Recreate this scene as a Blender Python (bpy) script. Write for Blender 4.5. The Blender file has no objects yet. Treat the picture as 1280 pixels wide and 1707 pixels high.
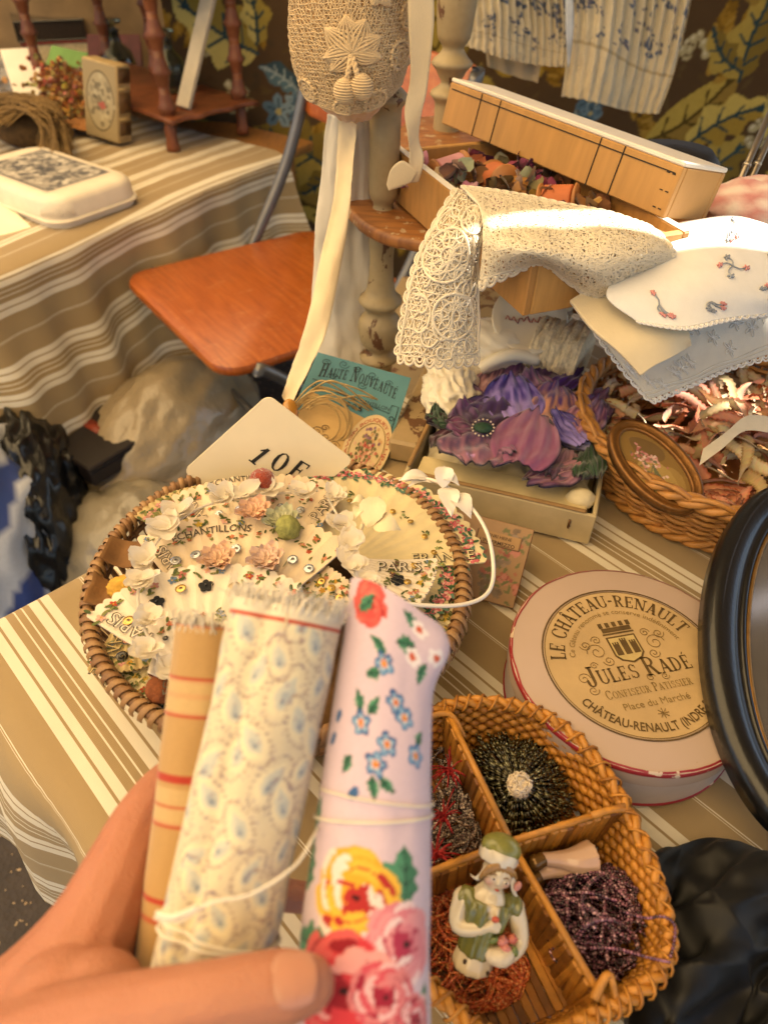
import bpy, bmesh, math, random
import numpy as np
from mathutils import Vector, Matrix, Quaternion, noise
R = math.radians
PI = math.pi
scn = bpy.context.scene
col = scn.collection

# ------------------------------------------------------------------ camera
CAM_Z, PITCH, ROLL, FPX = 1.23, R(43), R(-2.3), 1200.0      # metres, tilt down, roll, focal length in photo pixels
_F = Vector((0, math.cos(PITCH), -math.sin(PITCH)))
_D0 = Vector((0, -math.sin(PITCH), -math.cos(PITCH)))
_R = Vector((1, 0, 0)) * math.cos(ROLL) + _D0 * math.sin(ROLL)
_D = Vector((1, 0, 0)) * -math.sin(ROLL) + _D0 * math.cos(ROLL)
EYE = Vector((0, 0, CAM_Z))
cam_d = bpy.data.cameras.new('camera')
cam = bpy.data.objects.new('camera', cam_d)
col.objects.link(cam)
m = Matrix.Identity(4)
for i in range(3):
    m[i][0], m[i][1], m[i][2], m[i][3] = _R[i], -_D[i], -_F[i], EYE[i]
cam.matrix_world = m
cam_d.sensor_fit = 'VERTICAL'
cam_d.sensor_height = 36
cam_d.lens = 36 * FPX / 1707
cam_d.clip_start, cam_d.clip_end = 0.01, 200
cam_d.dof.use_dof = True
cam_d.dof.focus_distance = 0.56
cam_d.dof.aperture_fstop = 6.6
scn.camera = cam

# ------------------------------------------------------------------ sky, sun, exposure
SUN_EL, SUN_AZ = R(52), R(62)          # elevation; azimuth from +Y towards +X
world = bpy.data.worlds.new('World')
scn.world = world
world.use_nodes = True
wn = world.node_tree.nodes
sky = wn.new('ShaderNodeTexSky')
sky.sky_type = 'NISHITA'
sky.sun_disc = False
sky.sun_elevation = SUN_EL
sky.sun_rotation = SUN_AZ
wn['Background'].inputs[1].default_value = 0.06
world.node_tree.links.new(sky.outputs[0], wn['Background'].inputs[0])
sun_d = bpy.data.lights.new('sun', 'SUN')
sun_d.energy = 4.5
sun_d.angle = R(0.5)
sun_d.color = (1.0, 0.93, 0.82)
sun = bpy.data.objects.new('sun', sun_d)
col.objects.link(sun)
SUN_DIR = Vector((math.sin(SUN_AZ) * math.cos(SUN_EL), math.cos(SUN_AZ) * math.cos(SUN_EL), math.sin(SUN_EL)))
sun.rotation_euler = SUN_DIR.to_track_quat('Z', 'Y').to_euler()
scn.view_settings.view_transform = 'Standard'
scn.view_settings.look = 'None'
scn.view_settings.gamma = 1
scn.view_settings.exposure = 2.0
scn.cycles.use_denoising = True
scn.cycles.max_bounces = 8
scn.cycles.diffuse_bounces = 4
scn.cycles.transparent_max_bounces = 12
scn.cycles.sample_clamp_indirect = 6
scn.cycles.caustics_reflective = False
scn.cycles.caustics_refractive = False

# ------------------------------------------------------------------ placing: a spot in the photo at a known real height / distance
def ray(x, y):
    return _F + _R * ((x - 640) / FPX) + _D * ((y - 853.5) / FPX)
def P(x, y, z):
    d = ray(x, y)
    return EYE + d * ((z - CAM_Z) / d.z)
def PY(x, y, Y):
    d = ray(x, y)
    return EYE + d * (Y / d.y)
def C(x, y, dep):
    return EYE + ray(x, y) * dep
TZ = 0.75                                  # main table top

# ------------------------------------------------------------------ materials
def lin(h):
    if not isinstance(h, str):
        return tuple(h)[:3]
    v = [int(h[i:i + 2], 16) / 255 for i in (0, 2, 4)]
    return tuple(x / 12.92 if x <= .04045 else ((x + .055) / 1.055) ** 2.4 for x in v)
class NT:
    """small helper round a node tree"""
    def __init__(s, name):
        s.m = bpy.data.materials.new(name)
        s.m.use_nodes = True
        s.t = s.m.node_tree
        s.b = s.t.nodes['Principled BSDF']
        s.out = s.t.nodes['Material Output']
    def n(s, typ, **kw):
        nd = s.t.nodes.new('ShaderNode' + typ)
        for k, v in kw.items():
            if k in nd.inputs:
                nd.inputs[k].default_value = v
            else:
                setattr(nd, k, v)
        return nd
    def l(s, a, b):
        s.t.links.new(a, b)
    def math(s, op, a, b=None):
        nd = s.t.nodes.new('ShaderNodeMath')
        nd.operation = op
        for i, x in enumerate((a, b)):
            if x is None: continue
            if isinstance(x, (int, float)): nd.inputs[i].default_value = x
            else: s.l(x, nd.inputs[i])
        return nd.outputs[0]
    def mix(s, fac, a, b, blend='MIX'):
        nd = s.t.nodes.new('ShaderNodeMix')
        nd.data_type = 'RGBA'
        nd.blend_type = blend
        for i, x in ((0, fac), (6, a), (7, b)):
            if isinstance(x, (int, float)): nd.inputs[i].default_value = x
            elif isinstance(x, tuple): nd.inputs[i].default_value = (*x[:3], 1)
            else: s.l(x, nd.inputs[i])
        return nd.outputs[2]
    def ramp(s, fac, stops, interp='LINEAR'):
        nd = s.t.nodes.new('ShaderNodeValToRGB')
        cr = nd.color_ramp
        cr.interpolation = interp
        while len(cr.elements) > 1: cr.elements.remove(cr.elements[-1])
        cr.elements[0].position = stops[0][0]
        cr.elements[0].color = (*lin(stops[0][1]), 1)
        for p_, c_ in stops[1:]:
            e = cr.elements.new(p_)
            e.color = (*lin(c_), 1)
        s.l(fac, nd.inputs[0])
        return nd.outputs[0]
    def noise(s, scale, detail=3, vec=None, rough=.55, dist=0.0):
        nd = s.n('TexNoise')
        nd.inputs['Scale'].default_value = scale
        nd.inputs['Detail'].default_value = detail
        nd.inputs['Roughness'].default_value = rough
        nd.inputs['Distortion'].default_value = dist
        s.l(vec if vec is not None else s.obj(), nd.inputs['Vector'])
        return nd.outputs[0]
    def obj(s):
        if not hasattr(s, '_tc'): s._tc = s.n('TexCoord')
        return s._tc.outputs['Object']
    def uv(s):
        if not hasattr(s, '_tc'): s._tc = s.n('TexCoord')
        return s._tc.outputs['UV']
    def mapped(s, vec, scale=(1, 1, 1), rot=(0, 0, 0), loc=(0, 0, 0)):
        nd = s.n('Mapping')
        nd.inputs['Scale'].default_value = scale
        nd.inputs['Rotation'].default_value = rot
        nd.inputs['Location'].default_value = loc
        s.l(vec, nd.inputs['Vector'])
        return nd.outputs[0]
    def bump(s, h, dist=.001, strength=.6):
        nd = s.n('Bump')
        nd.inputs['Distance'].default_value = dist
        nd.inputs['Strength'].default_value = strength
        s.l(h, nd.inputs['Height'])
        s.l(nd.outputs[0], s.b.inputs['Normal'])
    def base(s, c_):
        if isinstance(c_, tuple): s.b.inputs['Base Color'].default_value = (*c_[:3], 1)
        else: s.l(c_, s.b.inputs['Base Color'])
_mats = {}
def MAT(color, rough=.65, var=.18, scale=40., bump=.0006, bscale=None, metal=0., sheen=0., spec=.4, coat=0., trans=0., sss=0., tint=None, stretch=(1, 1, 1)):
    """plain painted / cloth / wood stuff: two tones mottled by noise, fine relief"""
    key = (color, rough, var, scale, bump, bscale, metal, sheen, spec, coat, trans, sss, tint, stretch)
    if key in _mats: return _mats[key]
    k = NT('mat')
    c0 = lin(color)
    ca = tuple(min(1, x * (1 + var)) for x in c0)
    cb = tuple(x * (1 - var) for x in c0) if tint is None else lin(tint)
    vec = k.mapped(k.obj(), scale=stretch)
    f = k.noise(scale, 4, vec)
    nd = k.n('Math', operation='MULTIPLY_ADD', use_clamp=True); k.l(f, nd.inputs[0]); nd.inputs[1].default_value = 2.2; nd.inputs[2].default_value = -.6; f2 = nd.outputs[0]
    k.base(k.mix(f2, cb, ca))
    k.b.inputs['Roughness'].default_value = rough
    k.b.inputs['Metallic'].default_value = metal
    k.b.inputs['Specular IOR Level'].default_value = spec
    k.b.inputs['Sheen Weight'].default_value = sheen
    k.b.inputs['Coat Weight'].default_value = coat
    k.b.inputs['Transmission Weight'].default_value = trans
    if sss:
        k.b.inputs['Subsurface Weight'].default_value = sss
        k.b.inputs['Subsurface Radius'].default_value = (.012, .005, .003)
        k.b.inputs['Subsurface Scale'].default_value = 1.0
    if bump:
        k.bump(k.noise(bscale or scale * 4, 3, vec), bump, .7)
    _mats[key] = k.m
    return k.m
def ATTR(rough=.7, bump=.0004, bscale=900, sheen=.2, spec=.3, var=.12, key='a', coat=0.):
    """colour comes from a colour attribute: flat print, dye and embroidery on geometry"""
    kk = ('attr', rough, bump, bscale, sheen, spec, var, key, coat)
    if kk in _mats: return _mats[kk]
    k = NT('printed')
    a = k.n('VertexColor'); a.layer_name = 'col'
    f = k.noise(bscale * .4, 3)
    k.base(k.mix(k.math('MULTIPLY', f, var * 2), a.outputs[0], (.02, .015, .01), 'MIX') if var else a.outputs[0])
    k.b.inputs['Roughness'].default_value = rough
    k.b.inputs['Sheen Weight'].default_value = sheen
    k.b.inputs['Specular IOR Level'].default_value = spec
    k.b.inputs['Coat Weight'].default_value = coat
    if bump: k.bump(k.noise(bscale, 2), bump, .6)
    _mats[kk] = k.m
    return k.m

# ------------------------------------------------------------------ objects and names
MW = {}
def _reg(o, mat_):
    MW[o.name] = mat_
def thing(name, label, cat, loc=(0, 0, 0), rot=None, group=None):
    o = bpy.data.objects.new(name, None)
    o.empty_display_size = .02
    col.objects.link(o)
    mt = Matrix.Translation(Vector(loc))
    if rot is not None:
        mt = mt @ (rot.to_4x4() if isinstance(rot, Matrix) else Matrix.Rotation(rot, 4, 'Z'))
    o.matrix_world = mt
    MW[o.name] = mt
    tag(o, label, cat, group)
    return o
def tag(o, label=None, cat=None, group=None, kind=None):
    if label: o['label'] = label
    if cat: o['category'] = cat
    if group: o['group'] = group
    if kind: o['kind'] = kind
    return o
def link(name, mesh, parent=None, mt=None):
    o = bpy.data.objects.new(name, mesh)
    col.objects.link(o)
    if parent is not None:
        o.parent = parent
    mt = mt if mt is not None else Matrix.Identity(4)
    o.matrix_basis = mt
    MW[o.name] = (MW[parent.name] @ mt) if parent is not None else mt
    return o
def frame(x, y=None, z=None):
    """rotation matrix with the given x axis and (roughly) the given z axis"""
    x = Vector(x).normalized()
    if z is None: z = Vector((0, 0, 1))
    z = Vector(z)
    yv = z.cross(x).normalized()
    zv = x.cross(yv).normalized()
    return Matrix((x, yv, zv)).transposed()

class MB:
    """collects shapes; build() links them as ONE mesh object"""
    def __init__(s):
        s.v, s.f, s.mi, s.c, s.uv = [], [], [], [], None
    def add(s, v, f, mt=None, mi=0, color=None):
        k = len(s.v)
        if mt is not None:
            v = [mt @ Vector(p) for p in v]
        s.v += [tuple(p) for p in v]
        s.f += [tuple(i + k for i in q) for q in f]
        s.mi += [mi] * len(f)
        if color is not None:
            if len(s.c) < k: s.c += [(1, 1, 1)] * (k - len(s.c))
            s.c += [color] * len(v) if not isinstance(color, list) else color
        return s
    def mesh(s, name, mats, smooth=True, parent=None, world=False, weld=False):
        v = s.v
        if world and parent is not None:
            inv = MW[parent.name].inverted()
            v = [tuple(inv @ Vector(p)) for p in v]
        me = bpy.data.meshes.new(name)
        me.from_pydata(v, [], s.f)
        mats = mats if isinstance(mats, (list, tuple)) else [mats]
        for mm in mats: me.materials.append(mm)
        if len(mats) > 1: me.polygons.foreach_set('material_index', s.mi)
        if smooth: me.polygons.foreach_set('use_smooth', [True] * len(s.f))
        if s.c:
            cc = s.c + [(1, 1, 1)] * (len(v) - len(s.c))
            at = me.color_attributes.new('col', 'FLOAT_COLOR', 'POINT')
            at.data.foreach_set('color', np.c_[np.array(cc, dtype=np.float32), np.ones(len(cc), np.float32)].ravel())
        if s.uv is not None:
            ul = me.uv_layers.new(name='uv')
            idx = np.empty(len(me.loops), np.int32)
            me.loops.foreach_get('vertex_index', idx)
            ul.data.foreach_set('uv', np.array(s.uv, np.float32)[idx].ravel())
        me.update()
        return me
    def build(s, name, mats, parent=None, smooth=True, world=True, mods=None, sharp=None):
        me = s.mesh(name, mats, smooth, parent, world)
        o = link(name, me, parent)
        if sharp is not None and smooth:
            me.set_sharp_from_angle(angle=R(sharp))
        return o

def tube(path, r, seg=6, cap=True, closed=False, flat=None):
    """tapered tube along path; flat=(normal, ratio) squashes it"""
    pts = [Vector(p) for p in path]
    n = len(pts)
    rr = r if isinstance(r, (list, tuple)) else [r] * n
    v, f = [], []
    t0 = (pts[1] - pts[0]).normalized()
    up = Vector((0, 0, 1)) if abs(t0.z) < .9 else Vector((1, 0, 0))
    a = t0.cross(up).normalized()
    for i in range(n):
        if closed: t = (pts[(i + 1) % n] - pts[i - 1])
        else: t = pts[min(i + 1, n - 1)] - pts[max(i - 1, 0)]
        if t.length < 1e-9: t = t0.copy()
        t.normalize()
        a = (a - t * a.dot(t))
        if a.length < 1e-6: a = t.orthogonal()
        a.normalize()
        b = t.cross(a)
        for k in range(seg):
            an = 2 * PI * k / seg
            v.append(pts[i] + (a * math.cos(an) + b * math.sin(an)) * rr[i])
    for i in range(n if closed else n - 1):
        j = (i + 1) % n
        for k in range(seg):
            k2 = (k + 1) % seg
            f.append((i * seg + k, i * seg + k2, j * seg + k2, j * seg + k))
    if cap and not closed:
        f.append(tuple(reversed(range(seg))))
        f.append(tuple((n - 1) * seg + k for k in range(seg)))
    return v, f
def lathe(prof, seg=24, sx=1., sy=1., cap=True):
    v, f = [], []
    for (r, z) in prof:
        for k in range(seg):
            a = 2 * PI * k / seg
            v.append((r * math.cos(a) * sx, r * math.sin(a) * sy, z))
    for i in range(len(prof) - 1):
        for k in range(seg):
            k2 = (k + 1) % seg
            f.append((i * seg + k, i * seg + k2, (i + 1) * seg + k2, (i + 1) * seg + k))
    if cap:
        if prof[0][0] > 1e-5: f.append(tuple(reversed(range(seg))))
        if prof[-1][0] > 1e-5: f.append(tuple((len(prof) - 1) * seg + k for k in range(seg)))
    return v, f
def box(sx, sy, sz, bev=0., c=(0, 0, 0), seg=1):
    bm = bmesh.new()
    bmesh.ops.create_cube(bm, size=1)
    for q in bm.verts: q.co = Vector((q.co.x * sx, q.co.y * sy, q.co.z * sz))
    if bev: bmesh.ops.bevel(bm, geom=bm.edges[:], offset=bev, segments=seg, affect='EDGES', profile=.5)
    bm.verts.index_update()
    v = [q.co + Vector(c) for q in bm.verts]
    f = [tuple(x.index for x in q.verts) for q in bm.faces]
    bm.free()
    return v, f
def ball(c, r, sub=2, sc=(1, 1, 1), rot=None):
    bm = bmesh.new()
    bmesh.ops.create_icosphere(bm, subdivisions=sub, radius=1)
    bm.verts.index_update()
    v = []
    for q in bm.verts:
        p = Vector((q.co.x * sc[0], q.co.y * sc[1], q.co.z * sc[2])) * r
        if rot is not None: p = rot @ p
        v.append(p + Vector(c))
    f = [tuple(x.index for x in q.verts) for q in bm.faces]
    bm.free()
    return v, f
def prism(outline, t, z0=0., inset=0.):
    """flat outline (2D, counter-clockwise) with thickness t"""
    n = len(outline)
    v = [(x, y, z0) for x, y in outline] + [(x, y, z0 + t) for x, y in outline]
    f = [tuple(reversed(range(n))), tuple(range(n, 2 * n))]
    f += [(i, (i + 1) % n, n + (i + 1) % n, n + i) for i in range(n)]
    return v, f
def gridf(nu, nv, cu=False, cv=False):
    f = []
    for i in range(nu if cu else nu - 1):
        for j in range(nv if cv else nv - 1):
            i2, j2 = (i + 1) % nu, (j + 1) % nv
            f.append((i * nv + j, i2 * nv + j, i2 * nv + j2, i * nv + j2))
    return f
def cr(p0, p1, p2, p3, t):
    return .5 * ((2 * p1) + (p2 - p0) * t + (2 * p0 - 5 * p1 + 4 * p2 - p3) * t * t + (3 * p1 - p0 - 3 * p2 + p3) * t ** 3)
def spline(pts, n, closed=False):
    pts = [Vector(p) for p in pts]
    k = len(pts)
    out = []
    segs = k if closed else k - 1
    for i in range(n):
        s = i / n * segs if closed else i / (n - 1) * segs
        j = min(int(s), segs - 1)
        t = s - j
        if closed: q = [pts[(j + d) % k] for d in (-1, 0, 1, 2)]
        else: q = [pts[max(0, min(k - 1, j + d))] for d in (-1, 0, 1, 2)]
        out.append(cr(*q, t))
    return out
class Patch:
    """smooth sheet through a net of control points (rows of equal length)"""
    def __init__(s, net):
        s.net = [[Vector(p) for p in row] for row in net]
        s.nu, s.nv = len(net), len(net[0])
    def at(s, u, v):
        def idx(x, n):
            x = max(0, min(1, x)) * (n - 1)
            j = min(int(x), n - 2)
            return j, x - j
        i, tu = idx(u, s.nu)
        j, tv = idx(v, s.nv)
        rows = []
        for d in (-1, 0, 1, 2):
            row = s.net[max(0, min(s.nu - 1, i + d))]
            q = [row[max(0, min(s.nv - 1, j + e))] for e in (-1, 0, 1, 2)]
            rows.append(cr(*q, tv))
        return cr(*rows, tu)
    def nrm(s, u, v, e=.01):
        du = s.at(min(1, u + e), v) - s.at(max(0, u - e), v)
        dv = s.at(u, min(1, v + e)) - s.at(u, max(0, v - e))
        n = du.cross(dv)
        return n.normalized() if n.length > 1e-12 else Vector((0, 0, 1))
    def on(s, u, v, off=0.):
        return s.at(u, v) + s.nrm(u, v) * off
    def sheet(s, nu, nv, thick=.0, wob=None, edge=None):
        """vertices / faces; wob(u,v) shifts along the normal; edge(u,v)->(u,v) reshapes the border"""
        v = []
        for side in ((0,) if not thick else (0, 1)):
            for i in range(nu):
                for j in range(nv):
                    a, b = i / (nu - 1), j / (nv - 1)
                    if edge: a, b = edge(a, b)
                    w = (wob(a, b) if wob else 0.) - side * thick
                    v.append(s.at(a, b) + s.nrm(a, b) * w if w else s.at(a, b))
        f = gridf(nu, nv)
        if thick:
            k = nu * nv
            f += [tuple(reversed([x + k for x in q])) for q in gridf(nu, nv)]
            rim = [(i, 0) for i in range(nu)] + [(nu - 1, j) for j in range(1, nv)] + [(i, nv - 1) for i in range(nu - 2, -1, -1)] + [(0, j) for j in range(nv - 2, 0, -1)]
            ids = [i * nv + j for i, j in rim]
            for a, b in zip(ids, ids[1:] + ids[:1]):
                f.append((b, a, a + k, b + k))
        return v, f
def fbm(p, scale=1., oct=3):
    p = Vector(p) * scale
    return noise.fractal(p, 1.0, 2.0, oct)
def copy_tree(o, parent=None):
    c = o.copy()
    col.objects.link(c)
    c.parent = parent
    for ch in list(o.children): copy_tree(ch, c)
    return c
def remesh(mb, voxel, smooth_it=6, fac=.5):
    """one continuous skin over overlapping shapes"""
    me = mb.mesh('tmp', [MAT('808080')])
    o = bpy.data.objects.new('tmp', me)
    col.objects.link(o)
    r_ = o.modifiers.new('r', 'REMESH'); r_.mode = 'VOXEL'; r_.voxel_size = voxel; r_.use_smooth_shade = True
    s_ = o.modifiers.new('s', 'SMOOTH'); s_.iterations = smooth_it; s_.factor = fac
    dg = bpy.context.evaluated_depsgraph_get()
    me2 = bpy.data.meshes.new_from_object(o.evaluated_get(dg))
    bpy.data.objects.remove(o)
    out = MB()
    out.v = [tuple(q.co) for q in me2.vertices]
    out.f = [tuple(q.vertices) for q in me2.polygons]
    out.mi = [0] * len(out.f)
    bpy.data.meshes.remove(me2)
    return out

# ------------------------------------------------------------------ lettering
_tc = {}
def text2d(s, size=1., bold=0., xs=1., track=1.):
    """flat letters as (verts2d, faces) with their width"""
    key = (s, bold, track)
    if key not in _tc:
        cu = bpy.data.curves.new('t', 'FONT')
        cu.body = s
        cu.offset = bold
        cu.space_character = track
        cu.resolution_u = 3
        o = bpy.data.objects.new('t', cu)
        col.objects.link(o)
        dg = bpy.context.evaluated_depsgraph_get()
        me = bpy.data.meshes.new_from_object(o.evaluated_get(dg))
        bpy.data.objects.remove(o)
        v = [(q.co.x, q.co.y) for q in me.vertices]
        f = [tuple(q.vertices) for q in me.polygons]
        bpy.data.meshes.remove(me)
        bpy.data.curves.remove(cu)
        x0 = min(p[0] for p in v); x1 = max(p[0] for p in v)
        _tc[key] = ([(x - x0, y) for x, y in v], f, x1 - x0)
    v, f, w = _tc[key]
    return [(x * size * xs, y * size) for x, y in v], f, w * size * xs
def lay(mb, t, fn, color=None, mi=0):
    """put flat letters on a surface: fn(x, y) -> point"""
    v, f = t[0], t[1]
    mb.add([fn(x, y) for x, y in v], f, color=color, mi=mi)
# a slab-serif face drawn from strokes: V = stem, H = bar, D = diagonal, A = bowl, S = serif
_T, _t = .17, .07
def _glyph(ch):
    r_ = []
    def rect(x0, y0, x1, y1): r_.append([(x0, y0), (x1, y0), (x1, y1), (x0, y1)])
    def stem(x, y0=0., y1=1., w=_T): rect(x - w / 2, y0, x + w / 2, y1)
    def ser(x, y, w=.30): rect(x - w / 2, y, x + w / 2, y + _t)
    def diag(x0, y0, x1, y1, w): r_.append([(x0 - w / 2, y0), (x0 + w / 2, y0), (x1 + w / 2, y1), (x1 - w / 2, y1)])
    def arc(cx, cy, rx, ry, a0, a1, thick=_T, thin=_t):
        n = 12
        o_, i_ = [], []
        for k in range(n + 1):
            a = R(a0 + (a1 - a0) * k / n)
            w = thin + (thick - thin) * abs(math.cos(a)) ** 1.3
            o_.append((cx + rx * math.cos(a), cy + ry * math.sin(a)))
            i_.append((cx + (rx - w) * math.cos(a), cy + (ry - w * .8) * math.sin(a)))
        for k in range(n): r_.append([o_[k], o_[k + 1], i_[k + 1], i_[k]])
    w = .72
    if ch in 'AÂ':
        diag(.1, 0, .38, 1, .08); diag(.66, 0, .38, 1, .2); rect(.2, .3, .6, .3 + _t); ser(.1, 0, .26); ser(.66, 0, .32); w = .8
        if ch == 'Â': r_.append([(.22, 1.06), (.32, 1.06), (.42, 1.2), (.36, 1.24)]); r_.append([(.46, 1.06), (.56, 1.06), (.42, 1.24), (.36, 1.2)])
    elif ch == 'C': arc(.42, .5, .4, .52, 40, 320); rect(.68, .66, .74, .95); rect(.68, .08, .74, .25); w = .8
    elif ch == 'D': stem(.16); ser(.13, 0); ser(.13, 1 - _t); arc(.3, .5, .45, .5, -90, 90); w = .8
    elif ch in 'EÉF':
        stem(.16); ser(.13, 0, .26); rect(.16, 1 - _t, .6, 1); rect(.54, .76, .6, 1); rect(.16, .48, .45, .48 + _t); rect(.42, .38, .47, .64)
        if ch != 'F': rect(.16, 0, .62, _t); rect(.56, 0, .63, .26)
        if ch == 'É': r_.append([(.3, 1.06), (.38, 1.06), (.52, 1.24), (.42, 1.24)])
        w = .7
    elif ch == 'H': stem(.16); stem(.64); [ser(x, y) for x in (.16, .64) for y in (0, 1 - _t)]; rect(.16, .47, .64, .47 + _t); w = .82
    elif ch == 'I': stem(.18); ser(.18, 0); ser(.18, 1 - _t); w = .38
    elif ch == 'J': stem(.42, .2, 1); ser(.42, 1 - _t, .34); arc(.25, .2, .255, .26, 180, 360); r_.append([(0, .2), (.16, .2), (.14, .34), (.04, .34)]); w = .6
    elif ch == 'L': stem(.16); ser(.16, 0); ser(.16, 1 - _t); rect(.16, 0, .6, _t); rect(.54, 0, .61, .3); w = .66
    elif ch == 'N': stem(.12, 0, 1, .07); diag(.68, 0, .14, 1, .2); stem(.7, 0, 1, .07); ser(.12, 0); ser(.1, 1 - _t); ser(.7, 1 - _t); w = .84
    elif ch in 'OQ': arc(.42, .5, .42, .52, 0, 360); w = .86
    elif ch in 'PR':
        stem(.16); ser(.14, 0); ser(.13, 1 - _t, .26); arc(.32, .74, .32, .26, -90, 90, .15); rect(.2, 1 - _t, .34, 1); rect(.2, .48, .34, .48 + _t)
        if ch == 'R': diag(.64, 0, .38, .5, .18); ser(.68, 0, .22)
        w = .78 if ch == 'R' else .68
    elif ch == 'S': arc(.34, .74, .27, .27, 30, 270, .15); arc(.34, .27, .29, .27, -150, 90, .15); rect(.54, .7, .59, .95); rect(.05, .06, .1, .3); w = .68
    elif ch == 'T': stem(.35); ser(.35, 0); rect(.02, 1 - _t, .68, 1); rect(.02, .74, .08, 1); rect(.62, .74, .68, 1); w = .72
    elif ch == 'U': stem(.16, .3, 1); stem(.66, .3, 1, .08); ser(.16, 1 - _t); ser(.66, 1 - _t, .26); arc(.42, .3, .345, .31, 180, 360, .16); w = .82
    elif ch == 'V': diag(.38, 0, .1, 1, .19); diag(.38, 0, .66, 1, .08); ser(.1, 1 - _t); ser(.66, 1 - _t, .24); w = .78
    elif ch == '-': rect(.05, .42, .35, .56); w = .42
    elif ch == '1': stem(.24); ser(.24, 0, .4); r_.append([(.02, .74), (.06, .68), (.2, .84), (.2, 1)]); w = .5
    elif ch == '0': arc(.34, .5, .33, .52, 0, 360); w = .72
    else: w = .38
    return r_, w
def slab(s, size=1., xs=1., small=1.):
    """slab-serif line; small<1 makes every letter but a word's first smaller"""
    v, f, x = [], [], 0.
    first = True
    for ch in s:
        q, w = _glyph(ch)
        k = size if first or small == 1. else size * small
        for poly in q:
            n = len(v)
            v += [(x + px * k * xs, py * k) for px, py in poly]
            f.append(tuple(range(n, n + len(poly))))
        x += w * k * xs + .07 * k
        first = ch == ' '
    return v, f, x

# ------------------------------------------------------------------ a painted sheet of cloth (dye on a fine mesh)
class Canvas:
    def __init__(s, w, h, res, bg):
        s.w, s.h, s.res = w, h, res
        s.nx, s.ny = int(w / res) + 1, int(h / res) + 1
        s.X, s.Y = np.meshgrid(np.linspace(0, w, s.nx), np.linspace(0, h, s.ny))
        s.a = np.empty((s.ny, s.nx, 3)); s.a[:] = lin(bg)
    def _win(s, x0, x1, y0, y1):
        i0, i1 = max(0, int(y0 / s.res) - 1), min(s.ny, int(y1 / s.res) + 2)
        j0, j1 = max(0, int(x0 / s.res) - 1), min(s.nx, int(x1 / s.res) + 2)
        return (slice(i0, i1), slice(j0, j1)) if i1 > i0 and j1 > j0 else None
    def poly(s, pts, c, al=1.):
        xs, ys = [p[0] for p in pts], [p[1] for p in pts]
        w = s._win(min(xs), max(xs), min(ys), max(ys))
        if w is None: return
        X, Y = s.X[w], s.Y[w]
        ins = np.zeros(X.shape, bool)
        n = len(pts)
        for i in range(n):
            x0, y0 = pts[i]; x1, y1 = pts[(i + 1) % n]
            if y0 == y1: continue
            ins ^= ((y0 > Y) != (y1 > Y)) & (X < (x1 - x0) * (Y - y0) / (y1 - y0) + x0)
        s.a[w][ins] = s.a[w][ins] * (1 - al) + np.array(lin(c)) * al
    def disc(s, x, y, rx, ry=None, rot=0., c='ffffff', al=1.):
        ry = rx if ry is None else ry
        m_ = max(rx, ry)
        w = s._win(x - m_, x + m_, y - m_, y + m_)
        if w is None: return
        X, Y = s.X[w] - x, s.Y[w] - y
        ca, sa = math.cos(rot), math.sin(rot)
        ins = ((X * ca + Y * sa) / rx) ** 2 + ((-X * sa + Y * ca) / ry) ** 2 < 1
        s.a[w][ins] = s.a[w][ins] * (1 - al) + np.array(lin(c)) * al
    def stroke(s, pts, wd, c, al=1.):
        for (x0, y0), (x1, y1) in zip(pts, pts[1:]):
            w = s._win(min(x0, x1) - wd, max(x0, x1) + wd, min(y0, y1) - wd, max(y0, y1) + wd)
            if w is None: continue
            X, Y = s.X[w], s.Y[w]
            dx, dy = x1 - x0, y1 - y0
            t = np.clip(((X - x0) * dx + (Y - y0) * dy) / (dx * dx + dy * dy + 1e-12), 0, 1)
            ins = np.hypot(X - x0 - t * dx, Y - y0 - t * dy) < wd
            s.a[w][ins] = s.a[w][ins] * (1 - al) + np.array(lin(c)) * al
    def leaf(s, x, y, L, W, ang, cl, cd, vein=None, vw=.0, lobes=0, bend=0., edge=None):
        n = 26
        mid, lf, rt = [], [], []
        for i in range(n + 1):
            t = i / n
            a = ang + bend * (t - .3)
            if i == 0: px, py = x, y
            else: px, py = mid[-1][0] + math.cos(a) * L / n, mid[-1][1] + math.sin(a) * L / n
            mid.append((px, py))
            wv = W * math.sin(PI * t ** .75) * (1 + (.22 * math.sin(t * PI * 2 * lobes) if lobes else 0))
            lf.append((px - math.sin(a) * wv, py + math.cos(a) * wv))
            rt.append((px + math.sin(a) * wv, py - math.cos(a) * wv))
        if edge: s.poly(lf + rt[::-1], edge)
        s.poly(lf + mid[::-1], cl); s.poly(rt + mid[::-1], cd)
        if vein:
            s.stroke(mid[:-2], vw, vein)
            for k in range(4, n - 5, 5):
                for side in (lf, rt):
                    q = side[min(n, k + 4)]
                    s.stroke([mid[k], (mid[k][0] * .35 + q[0] * .65, mid[k][1] * .35 + q[1] * .65)], vw * .7, vein)
    def sheet(s, fn):
        """MB with colours; fn(x, y) -> point"""
        mb = MB()
        v = [fn(s.X[i, j], s.Y[i, j]) for i in range(s.ny) for j in range(s.nx)]
        mb.add(v, gridf(s.ny, s.nx))
        mb.c = [tuple(q) for q in s.a.reshape(-1, 3)]
        return mb

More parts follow.
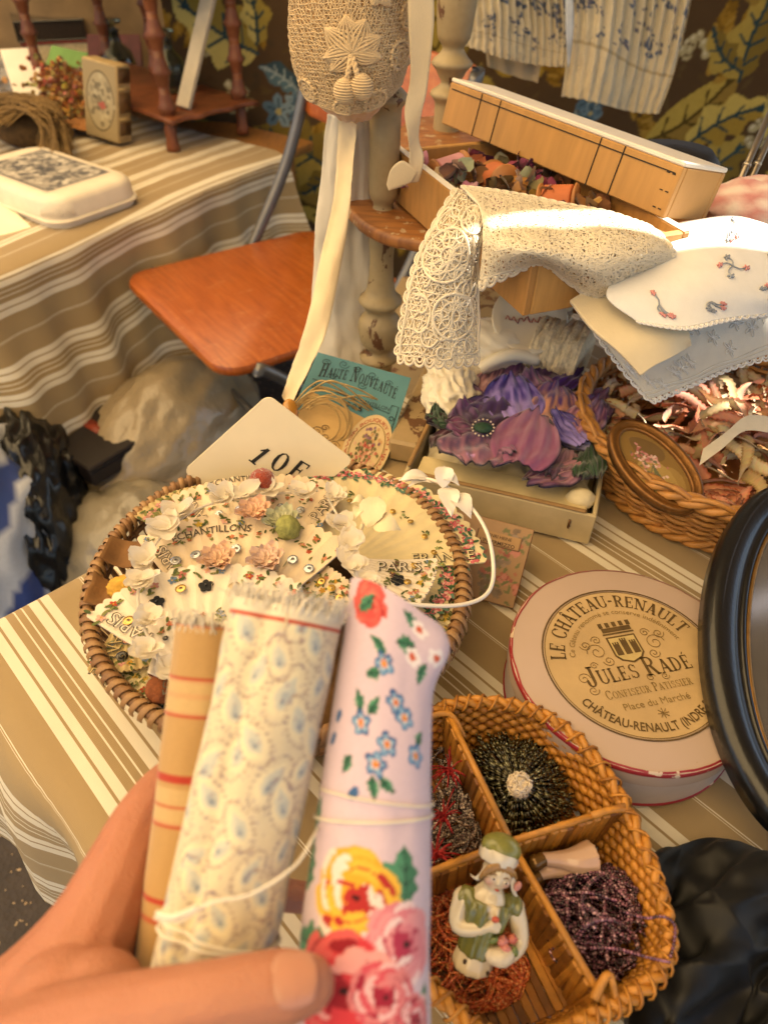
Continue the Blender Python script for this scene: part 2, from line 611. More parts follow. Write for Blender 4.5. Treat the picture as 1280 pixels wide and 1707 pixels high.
# ------------------------------------------------------------------ ground
def m_ground():
    k = NT('asphalt')
    f = k.noise(35, 6); g = k.n('TexVoronoi'); g.inputs['Scale'].default_value = 120; k.l(k.obj(), g.inputs['Vector'])
    c = k.mix(f, lin('4a4039'), lin('2e2925'))
    sp = k.math('GREATER_THAN', k.noise(70, 2), .67)
    c = k.mix(sp, c, lin('a58d6c'))
    k.base(c); k.b.inputs['Roughness'].default_value = .9
    k.bump(g.outputs[0], .004, .7)
    return k.m
mb = MB()
mb.add([(-60, -60, 0), (60, -60, 0), (60, 60, 0), (-60, 60, 0)], [(0, 1, 2, 3)])
tag(mb.build('ground', m_ground(), smooth=False), kind='structure')

# ------------------------------------------------------------------ unseen canvas put overhead to warm and dim the light; slit aims the sun
def m_canvas(name, tint, solid, df_c):
    k = NT(name)
    tr = k.n('BsdfTranslucent'); tr.inputs['Color'].default_value = (*tint, 1)
    df = k.n('BsdfDiffuse'); df.inputs['Color'].default_value = (*df_c, 1)
    f = k.noise(6, 3)
    nd = k.n('Math', operation='MULTIPLY_ADD'); k.l(f, nd.inputs[0]); nd.inputs[1].default_value = .12; nd.inputs[2].default_value = solid
    mx = k.n('MixShader')
    k.l(nd.outputs[0], mx.inputs[0]); k.l(tr.outputs[0], mx.inputs[1]); k.l(df.outputs[0], mx.inputs[2]); k.l(mx.outputs[0], k.out.inputs['Surface'])
    return k.m
CANV = m_canvas('warming_canvas', (1.0, .73, .38), .10, (.85, .74, .55))
CANV2 = m_canvas('dimming_canvas', (.9, .66, .42), .90, (.42, .33, .25))  # denser cloth, added to darken the right side
AZ = 2.15
GAP0, GAPD, GAPW = Vector((.985, 1.02)), Vector((.24, .075)).normalized(), .024
gn = Vector((-GAPD.y, GAPD.x))
def awn(name, label, side, far, t0, t1, mat_, dz):
    mb = MB()
    nu, nv = 120, 12
    v = []
    for i in range(nu):
        for j in range(nv):
            t = t0 + (t1 - t0) * i / (nu - 1); w = far * j / (nv - 1)
            sm = max(0., 1 - abs((t - .17) / .36) ** 4)          # slit opened only here, to aim sun at lace and handkerchief
            q = GAP0 + gn * side * (GAPW * sm - .012 * (1 - sm)) + GAPD * t + gn * side * w
            v.append((q.x, q.y, AZ + dz + .05 * math.sin(t * 2.1) * min(1, w) - .03 * w + .04 * math.sin(w * 3)))
    mb.add(v, gridf(nu, nv))
    return tag(mb.build(name, mat_), label, 'unseen_awning', 'unseen panels added to shape the light')
awn('unseen_awning', 'unseen thin cream canvas panel added to warm the fan basket end of the table', -1, 1.9, -3.9, -1.12, CANV, 0)
awn('unseen_awning', 'unseen heavy tan canvas panel added to dim the round box end of the table', -1, 1.9, -1.14, 2.6, CANV2, .01)
awn('unseen_awning', 'unseen thin cream canvas panel added above the hanging tapestry for warm light', 1, 2.2, -3.9, -1.05, CANV, .02)
awn('unseen_awning', 'unseen heavy tan canvas panel added above the back right to dim the light', 1, 2.2, -1.07, 2.6, CANV2, .03)

# ------------------------------------------------------------------ tapestry and canvas wall at the back
rnd = random.Random(5)
TW, TH, TY = 2.3, 1.35, 2.2
TX0, TZ0 = -.62, .02
cv = Canvas(TW, TH, .0042, '5b4630')
for k in range(900):     # mottled ground
    cv.disc(rnd.uniform(0, TW), rnd.uniform(0, TH), rnd.uniform(.005, .02), rnd.uniform(.003, .01), rnd.uniform(0, 3), rnd.choice(['65502f', '523d28', '6b5836', '4d4230']), .6)
def sprig(x, y, L, ang):
    for q in range(9):
        t = q / 8
        for sd in (-1, 1):
            cv.disc(x + math.cos(ang) * L * t + math.cos(ang + sd * 1.1) * .022 * (1.1 - t), y + math.sin(ang) * L * t + math.sin(ang + sd * 1.1) * .022 * (1.1 - t), .017, .006, ang + sd * .7, rnd.choice(['a8812e', '8d6a22', 'b8923e']))
def posy(x, y, r, n=5):
    for q in range(n):
        a = q * 2 * PI / n + rnd.uniform(0, .4)
        cv.disc(x + math.cos(a) * r, y + math.sin(a) * r, r * .8, r * .55, a, rnd.choice(['5f7d94', '7894a6', '4b677d', '93a9b3']))
        cv.stroke([(x, y), (x + math.cos(a) * r * 1.3, y + math.sin(a) * r * 1.3)], r * .07, '2f4856')
    cv.disc(x, y, r * .35, c='c9b878')
def grapes(x, y, n=9):
    for q in range(n):
        gx, gy = x + rnd.uniform(-.035, .035), y - rnd.uniform(0, .08)
        cv.disc(gx, gy, .014, c='6d5a3a'); cv.disc(gx, gy, .0118, c='c9bd92'); cv.disc(gx - .003, gy + .003, .0055, c='e6dcb9')
gy0 = [(c_ + rnd.uniform(-.05, .05)) for c_ in np.arange(.05, TW, .155)]
for ix, bx_ in enumerate(gy0):
    for iy in range(8):
        x, y = bx_ + (.09 if iy % 2 else 0) + rnd.uniform(-.03, .03), .05 + iy * .165 + rnd.uniform(-.03, .03)
        q = rnd.random()
        sprig(x + rnd.uniform(-.1, .1), y + rnd.uniform(-.08, .08), .09, rnd.uniform(.5, 2.6))
        if q < .70:
            a = rnd.uniform(.3, 2.8)
            gold = rnd.choice([('ddc468', 'b8983f'), ('ceb355', 'a5873f'), ('e2d07a', 'b09a48'), ('c2a852', '8f7836')])
            cv.leaf(x, y - .09, rnd.uniform(.22, .34), rnd.uniform(.05, .08), a, gold[0], gold[1], rnd.choice(['2c4a52', '33525a', '5b4a20']), .0046, rnd.choice([0, 3, 4, 5]), rnd.uniform(-1.2, 1.2), '4a3a1c')
            if rnd.random() < .6:
                cv.leaf(x, y - .07, .16, .035, a + rnd.choice([-1, 1]) * rnd.uniform(.7, 1.2), gold[0], gold[1], '2c4a52', .004, 3, rnd.uniform(-1, 1), '4a3a1c')
        elif q < .88:
            for z_ in range(3): posy(x + rnd.uniform(-.06, .06), y + rnd.uniform(-.06, .06), rnd.uniform(.014, .026))
            cv.leaf(x, y, .12, .03, rnd.uniform(0, 6.2), '5d7c88', '3a5663', 'a9b7b4', .003, 2, .6)
        else:
            grapes(x, y, 10)
def m_tapestry():
    k = NT('tapestry_weave')
    a = k.n('VertexColor'); a.layer_name = 'col'
    w = k.n('TexWave'); w.inputs['Scale'].default_value = 160; w.bands_direction = 'Z'; w.inputs['Distortion'].default_value = 2; k.l(k.obj(), w.inputs['Vector'])
    f = k.noise(60, 4)
    c = k.mix(k.math('MULTIPLY', w.outputs[1], .35), a.outputs[0], (.02, .015, .01))
    c = k.mix(k.math('MULTIPLY', f, .3), c, (.05, .035, .015))
    k.base(c); k.b.inputs['Roughness'].default_value = .95; k.b.inputs['Specular IOR Level'].default_value = .1
    k.bump(w.outputs[1], .001, .5)
    return k.m
def tap(x, y):
    return (TX0 + x, TY + .012 * math.sin(x * 5) + .02 * math.sin(x * 2.1 + y), TZ0 + y)
tag(cv.sheet(tap).build('tapestry', m_tapestry()), 'brown tapestry with golden leaves and blue flowers hung behind the stall', 'tapestry')
mb = MB()
v = [(-3.0 + 2.9 * i / 40, 2.75 + .03 * math.sin(i * .9), .0 + 1.9 * j / 10) for i in range(41) for j in range(11)]
mb.add(v, gridf(41, 11))
tag(mb.build('canvas_sheet', MAT('7d6648', .9, .2, 12, .002, 60)), 'plain brown canvas sheet closing the stall behind the spindle rack', 'canvas sheet')

# ------------------------------------------------------------------ striped linen
def m_stripe(period, name):
    k = NT(name)
    sep = k.n('SeparateXYZ'); k.l(k.uv(), sep.inputs[0])
    wob = k.noise(9, 2, k.uv())
    x = k.math('ADD', sep.outputs[0], k.math('MULTIPLY', wob, .0))
    f = k.math('FRACT', k.math('DIVIDE', x, period))
    T1, CR = 'a38c66', 'e6dcc6'
    st = [(0, CR), (.072, T1), (.09, CR), (.153, T1), (.212, CR), (.225, T1), (.27, CR), (.282, T1), (.33, CR), (.402, T1), (.421, CR), (.485, T1),
          (.739, CR), (.745, T1), (.757, CR), (.763, T1)]
    c = k.ramp(f, st, 'CONSTANT')
    wv = k.n('TexWave'); wv.inputs['Scale'].default_value = 420; wv.inputs['Distortion'].default_value = 1.5; k.l(k.uv(), wv.inputs['Vector'])
    wv2 = k.n('TexWave'); wv2.bands_direction = 'Y'; wv2.inputs['Scale'].default_value = 420; wv2.inputs['Distortion'].default_value = 1.5; k.l(k.uv(), wv2.inputs['Vector'])
    h = k.math('ADD', wv.outputs[1], wv2.outputs[1])
    n_ = k.noise(14, 4, k.uv())
    c = k.mix(k.math('MULTIPLY', n_, .22), c, lin('6e5a3c'))
    c = k.mix(k.math('MULTIPLY', k.math('SUBTRACT', 2, h), .08), c, lin('4a3b28'))
    k.base(c); k.b.inputs['Roughness'].default_value = .92; k.b.inputs['Specular IOR Level'].default_value = .15; k.b.inputs['Sheen Weight'].default_value = .15
    k.bump(h, .0003, .5)
    return k.m
STRIPE = m_stripe(.11, 'striped_linen')
STRIPE2 = m_stripe(.15, 'striped_linen_wide')

# main table: corner, edge directions (away and towards the viewer's right)
KC = Vector((-.342, .338, TZ))
EA = Vector((.686, .728, 0)).normalized()
EB = Vector((.728, -.686, 0)).normalized()
def TP(a, b, z=TZ): return KC + EA * a + EB * b + Vector((0, 0, z - TZ))
t = thing('trestle_table', 'folding market table hidden under the tan striped cloth', 'table', TP(.4, .6, 0))
mt = Matrix.Translation(TP(.42, .62, TZ - .02)) @ frame(EB).to_4x4()
MBt = MB(); MBt.add(*box(1.24, .84, .025, .003), mt=mt); MBt.build('table_top', MAT('8a6a45', .6, .2, 20, .0005, 80, stretch=(1, 8, 1)), t)
for a in (.06, .78):
    for b in (.06, 1.18):
        q = TP(a, b, 0)
        m2 = MB(); m2.add(*tube([q, (q.x, q.y, TZ - .033)], .014, 10)); m2.build('leg', MAT('55524c', .4, .1, 60, 0, metal=.8), t)
# cloth
mb = MB()
na, nb = 70, 100
V_, UV_ = [], []
for i in range(na):
    for j in range(nb):
        a = -.20 + 1.06 * i / (na - 1); b = -.12 + 1.38 * j / (nb - 1)
        da, db = max(0, -a), max(0, -b)
        ca, cb = max(a, 0), max(b, 0)
        z = TZ; pa, pb = ca, cb
        if da > 0:
            rip = .016 * math.sin(b * 26) + .012 * math.sin(b * 51 + 1)
            z -= da * .97 + .0; pa = -min(da, .02) * .5 - da * .10 - (rip * .8 + .008) * min(1, da / .08)
        if db > 0:
            rip = .012 * math.sin(a * 30) + .008 * math.sin(a * 47 + 1)
            z -= db * .97; pb = -min(db, .02) * .5 - (rip + .012) * min(1, db / .08)
        q = TP(pa, pb, z)
        if da == 0 and db == 0:
            q.z += .0018 * fbm((a, b, 0), 7) + .001
        V_.append(q)
        UV_.append((a + .035 * b - .027 + .55, b))
mb.add(V_, gridf(na, nb)); mb.uv = UV_
tag(mb.build('tablecloth', STRIPE), 'tan and cream striped linen cloth on the table with the fan basket', 'tablecloth')

# ------------------------------------------------------------------ left table
LZ = .64
L0, L1 = P(0, 450, LZ), P(455, 262, LZ)                 # its front edge
LE = (L1 - L0).normalized()
LN = Vector((LE.y, -LE.x, 0))                              # towards the viewer / chair
LB = P(455, 262, LZ)
t = thing('side_table', 'low wooden table carrying the rounded tin and the spindle rack', 'table', (L1.x, L1.y, 0))
mt = Matrix.Translation(L1 - LE * .52 - LN * .335 + Vector((0, 0, -.016))) @ frame(LE).to_4x4()
mb = MB(); mb.add(*box(1.40, .66, .024, .004), mt=mt)
WOOD = MAT('a8743c', .5, .25, 14, .0006, 60, stretch=(10, 1, 1))
mb.build('table_top', WOOD, t)
for s_ in (-1.17, .12):
    for w in (.05, .6):
        q = L1 + LE * s_ - LN * w
        m2 = MB(); m2.add(*tube([(q.x, q.y, 0), (q.x, q.y, LZ - .029)], .02, 8)); m2.build('leg', WOOD, t)
# its cloth: lies on the top, falls in folds towards the viewer, stops short of the bare right end of the board
mb = MB(); V_, UV_ = [], []
nu, nv = 120, 60
for i in range(nu):
    for j in range(nv):
        s_ = -1.0 + 1.03 * i / (nu - 1); w = -.34 + 1.0 * j / (nv - 1)      # w<0 hangs
        d = max(0, -w)
        q = L1 + LE * s_ - LN * max(w, 0)
        if d > 0:
            am = min(1, d / .22)
            rip = (.020 * math.sin(s_ * 15 + 1) + .016 * math.sin(s_ * 27) + .008 * math.sin(s_ * 55)) * am
            q = q + LN * (min(d, .02) * .5 + .05 * am * d / .3 + rip * 1.1 + .012)
            q.z = LZ - max(0, d - .012) * .99 + .008 * math.sin(s_ * 15 + 2) * am
        else:
            q.z = LZ + .003 + .0025 * (1 + fbm((s_, w, 0), 9))
        V_.append(q); UV_.append((w + .012 * math.sin(s_ * 6) + .07, s_))
mb.add(V_, gridf(nu, nv)); mb.uv = UV_
tag(mb.build('tablecloth', STRIPE2), 'wavy striped cloth hanging off the low table with the rounded tin', 'tablecloth')

# ------------------------------------------------------------------ chair
SZ = .55
def m_seat():
    k = NT('varnished_seat')
    v = k.mapped(k.obj(), scale=(1.2, 14, 1))
    f = k.noise(9, 5, v, .6, .6)
    c = k.ramp(f, [(.25, '7c3a0c'), (.5, '9c4f18'), (.75, 'ad6124')])
    sc = k.noise(38, 6, k.mapped(k.obj(), scale=(3, .7, 1), rot=(0, 0, .5)), .75, 1.4)
    w = k.noise(5, 3)
    fac = k.math('MULTIPLY', k.math('GREATER_THAN', sc, .60), k.math('MULTIPLY', w, .55))
    c = k.mix(fac, c, lin('c99a6c'))
    k.base(c); k.b.inputs['Roughness'].default_value = .38
    k.b.inputs['Coat Weight'].default_value = .25; k.b.inputs['Coat Roughness'].default_value = .3
    k.bump(sc, .0004, .35)
    return k.m
SEAT = m_seat()
s0, s1, s2, s3 = P(205, 480, SZ), P(395, 650, SZ), P(690, 480, SZ), P(520, 365, SZ)
sx = ((s1 - s0) + (s2 - s3)).normalized()         # along the front edge
ctr = (s0 + s1 + s2 + s3) / 4
sw, sd = .46, .48
CH = thing('wooden_chair', 'orange varnished wooden chair with grey tube frame between the two tables', 'chair', (ctr.x, ctr.y, 0), frame(sx).to_3x3())
def rrect(w, d, r, n=6, taper=0.):
    o = []
    for cx, cy, a0 in ((w / 2 - r, d / 2 - r, 0), (-w / 2 + r, d / 2 - r, 90), (-w / 2 + r, -d / 2 + r, 180), (w / 2 - r, -d / 2 + r, 270)):
        for k in range(n + 1):
            a = R(a0 + 90 * k / n)
            x, y = cx + r * math.cos(a), cy + r * math.sin(a)
            o.append((x * (1 - taper * y), y))
    return o
def slabmb(outline, t, bev=.006):
    """rounded-edge slab from an outline, z from 0 to t"""
    mb = MB(); n = len(outline)
    rings = [(bev, 0), (bev * .3, bev * .3), (0, bev), (0, t - bev), (bev * .3, t - bev * .3), (bev, t)]
    v = []
    for ins, z in rings:
        for i, (x, y) in enumerate(outline):
            px, py = outline[i - 1]; nx, ny = outline[(i + 1) % n]
            tx, ty = nx - px, ny - py; l_ = math.hypot(tx, ty) or 1
            v.append((x - ty / l_ * ins, y + tx / l_ * ins, z))
    f = gridf(len(rings), n, cv=True)
    f = [tuple(reversed(q)) for q in f]
    f.append(tuple(reversed(range(n)))); f.append(tuple(range((len(rings) - 1) * n, len(rings) * n)))
    mb.add(v, f)
    return mb
smb = slabmb(rrect(sw, sd, .055), .022, .008)
smb.v = [(x, y, z + SZ - .022 - .006 * (1 - min(1, (x / .2) ** 2)) * (1 - min(1, (y / .22) ** 2))) for x, y, z in smb.v]
smb.build('seat', SEAT, CH, world=False, sharp=40)
TUBE = MAT('6b6a6a', .35, .1, 50, .0002, metal=.6)
inv = MW[CH.name].inverted()
# the back lies along +x of the seat's frame? it faces away from the front-left edge
for s_ in (-1, 1):
    x = s_ * (sw / 2 + .014)
    m2 = MB(); m2.add(*tube(spline([(x, -.26, .0), (x, -.10, .28), (x, .08, .54), (x, .19, .72), (x, .265, .93), (x, .272, .955)], 24), .0125, 12)); m2.build('frame_tube', TUBE, CH, world=False)
    m2 = MB(); m2.add(*tube(spline([(x * .95, .28, .0), (x * .95, .12, .26), (x * .95, -.14, .515), (x * .95, -.17, .525)], 16), .0115, 10)); m2.build('leg', TUBE, CH, world=False)
m2 = MB(); m2.add(*tube([(-sw / 2, -.10, .30), (sw / 2, -.10, .30)], .009, 8)); m2.build('crossbar', TUBE, CH, world=False)
bo = rrect(sw + .07, .17, .06)
bm_ = slabmb(bo, .016, .006)
bm_.v = [(x, .262 + y * .32 - z + .03 * (1 - (x / .26) ** 2),   .875 + y) for x, y, z in bm_.v]
bm_.build('backrest', SEAT, CH, world=False, sharp=40)

# ------------------------------------------------------------------ things on the low table
def orth(O, X, Y):
    """frame at O: x towards X, y towards Y (made square), z up"""
    x = (X - O).normalized(); y = (Y - O); y = (y - x * y.dot(x)).normalized()
    z = x.cross(y)
    return Matrix.Translation(O) @ Matrix((x, y, z)).transposed().to_4x4()
def mt3(m4): return m4.to_3x3()
BROWNW = MAT('6e3f26', .45, .35, 25, .0008, 90, stretch=(1, 1, .3))
def spool_post(h, r, pitch, ball_r=None):
    """spool-turned post: a row of rings with coves between"""
    prof = [(r * 1.15, 0), (r * 1.2, .012), (r * .95, .03), (r, .055)]
    z = .06
    while z < h - pitch:
        for t_ in range(9):
            a = t_ / 8
            k = 1.0 + .75 * math.exp(-((a - .5) / .13) ** 2) + .25 * math.exp(-((a - .78) / .07) ** 2) + .25 * math.exp(-((a - .22) / .07) ** 2) - .12
            prof.append((r * k, z + pitch * a))
        z += pitch
    prof.append((r, h))
    return prof
f0, b0 = P(290, 252, LZ + .004), P(405, 222, LZ + .004)
rk = thing('spindle_rack', 'brown spool-turned wooden display rack on the low table', 'display rack', f0)
posts = [f0, b0]
dx = Vector((b0.y - f0.y, -(b0.x - f0.x), 0)).normalized()
posts += [f0 - dx * .60, b0 - dx * .60, (b0 - dx * .36)]
for q in posts:
    m2 = MB(); m2.add(*lathe(spool_post(.62, .0145, .075), 14), mt=Matrix.Translation(q)); m2.build('spindle_post', BROWNW, rk)
for hz in (.075, .36):
    out = []
    fr, br, bl, fl = f0 + dx * .05 - (b0 - f0) * .12, b0 + dx * .05 + (b0 - f0) * .1, b0 - dx * .65 + (b0 - f0) * .1, f0 - dx * .65 - (b0 - f0) * .12
    for A_, B_ in ((fr, br), (br, bl), (bl, fl), (fl, fr)):
        for k in range(16):
            a = k / 16
            q = A_.lerp(B_, a)
            inw = ((f0 + b0) / 2 - dx * .3 - q).normalized()
            q = q + inw * (.014 * abs(math.sin(a * PI * 3)))
            out.append((q.x, q.y))
    m2 = slabmb(out, .012, .003); m2.v = [(x, y, z + LZ + hz) for x, y, z in m2.v]
    m2.build('shelf', BROWNW, rk)

# rounded white tin with an engraving on its lid
O = P(100, 392, LZ + .004); X = P(248, 338, LZ + .004); Y = P(0, 303, LZ + .004)
M0 = orth(O, X, Y)
w_, d_ = (X - O).length * .98, (Y - O).length * .95
tn = thing('rounded_tin', 'white rounded tin box with a grey engraving printed on its lid', 'tin', O, M0.to_3x3())
CRM = MAT('d9cdb8', .45, .06, 30, .0003, 200)
def tinrings(rings, w, d, r):
    mb = MB(); v = []; n = None
    for ins, z in rings:
        o_ = rrect(w - 2 * ins, d - 2 * ins, max(.004, r - ins * .7), 8)
        n = len(o_); v += [(x + w / 2, y + d / 2, z) for x, y in o_]
    f = gridf(len(rings), n, cv=True); f = [tuple(reversed(q)) for q in f]
    f += [tuple(reversed(range(n))), tuple(range((len(rings) - 1) * n, len(rings) * n))]
    mb.add(v, f); return mb
tinrings([(.012, 0), (.006, .003), (.005, .012), (0, .013), (-.001, .017), (.004, .02)], w_, d_, .045).build('tin_base', CRM, tn, world=False, sharp=35)
tinrings([(.003, .0205), (.005, .046), (.009, .053), (.016, .058), (.03, .060)], w_, d_, .05).build('lid', CRM, tn, world=False, sharp=60)
rnd = random.Random(8)
for k in range(26):          # embossed flutes round the lid's corner
    a = R(180 + 90 * k / 25)
    cx_, cy_ = .05 + .0465 * math.cos(a), .05 + .0465 * math.sin(a)
    if k % 2: continue
    m2 = MB(); m2.add(*tube([(cx_, cy_, .024), (cx_ + .003 * -math.cos(a), cy_ + .003 * -math.sin(a), .045)], .0018, 5)); m2.build('flute', CRM, tn, world=False)
pw, pd = w_ * .72, d_ * .68
cv = Canvas(pw, pd, .0016, 'bdb2a0')
cv.poly([(.004, .004), (pw - .004, .004), (pw - .004, pd - .004), (.004, pd - .004)], '3a3632')
cv.poly([(.009, .009), (pw - .009, .009), (pw - .009, pd - .009), (.009, pd - .009)], '8d8577')
for k in range(300):
    x, y = rnd.uniform(.01, pw - .01), rnd.uniform(.01, pd - .01)
    dk = math.exp(-(((x - pw * .5) / (pw * .3)) ** 2 + ((y - pd * .45) / (pd * .33)) ** 2))
    cv.disc(x, y, rnd.uniform(.004, .014), rnd.uniform(.003, .008), rnd.uniform(0, 3), rnd.choice(['2b2825', '45413c', '1f1d1b'] if rnd.random() < .25 + dk * .6 else ['9c9485', 'b0a797', '7b7468', 'c4bbaa']), .8)
m2 = cv.sheet(lambda x, y: ((w_ - pw) / 2 + x, (d_ - pd) / 2 + y, .0606))
m2.build('engraving', ATTR(.6, 0, var=.05, key='print'), tn, world=False)

# standing picture book
O = P(198, 246, LZ + .004); X = P(230, 258, LZ + .004); Y = P(160, 216, LZ + .004)
bk = thing('picture_book', 'small old book with an oval picture cover standing by the spindle rack', 'book', P(200, 248, LZ + .006), Matrix((Vector((.35, .937, 0)), Vector((-.937, .35, 0)), Vector((0, 0, 1)))).transposed() @ Matrix.Rotation(R(6), 3, 'X') @ Matrix.Rotation(R(8), 3, 'Y'))
bx_, by_, bz_ = .052, .10, .17
mb = MB(); mb.add(*box(bx_, by_, bz_, .003, (bx_ / 2, by_ / 2, bz_ / 2 + .01))); mb.build('cover', MAT('a08a62', .6, .25, 40), bk, world=False, sharp=40)
cv = Canvas(by_ - .008, bz_ - .008, .0014, '9c8a66')
cv.disc(.046, .081, .040, .066, 0, '5f5138'); cv.disc(.046, .081, .037, .062, 0, 'a89a7a')
for k in range(90): cv.disc(.046 + rnd.gauss(0, .014), .085 + rnd.gauss(0, .022), rnd.uniform(.003, .007), c=rnd.choice(['6e624a', '877b60', 'b8ac8c', '544a38']), al=.7)
for k in range(8): cv.disc(.042 + rnd.gauss(0, .005), .07 + rnd.gauss(0, .006), .004, c='a85a4e')
m2 = cv.sheet(lambda x, y: (-.0006, .004 + x, .014 + y)); m2.build('picture', ATTR(.55, 0, var=.1, key='print'), bk, world=False)
for k, (z0, z1, c_) in enumerate(((.02, .05, '5a4228'), (.055, .06, 'c9b078'), (.07, .115, '6a4f30'), (.12, .125, 'c9b078'), (.135, .165, '5a4228'))):
    m2 = MB(); m2.add(*box(bx_ - .008, .0012, z1 - z0, 0, (bx_ / 2, -.0006, (z0 + z1) / 2 + .008))); m2.build('spine_band', MAT(c_, .5, .2, 60), bk, world=False)

# stack: dark book in film, red book, album
def slab_book(name, label, ctr, sx, sy, sz, yaw, c_, tilt=0., film=False, page='cdbb95'):
    b = thing(name, label, 'book', ctr, Matrix.Rotation(yaw, 3, 'Z') @ Matrix.Rotation(tilt, 3, 'X'))
    m2 = MB()
    m2.add(*box(sx, sy, .003, .001, (0, 0, .0015))); m2.add(*box(sx, sy, .003, .001, (0, 0, sz - .0015))); m2.add(*box(.003, sy, sz - .0065, .0, (-sx / 2 + .0015, 0, sz / 2)))
    m2.build('cover', MAT(c_, .22 if film else .5, .25, 30, .0012 if film else .0004, 60, coat=.8 if film else 0), b, world=False, smooth=False)
    m2 = MB(); m2.add(*box(sx - .008, sy - .008, sz - .0065, 0, (.0005, 0, sz / 2))); m2.build('pages', MAT(page, .9, .2, 90), b, world=False, smooth=False)
    return b
q = P(120, 135, LZ + .005)
slab_book('book', 'red book lying under the film-wrapped dark book', P(108, 112, LZ + .005), .22, .17, .085, .5, '6e1f18')
slab_book('book', 'dark book wrapped in shiny clear film on top of the red book', P(108, 112, LZ + .005) + Vector((-.02, .0, .087)), .21, .16, .055, .45, '1d2326', film=True, page='2a2018')
slab_book('album', 'plum coloured album standing tilted behind the glass bottle', P(195, 112, LZ + .06) + Vector((-.03, .10, 0)), .16, .13, .03, .2, '55262c', R(35))
q = P(40, 165, LZ + .02)
pc = MB(); pc.add(*box(.10, .14, .002), mt=Matrix.Translation(P(45, 120, LZ + .09)) @ Matrix.Rotation(.5, 4, 'Z') @ Matrix.Rotation(R(42), 4, 'X'))
tag(pc.build('paper_card', MAT('e3dccb', .7, .05, 30), smooth=False), 'white paper card leaning on the red book', 'card')
pc = MB(); pc.add(*box(.155, .055, .003), mt=Matrix.Translation(P(112, 98, LZ + .10)) @ Matrix.Rotation(-.55, 4, 'Z') @ Matrix.Rotation(R(50), 4, 'X'))
tag(pc.build('green_card', MAT('7fa653', .6, .08, 40), smooth=False), 'light green card tucked behind the dried bouquet', 'card')
pc = MB(); pc.add(*box(.13, .17, .0018), mt=Matrix.Translation(P(-22, 372, LZ + .012)) @ Matrix.Rotation(.75, 4, 'Z') @ Matrix.Rotation(R(7), 4, 'X'))
tag(pc.build('paper_card', MAT('e8dcc0', .7, .05, 30), smooth=False), 'cream paper card beside the rounded tin', 'card')

# bottles
def m_glass(c_, rough=.05):
    k = NT('glass'); k.base(lin(c_)); k.b.inputs['Transmission Weight'].default_value = .92; k.b.inputs['Roughness'].default_value = rough; k.b.inputs['IOR'].default_value = 1.45
    return k.m
GLS = m_glass('8d9480')
for (px, py, s_, lab) in ((205, 148, 1.0, 'squat glass bottle with a flat stopper in front of the spindle rack'), (289, 150, .75, 'narrow glass bottle with a stopper behind the rack post')):
    q = P(px, py, LZ + .004)
    if s_ < 1: q = P(px, py, LZ + .09)
    b = thing('glass_bottle', lab, 'bottle', q, group=None)
    m2 = MB(); m2.add(*lathe([(.045 * s_, 0), (.052 * s_, .006), (.054 * s_, .07 * s_), (.046 * s_, .10 * s_), (.022 * s_, .122 * s_), (.018 * s_, .150 * s_), (.024 * s_, .154 * s_), (.015 * s_, .155 * s_), (.015 * s_, .122 * s_), (.040 * s_, .096 * s_), (.048 * s_, .068 * s_), (.045 * s_, .01)], 24)); m2.build('bottle_body', GLS, b, world=False)
    m2 = MB(); m2.add(*lathe([(.013 * s_, .135 * s_), (.014 * s_, .158 * s_), (.010 * s_, .165 * s_), (.030 * s_, .172 * s_), (.032 * s_, .180 * s_), (.02 * s_, .184 * s_)], 18)); m2.build('stopper', GLS, b, world=False)
    m2 = MB(); m2.add(*lathe([(.040 * s_, .012), (.045 * s_, .016), (.046 * s_, .05 * s_), (.0, .052 * s_)], 20)); m2.build('contents', MAT('3a3420', .5, .3, 60), b, world=False)

# white lath leaning in the rack
a_, c_ = P(306, 180, LZ + .09), PY(352, -20, 2.10)
m4 = Matrix.Translation((a_ + c_) / 2) @ frame((c_ - a_), z=Vector((-.3, -1, .3))).to_4x4()
mb = MB(); mb.add(*box((c_ - a_).length, .035, .016, .002), mt=m4)
tag(mb.build('wooden_lath', MAT('c9bda4', .7, .12, 30, .0004, 100), sharp=30), 'whitewashed wooden lath leaning inside the spindle rack', 'lath')

# dried bouquet: stems, paper, flower heads
rnd = random.Random(21)
q0 = P(118, 175, LZ + .03)
bq = thing('dried_bouquet', 'bouquet of small dried orange and red flowers in front of the books', 'bouquet', q0)
m2 = MB()
cols_ = [lin(x) for x in ('b5742c', 'c9954a', '9c4b2a', 'd8b070', '9a6a34', 'b0644a', 'a88a4a', 'd0a880', 'b8843c')]
dirv = (P(75, 92, LZ + .14) - P(150, 200, LZ + .02))
for k in range(850):
    t_ = rnd.random() ** .8
    c = P(150, 195, LZ + .03).lerp(P(95, 130, LZ + .095), t_) + Vector((rnd.gauss(0, .042), rnd.gauss(0, .035), rnd.gauss(0, .022))) * (.45 + .6 * t_)
    cc = rnd.choice(cols_)
    for pz in range(3):
        rr = Quaternion((rnd.gauss(0, 1), rnd.gauss(0, 1), rnd.gauss(0, 1), rnd.gauss(0, 1))).normalized().to_matrix()
        s_ = rnd.uniform(.005, .009)
        m2.add([c + rr @ Vector(p) * s_ for p in ((-1, -.5, 0), (0, -.8, .3), (1, -.3, 0), (.8, .6, .4), (-.4, .8, .1))], [(0, 1, 2, 3, 4)], color=tuple(x * rnd.uniform(.6, 1.2) for x in cc))
o = m2.build('flower_heads', ATTR(.8, 0, key='dry'), bq, smooth=False); o['kind'] = 'stuff'
m2 = MB()
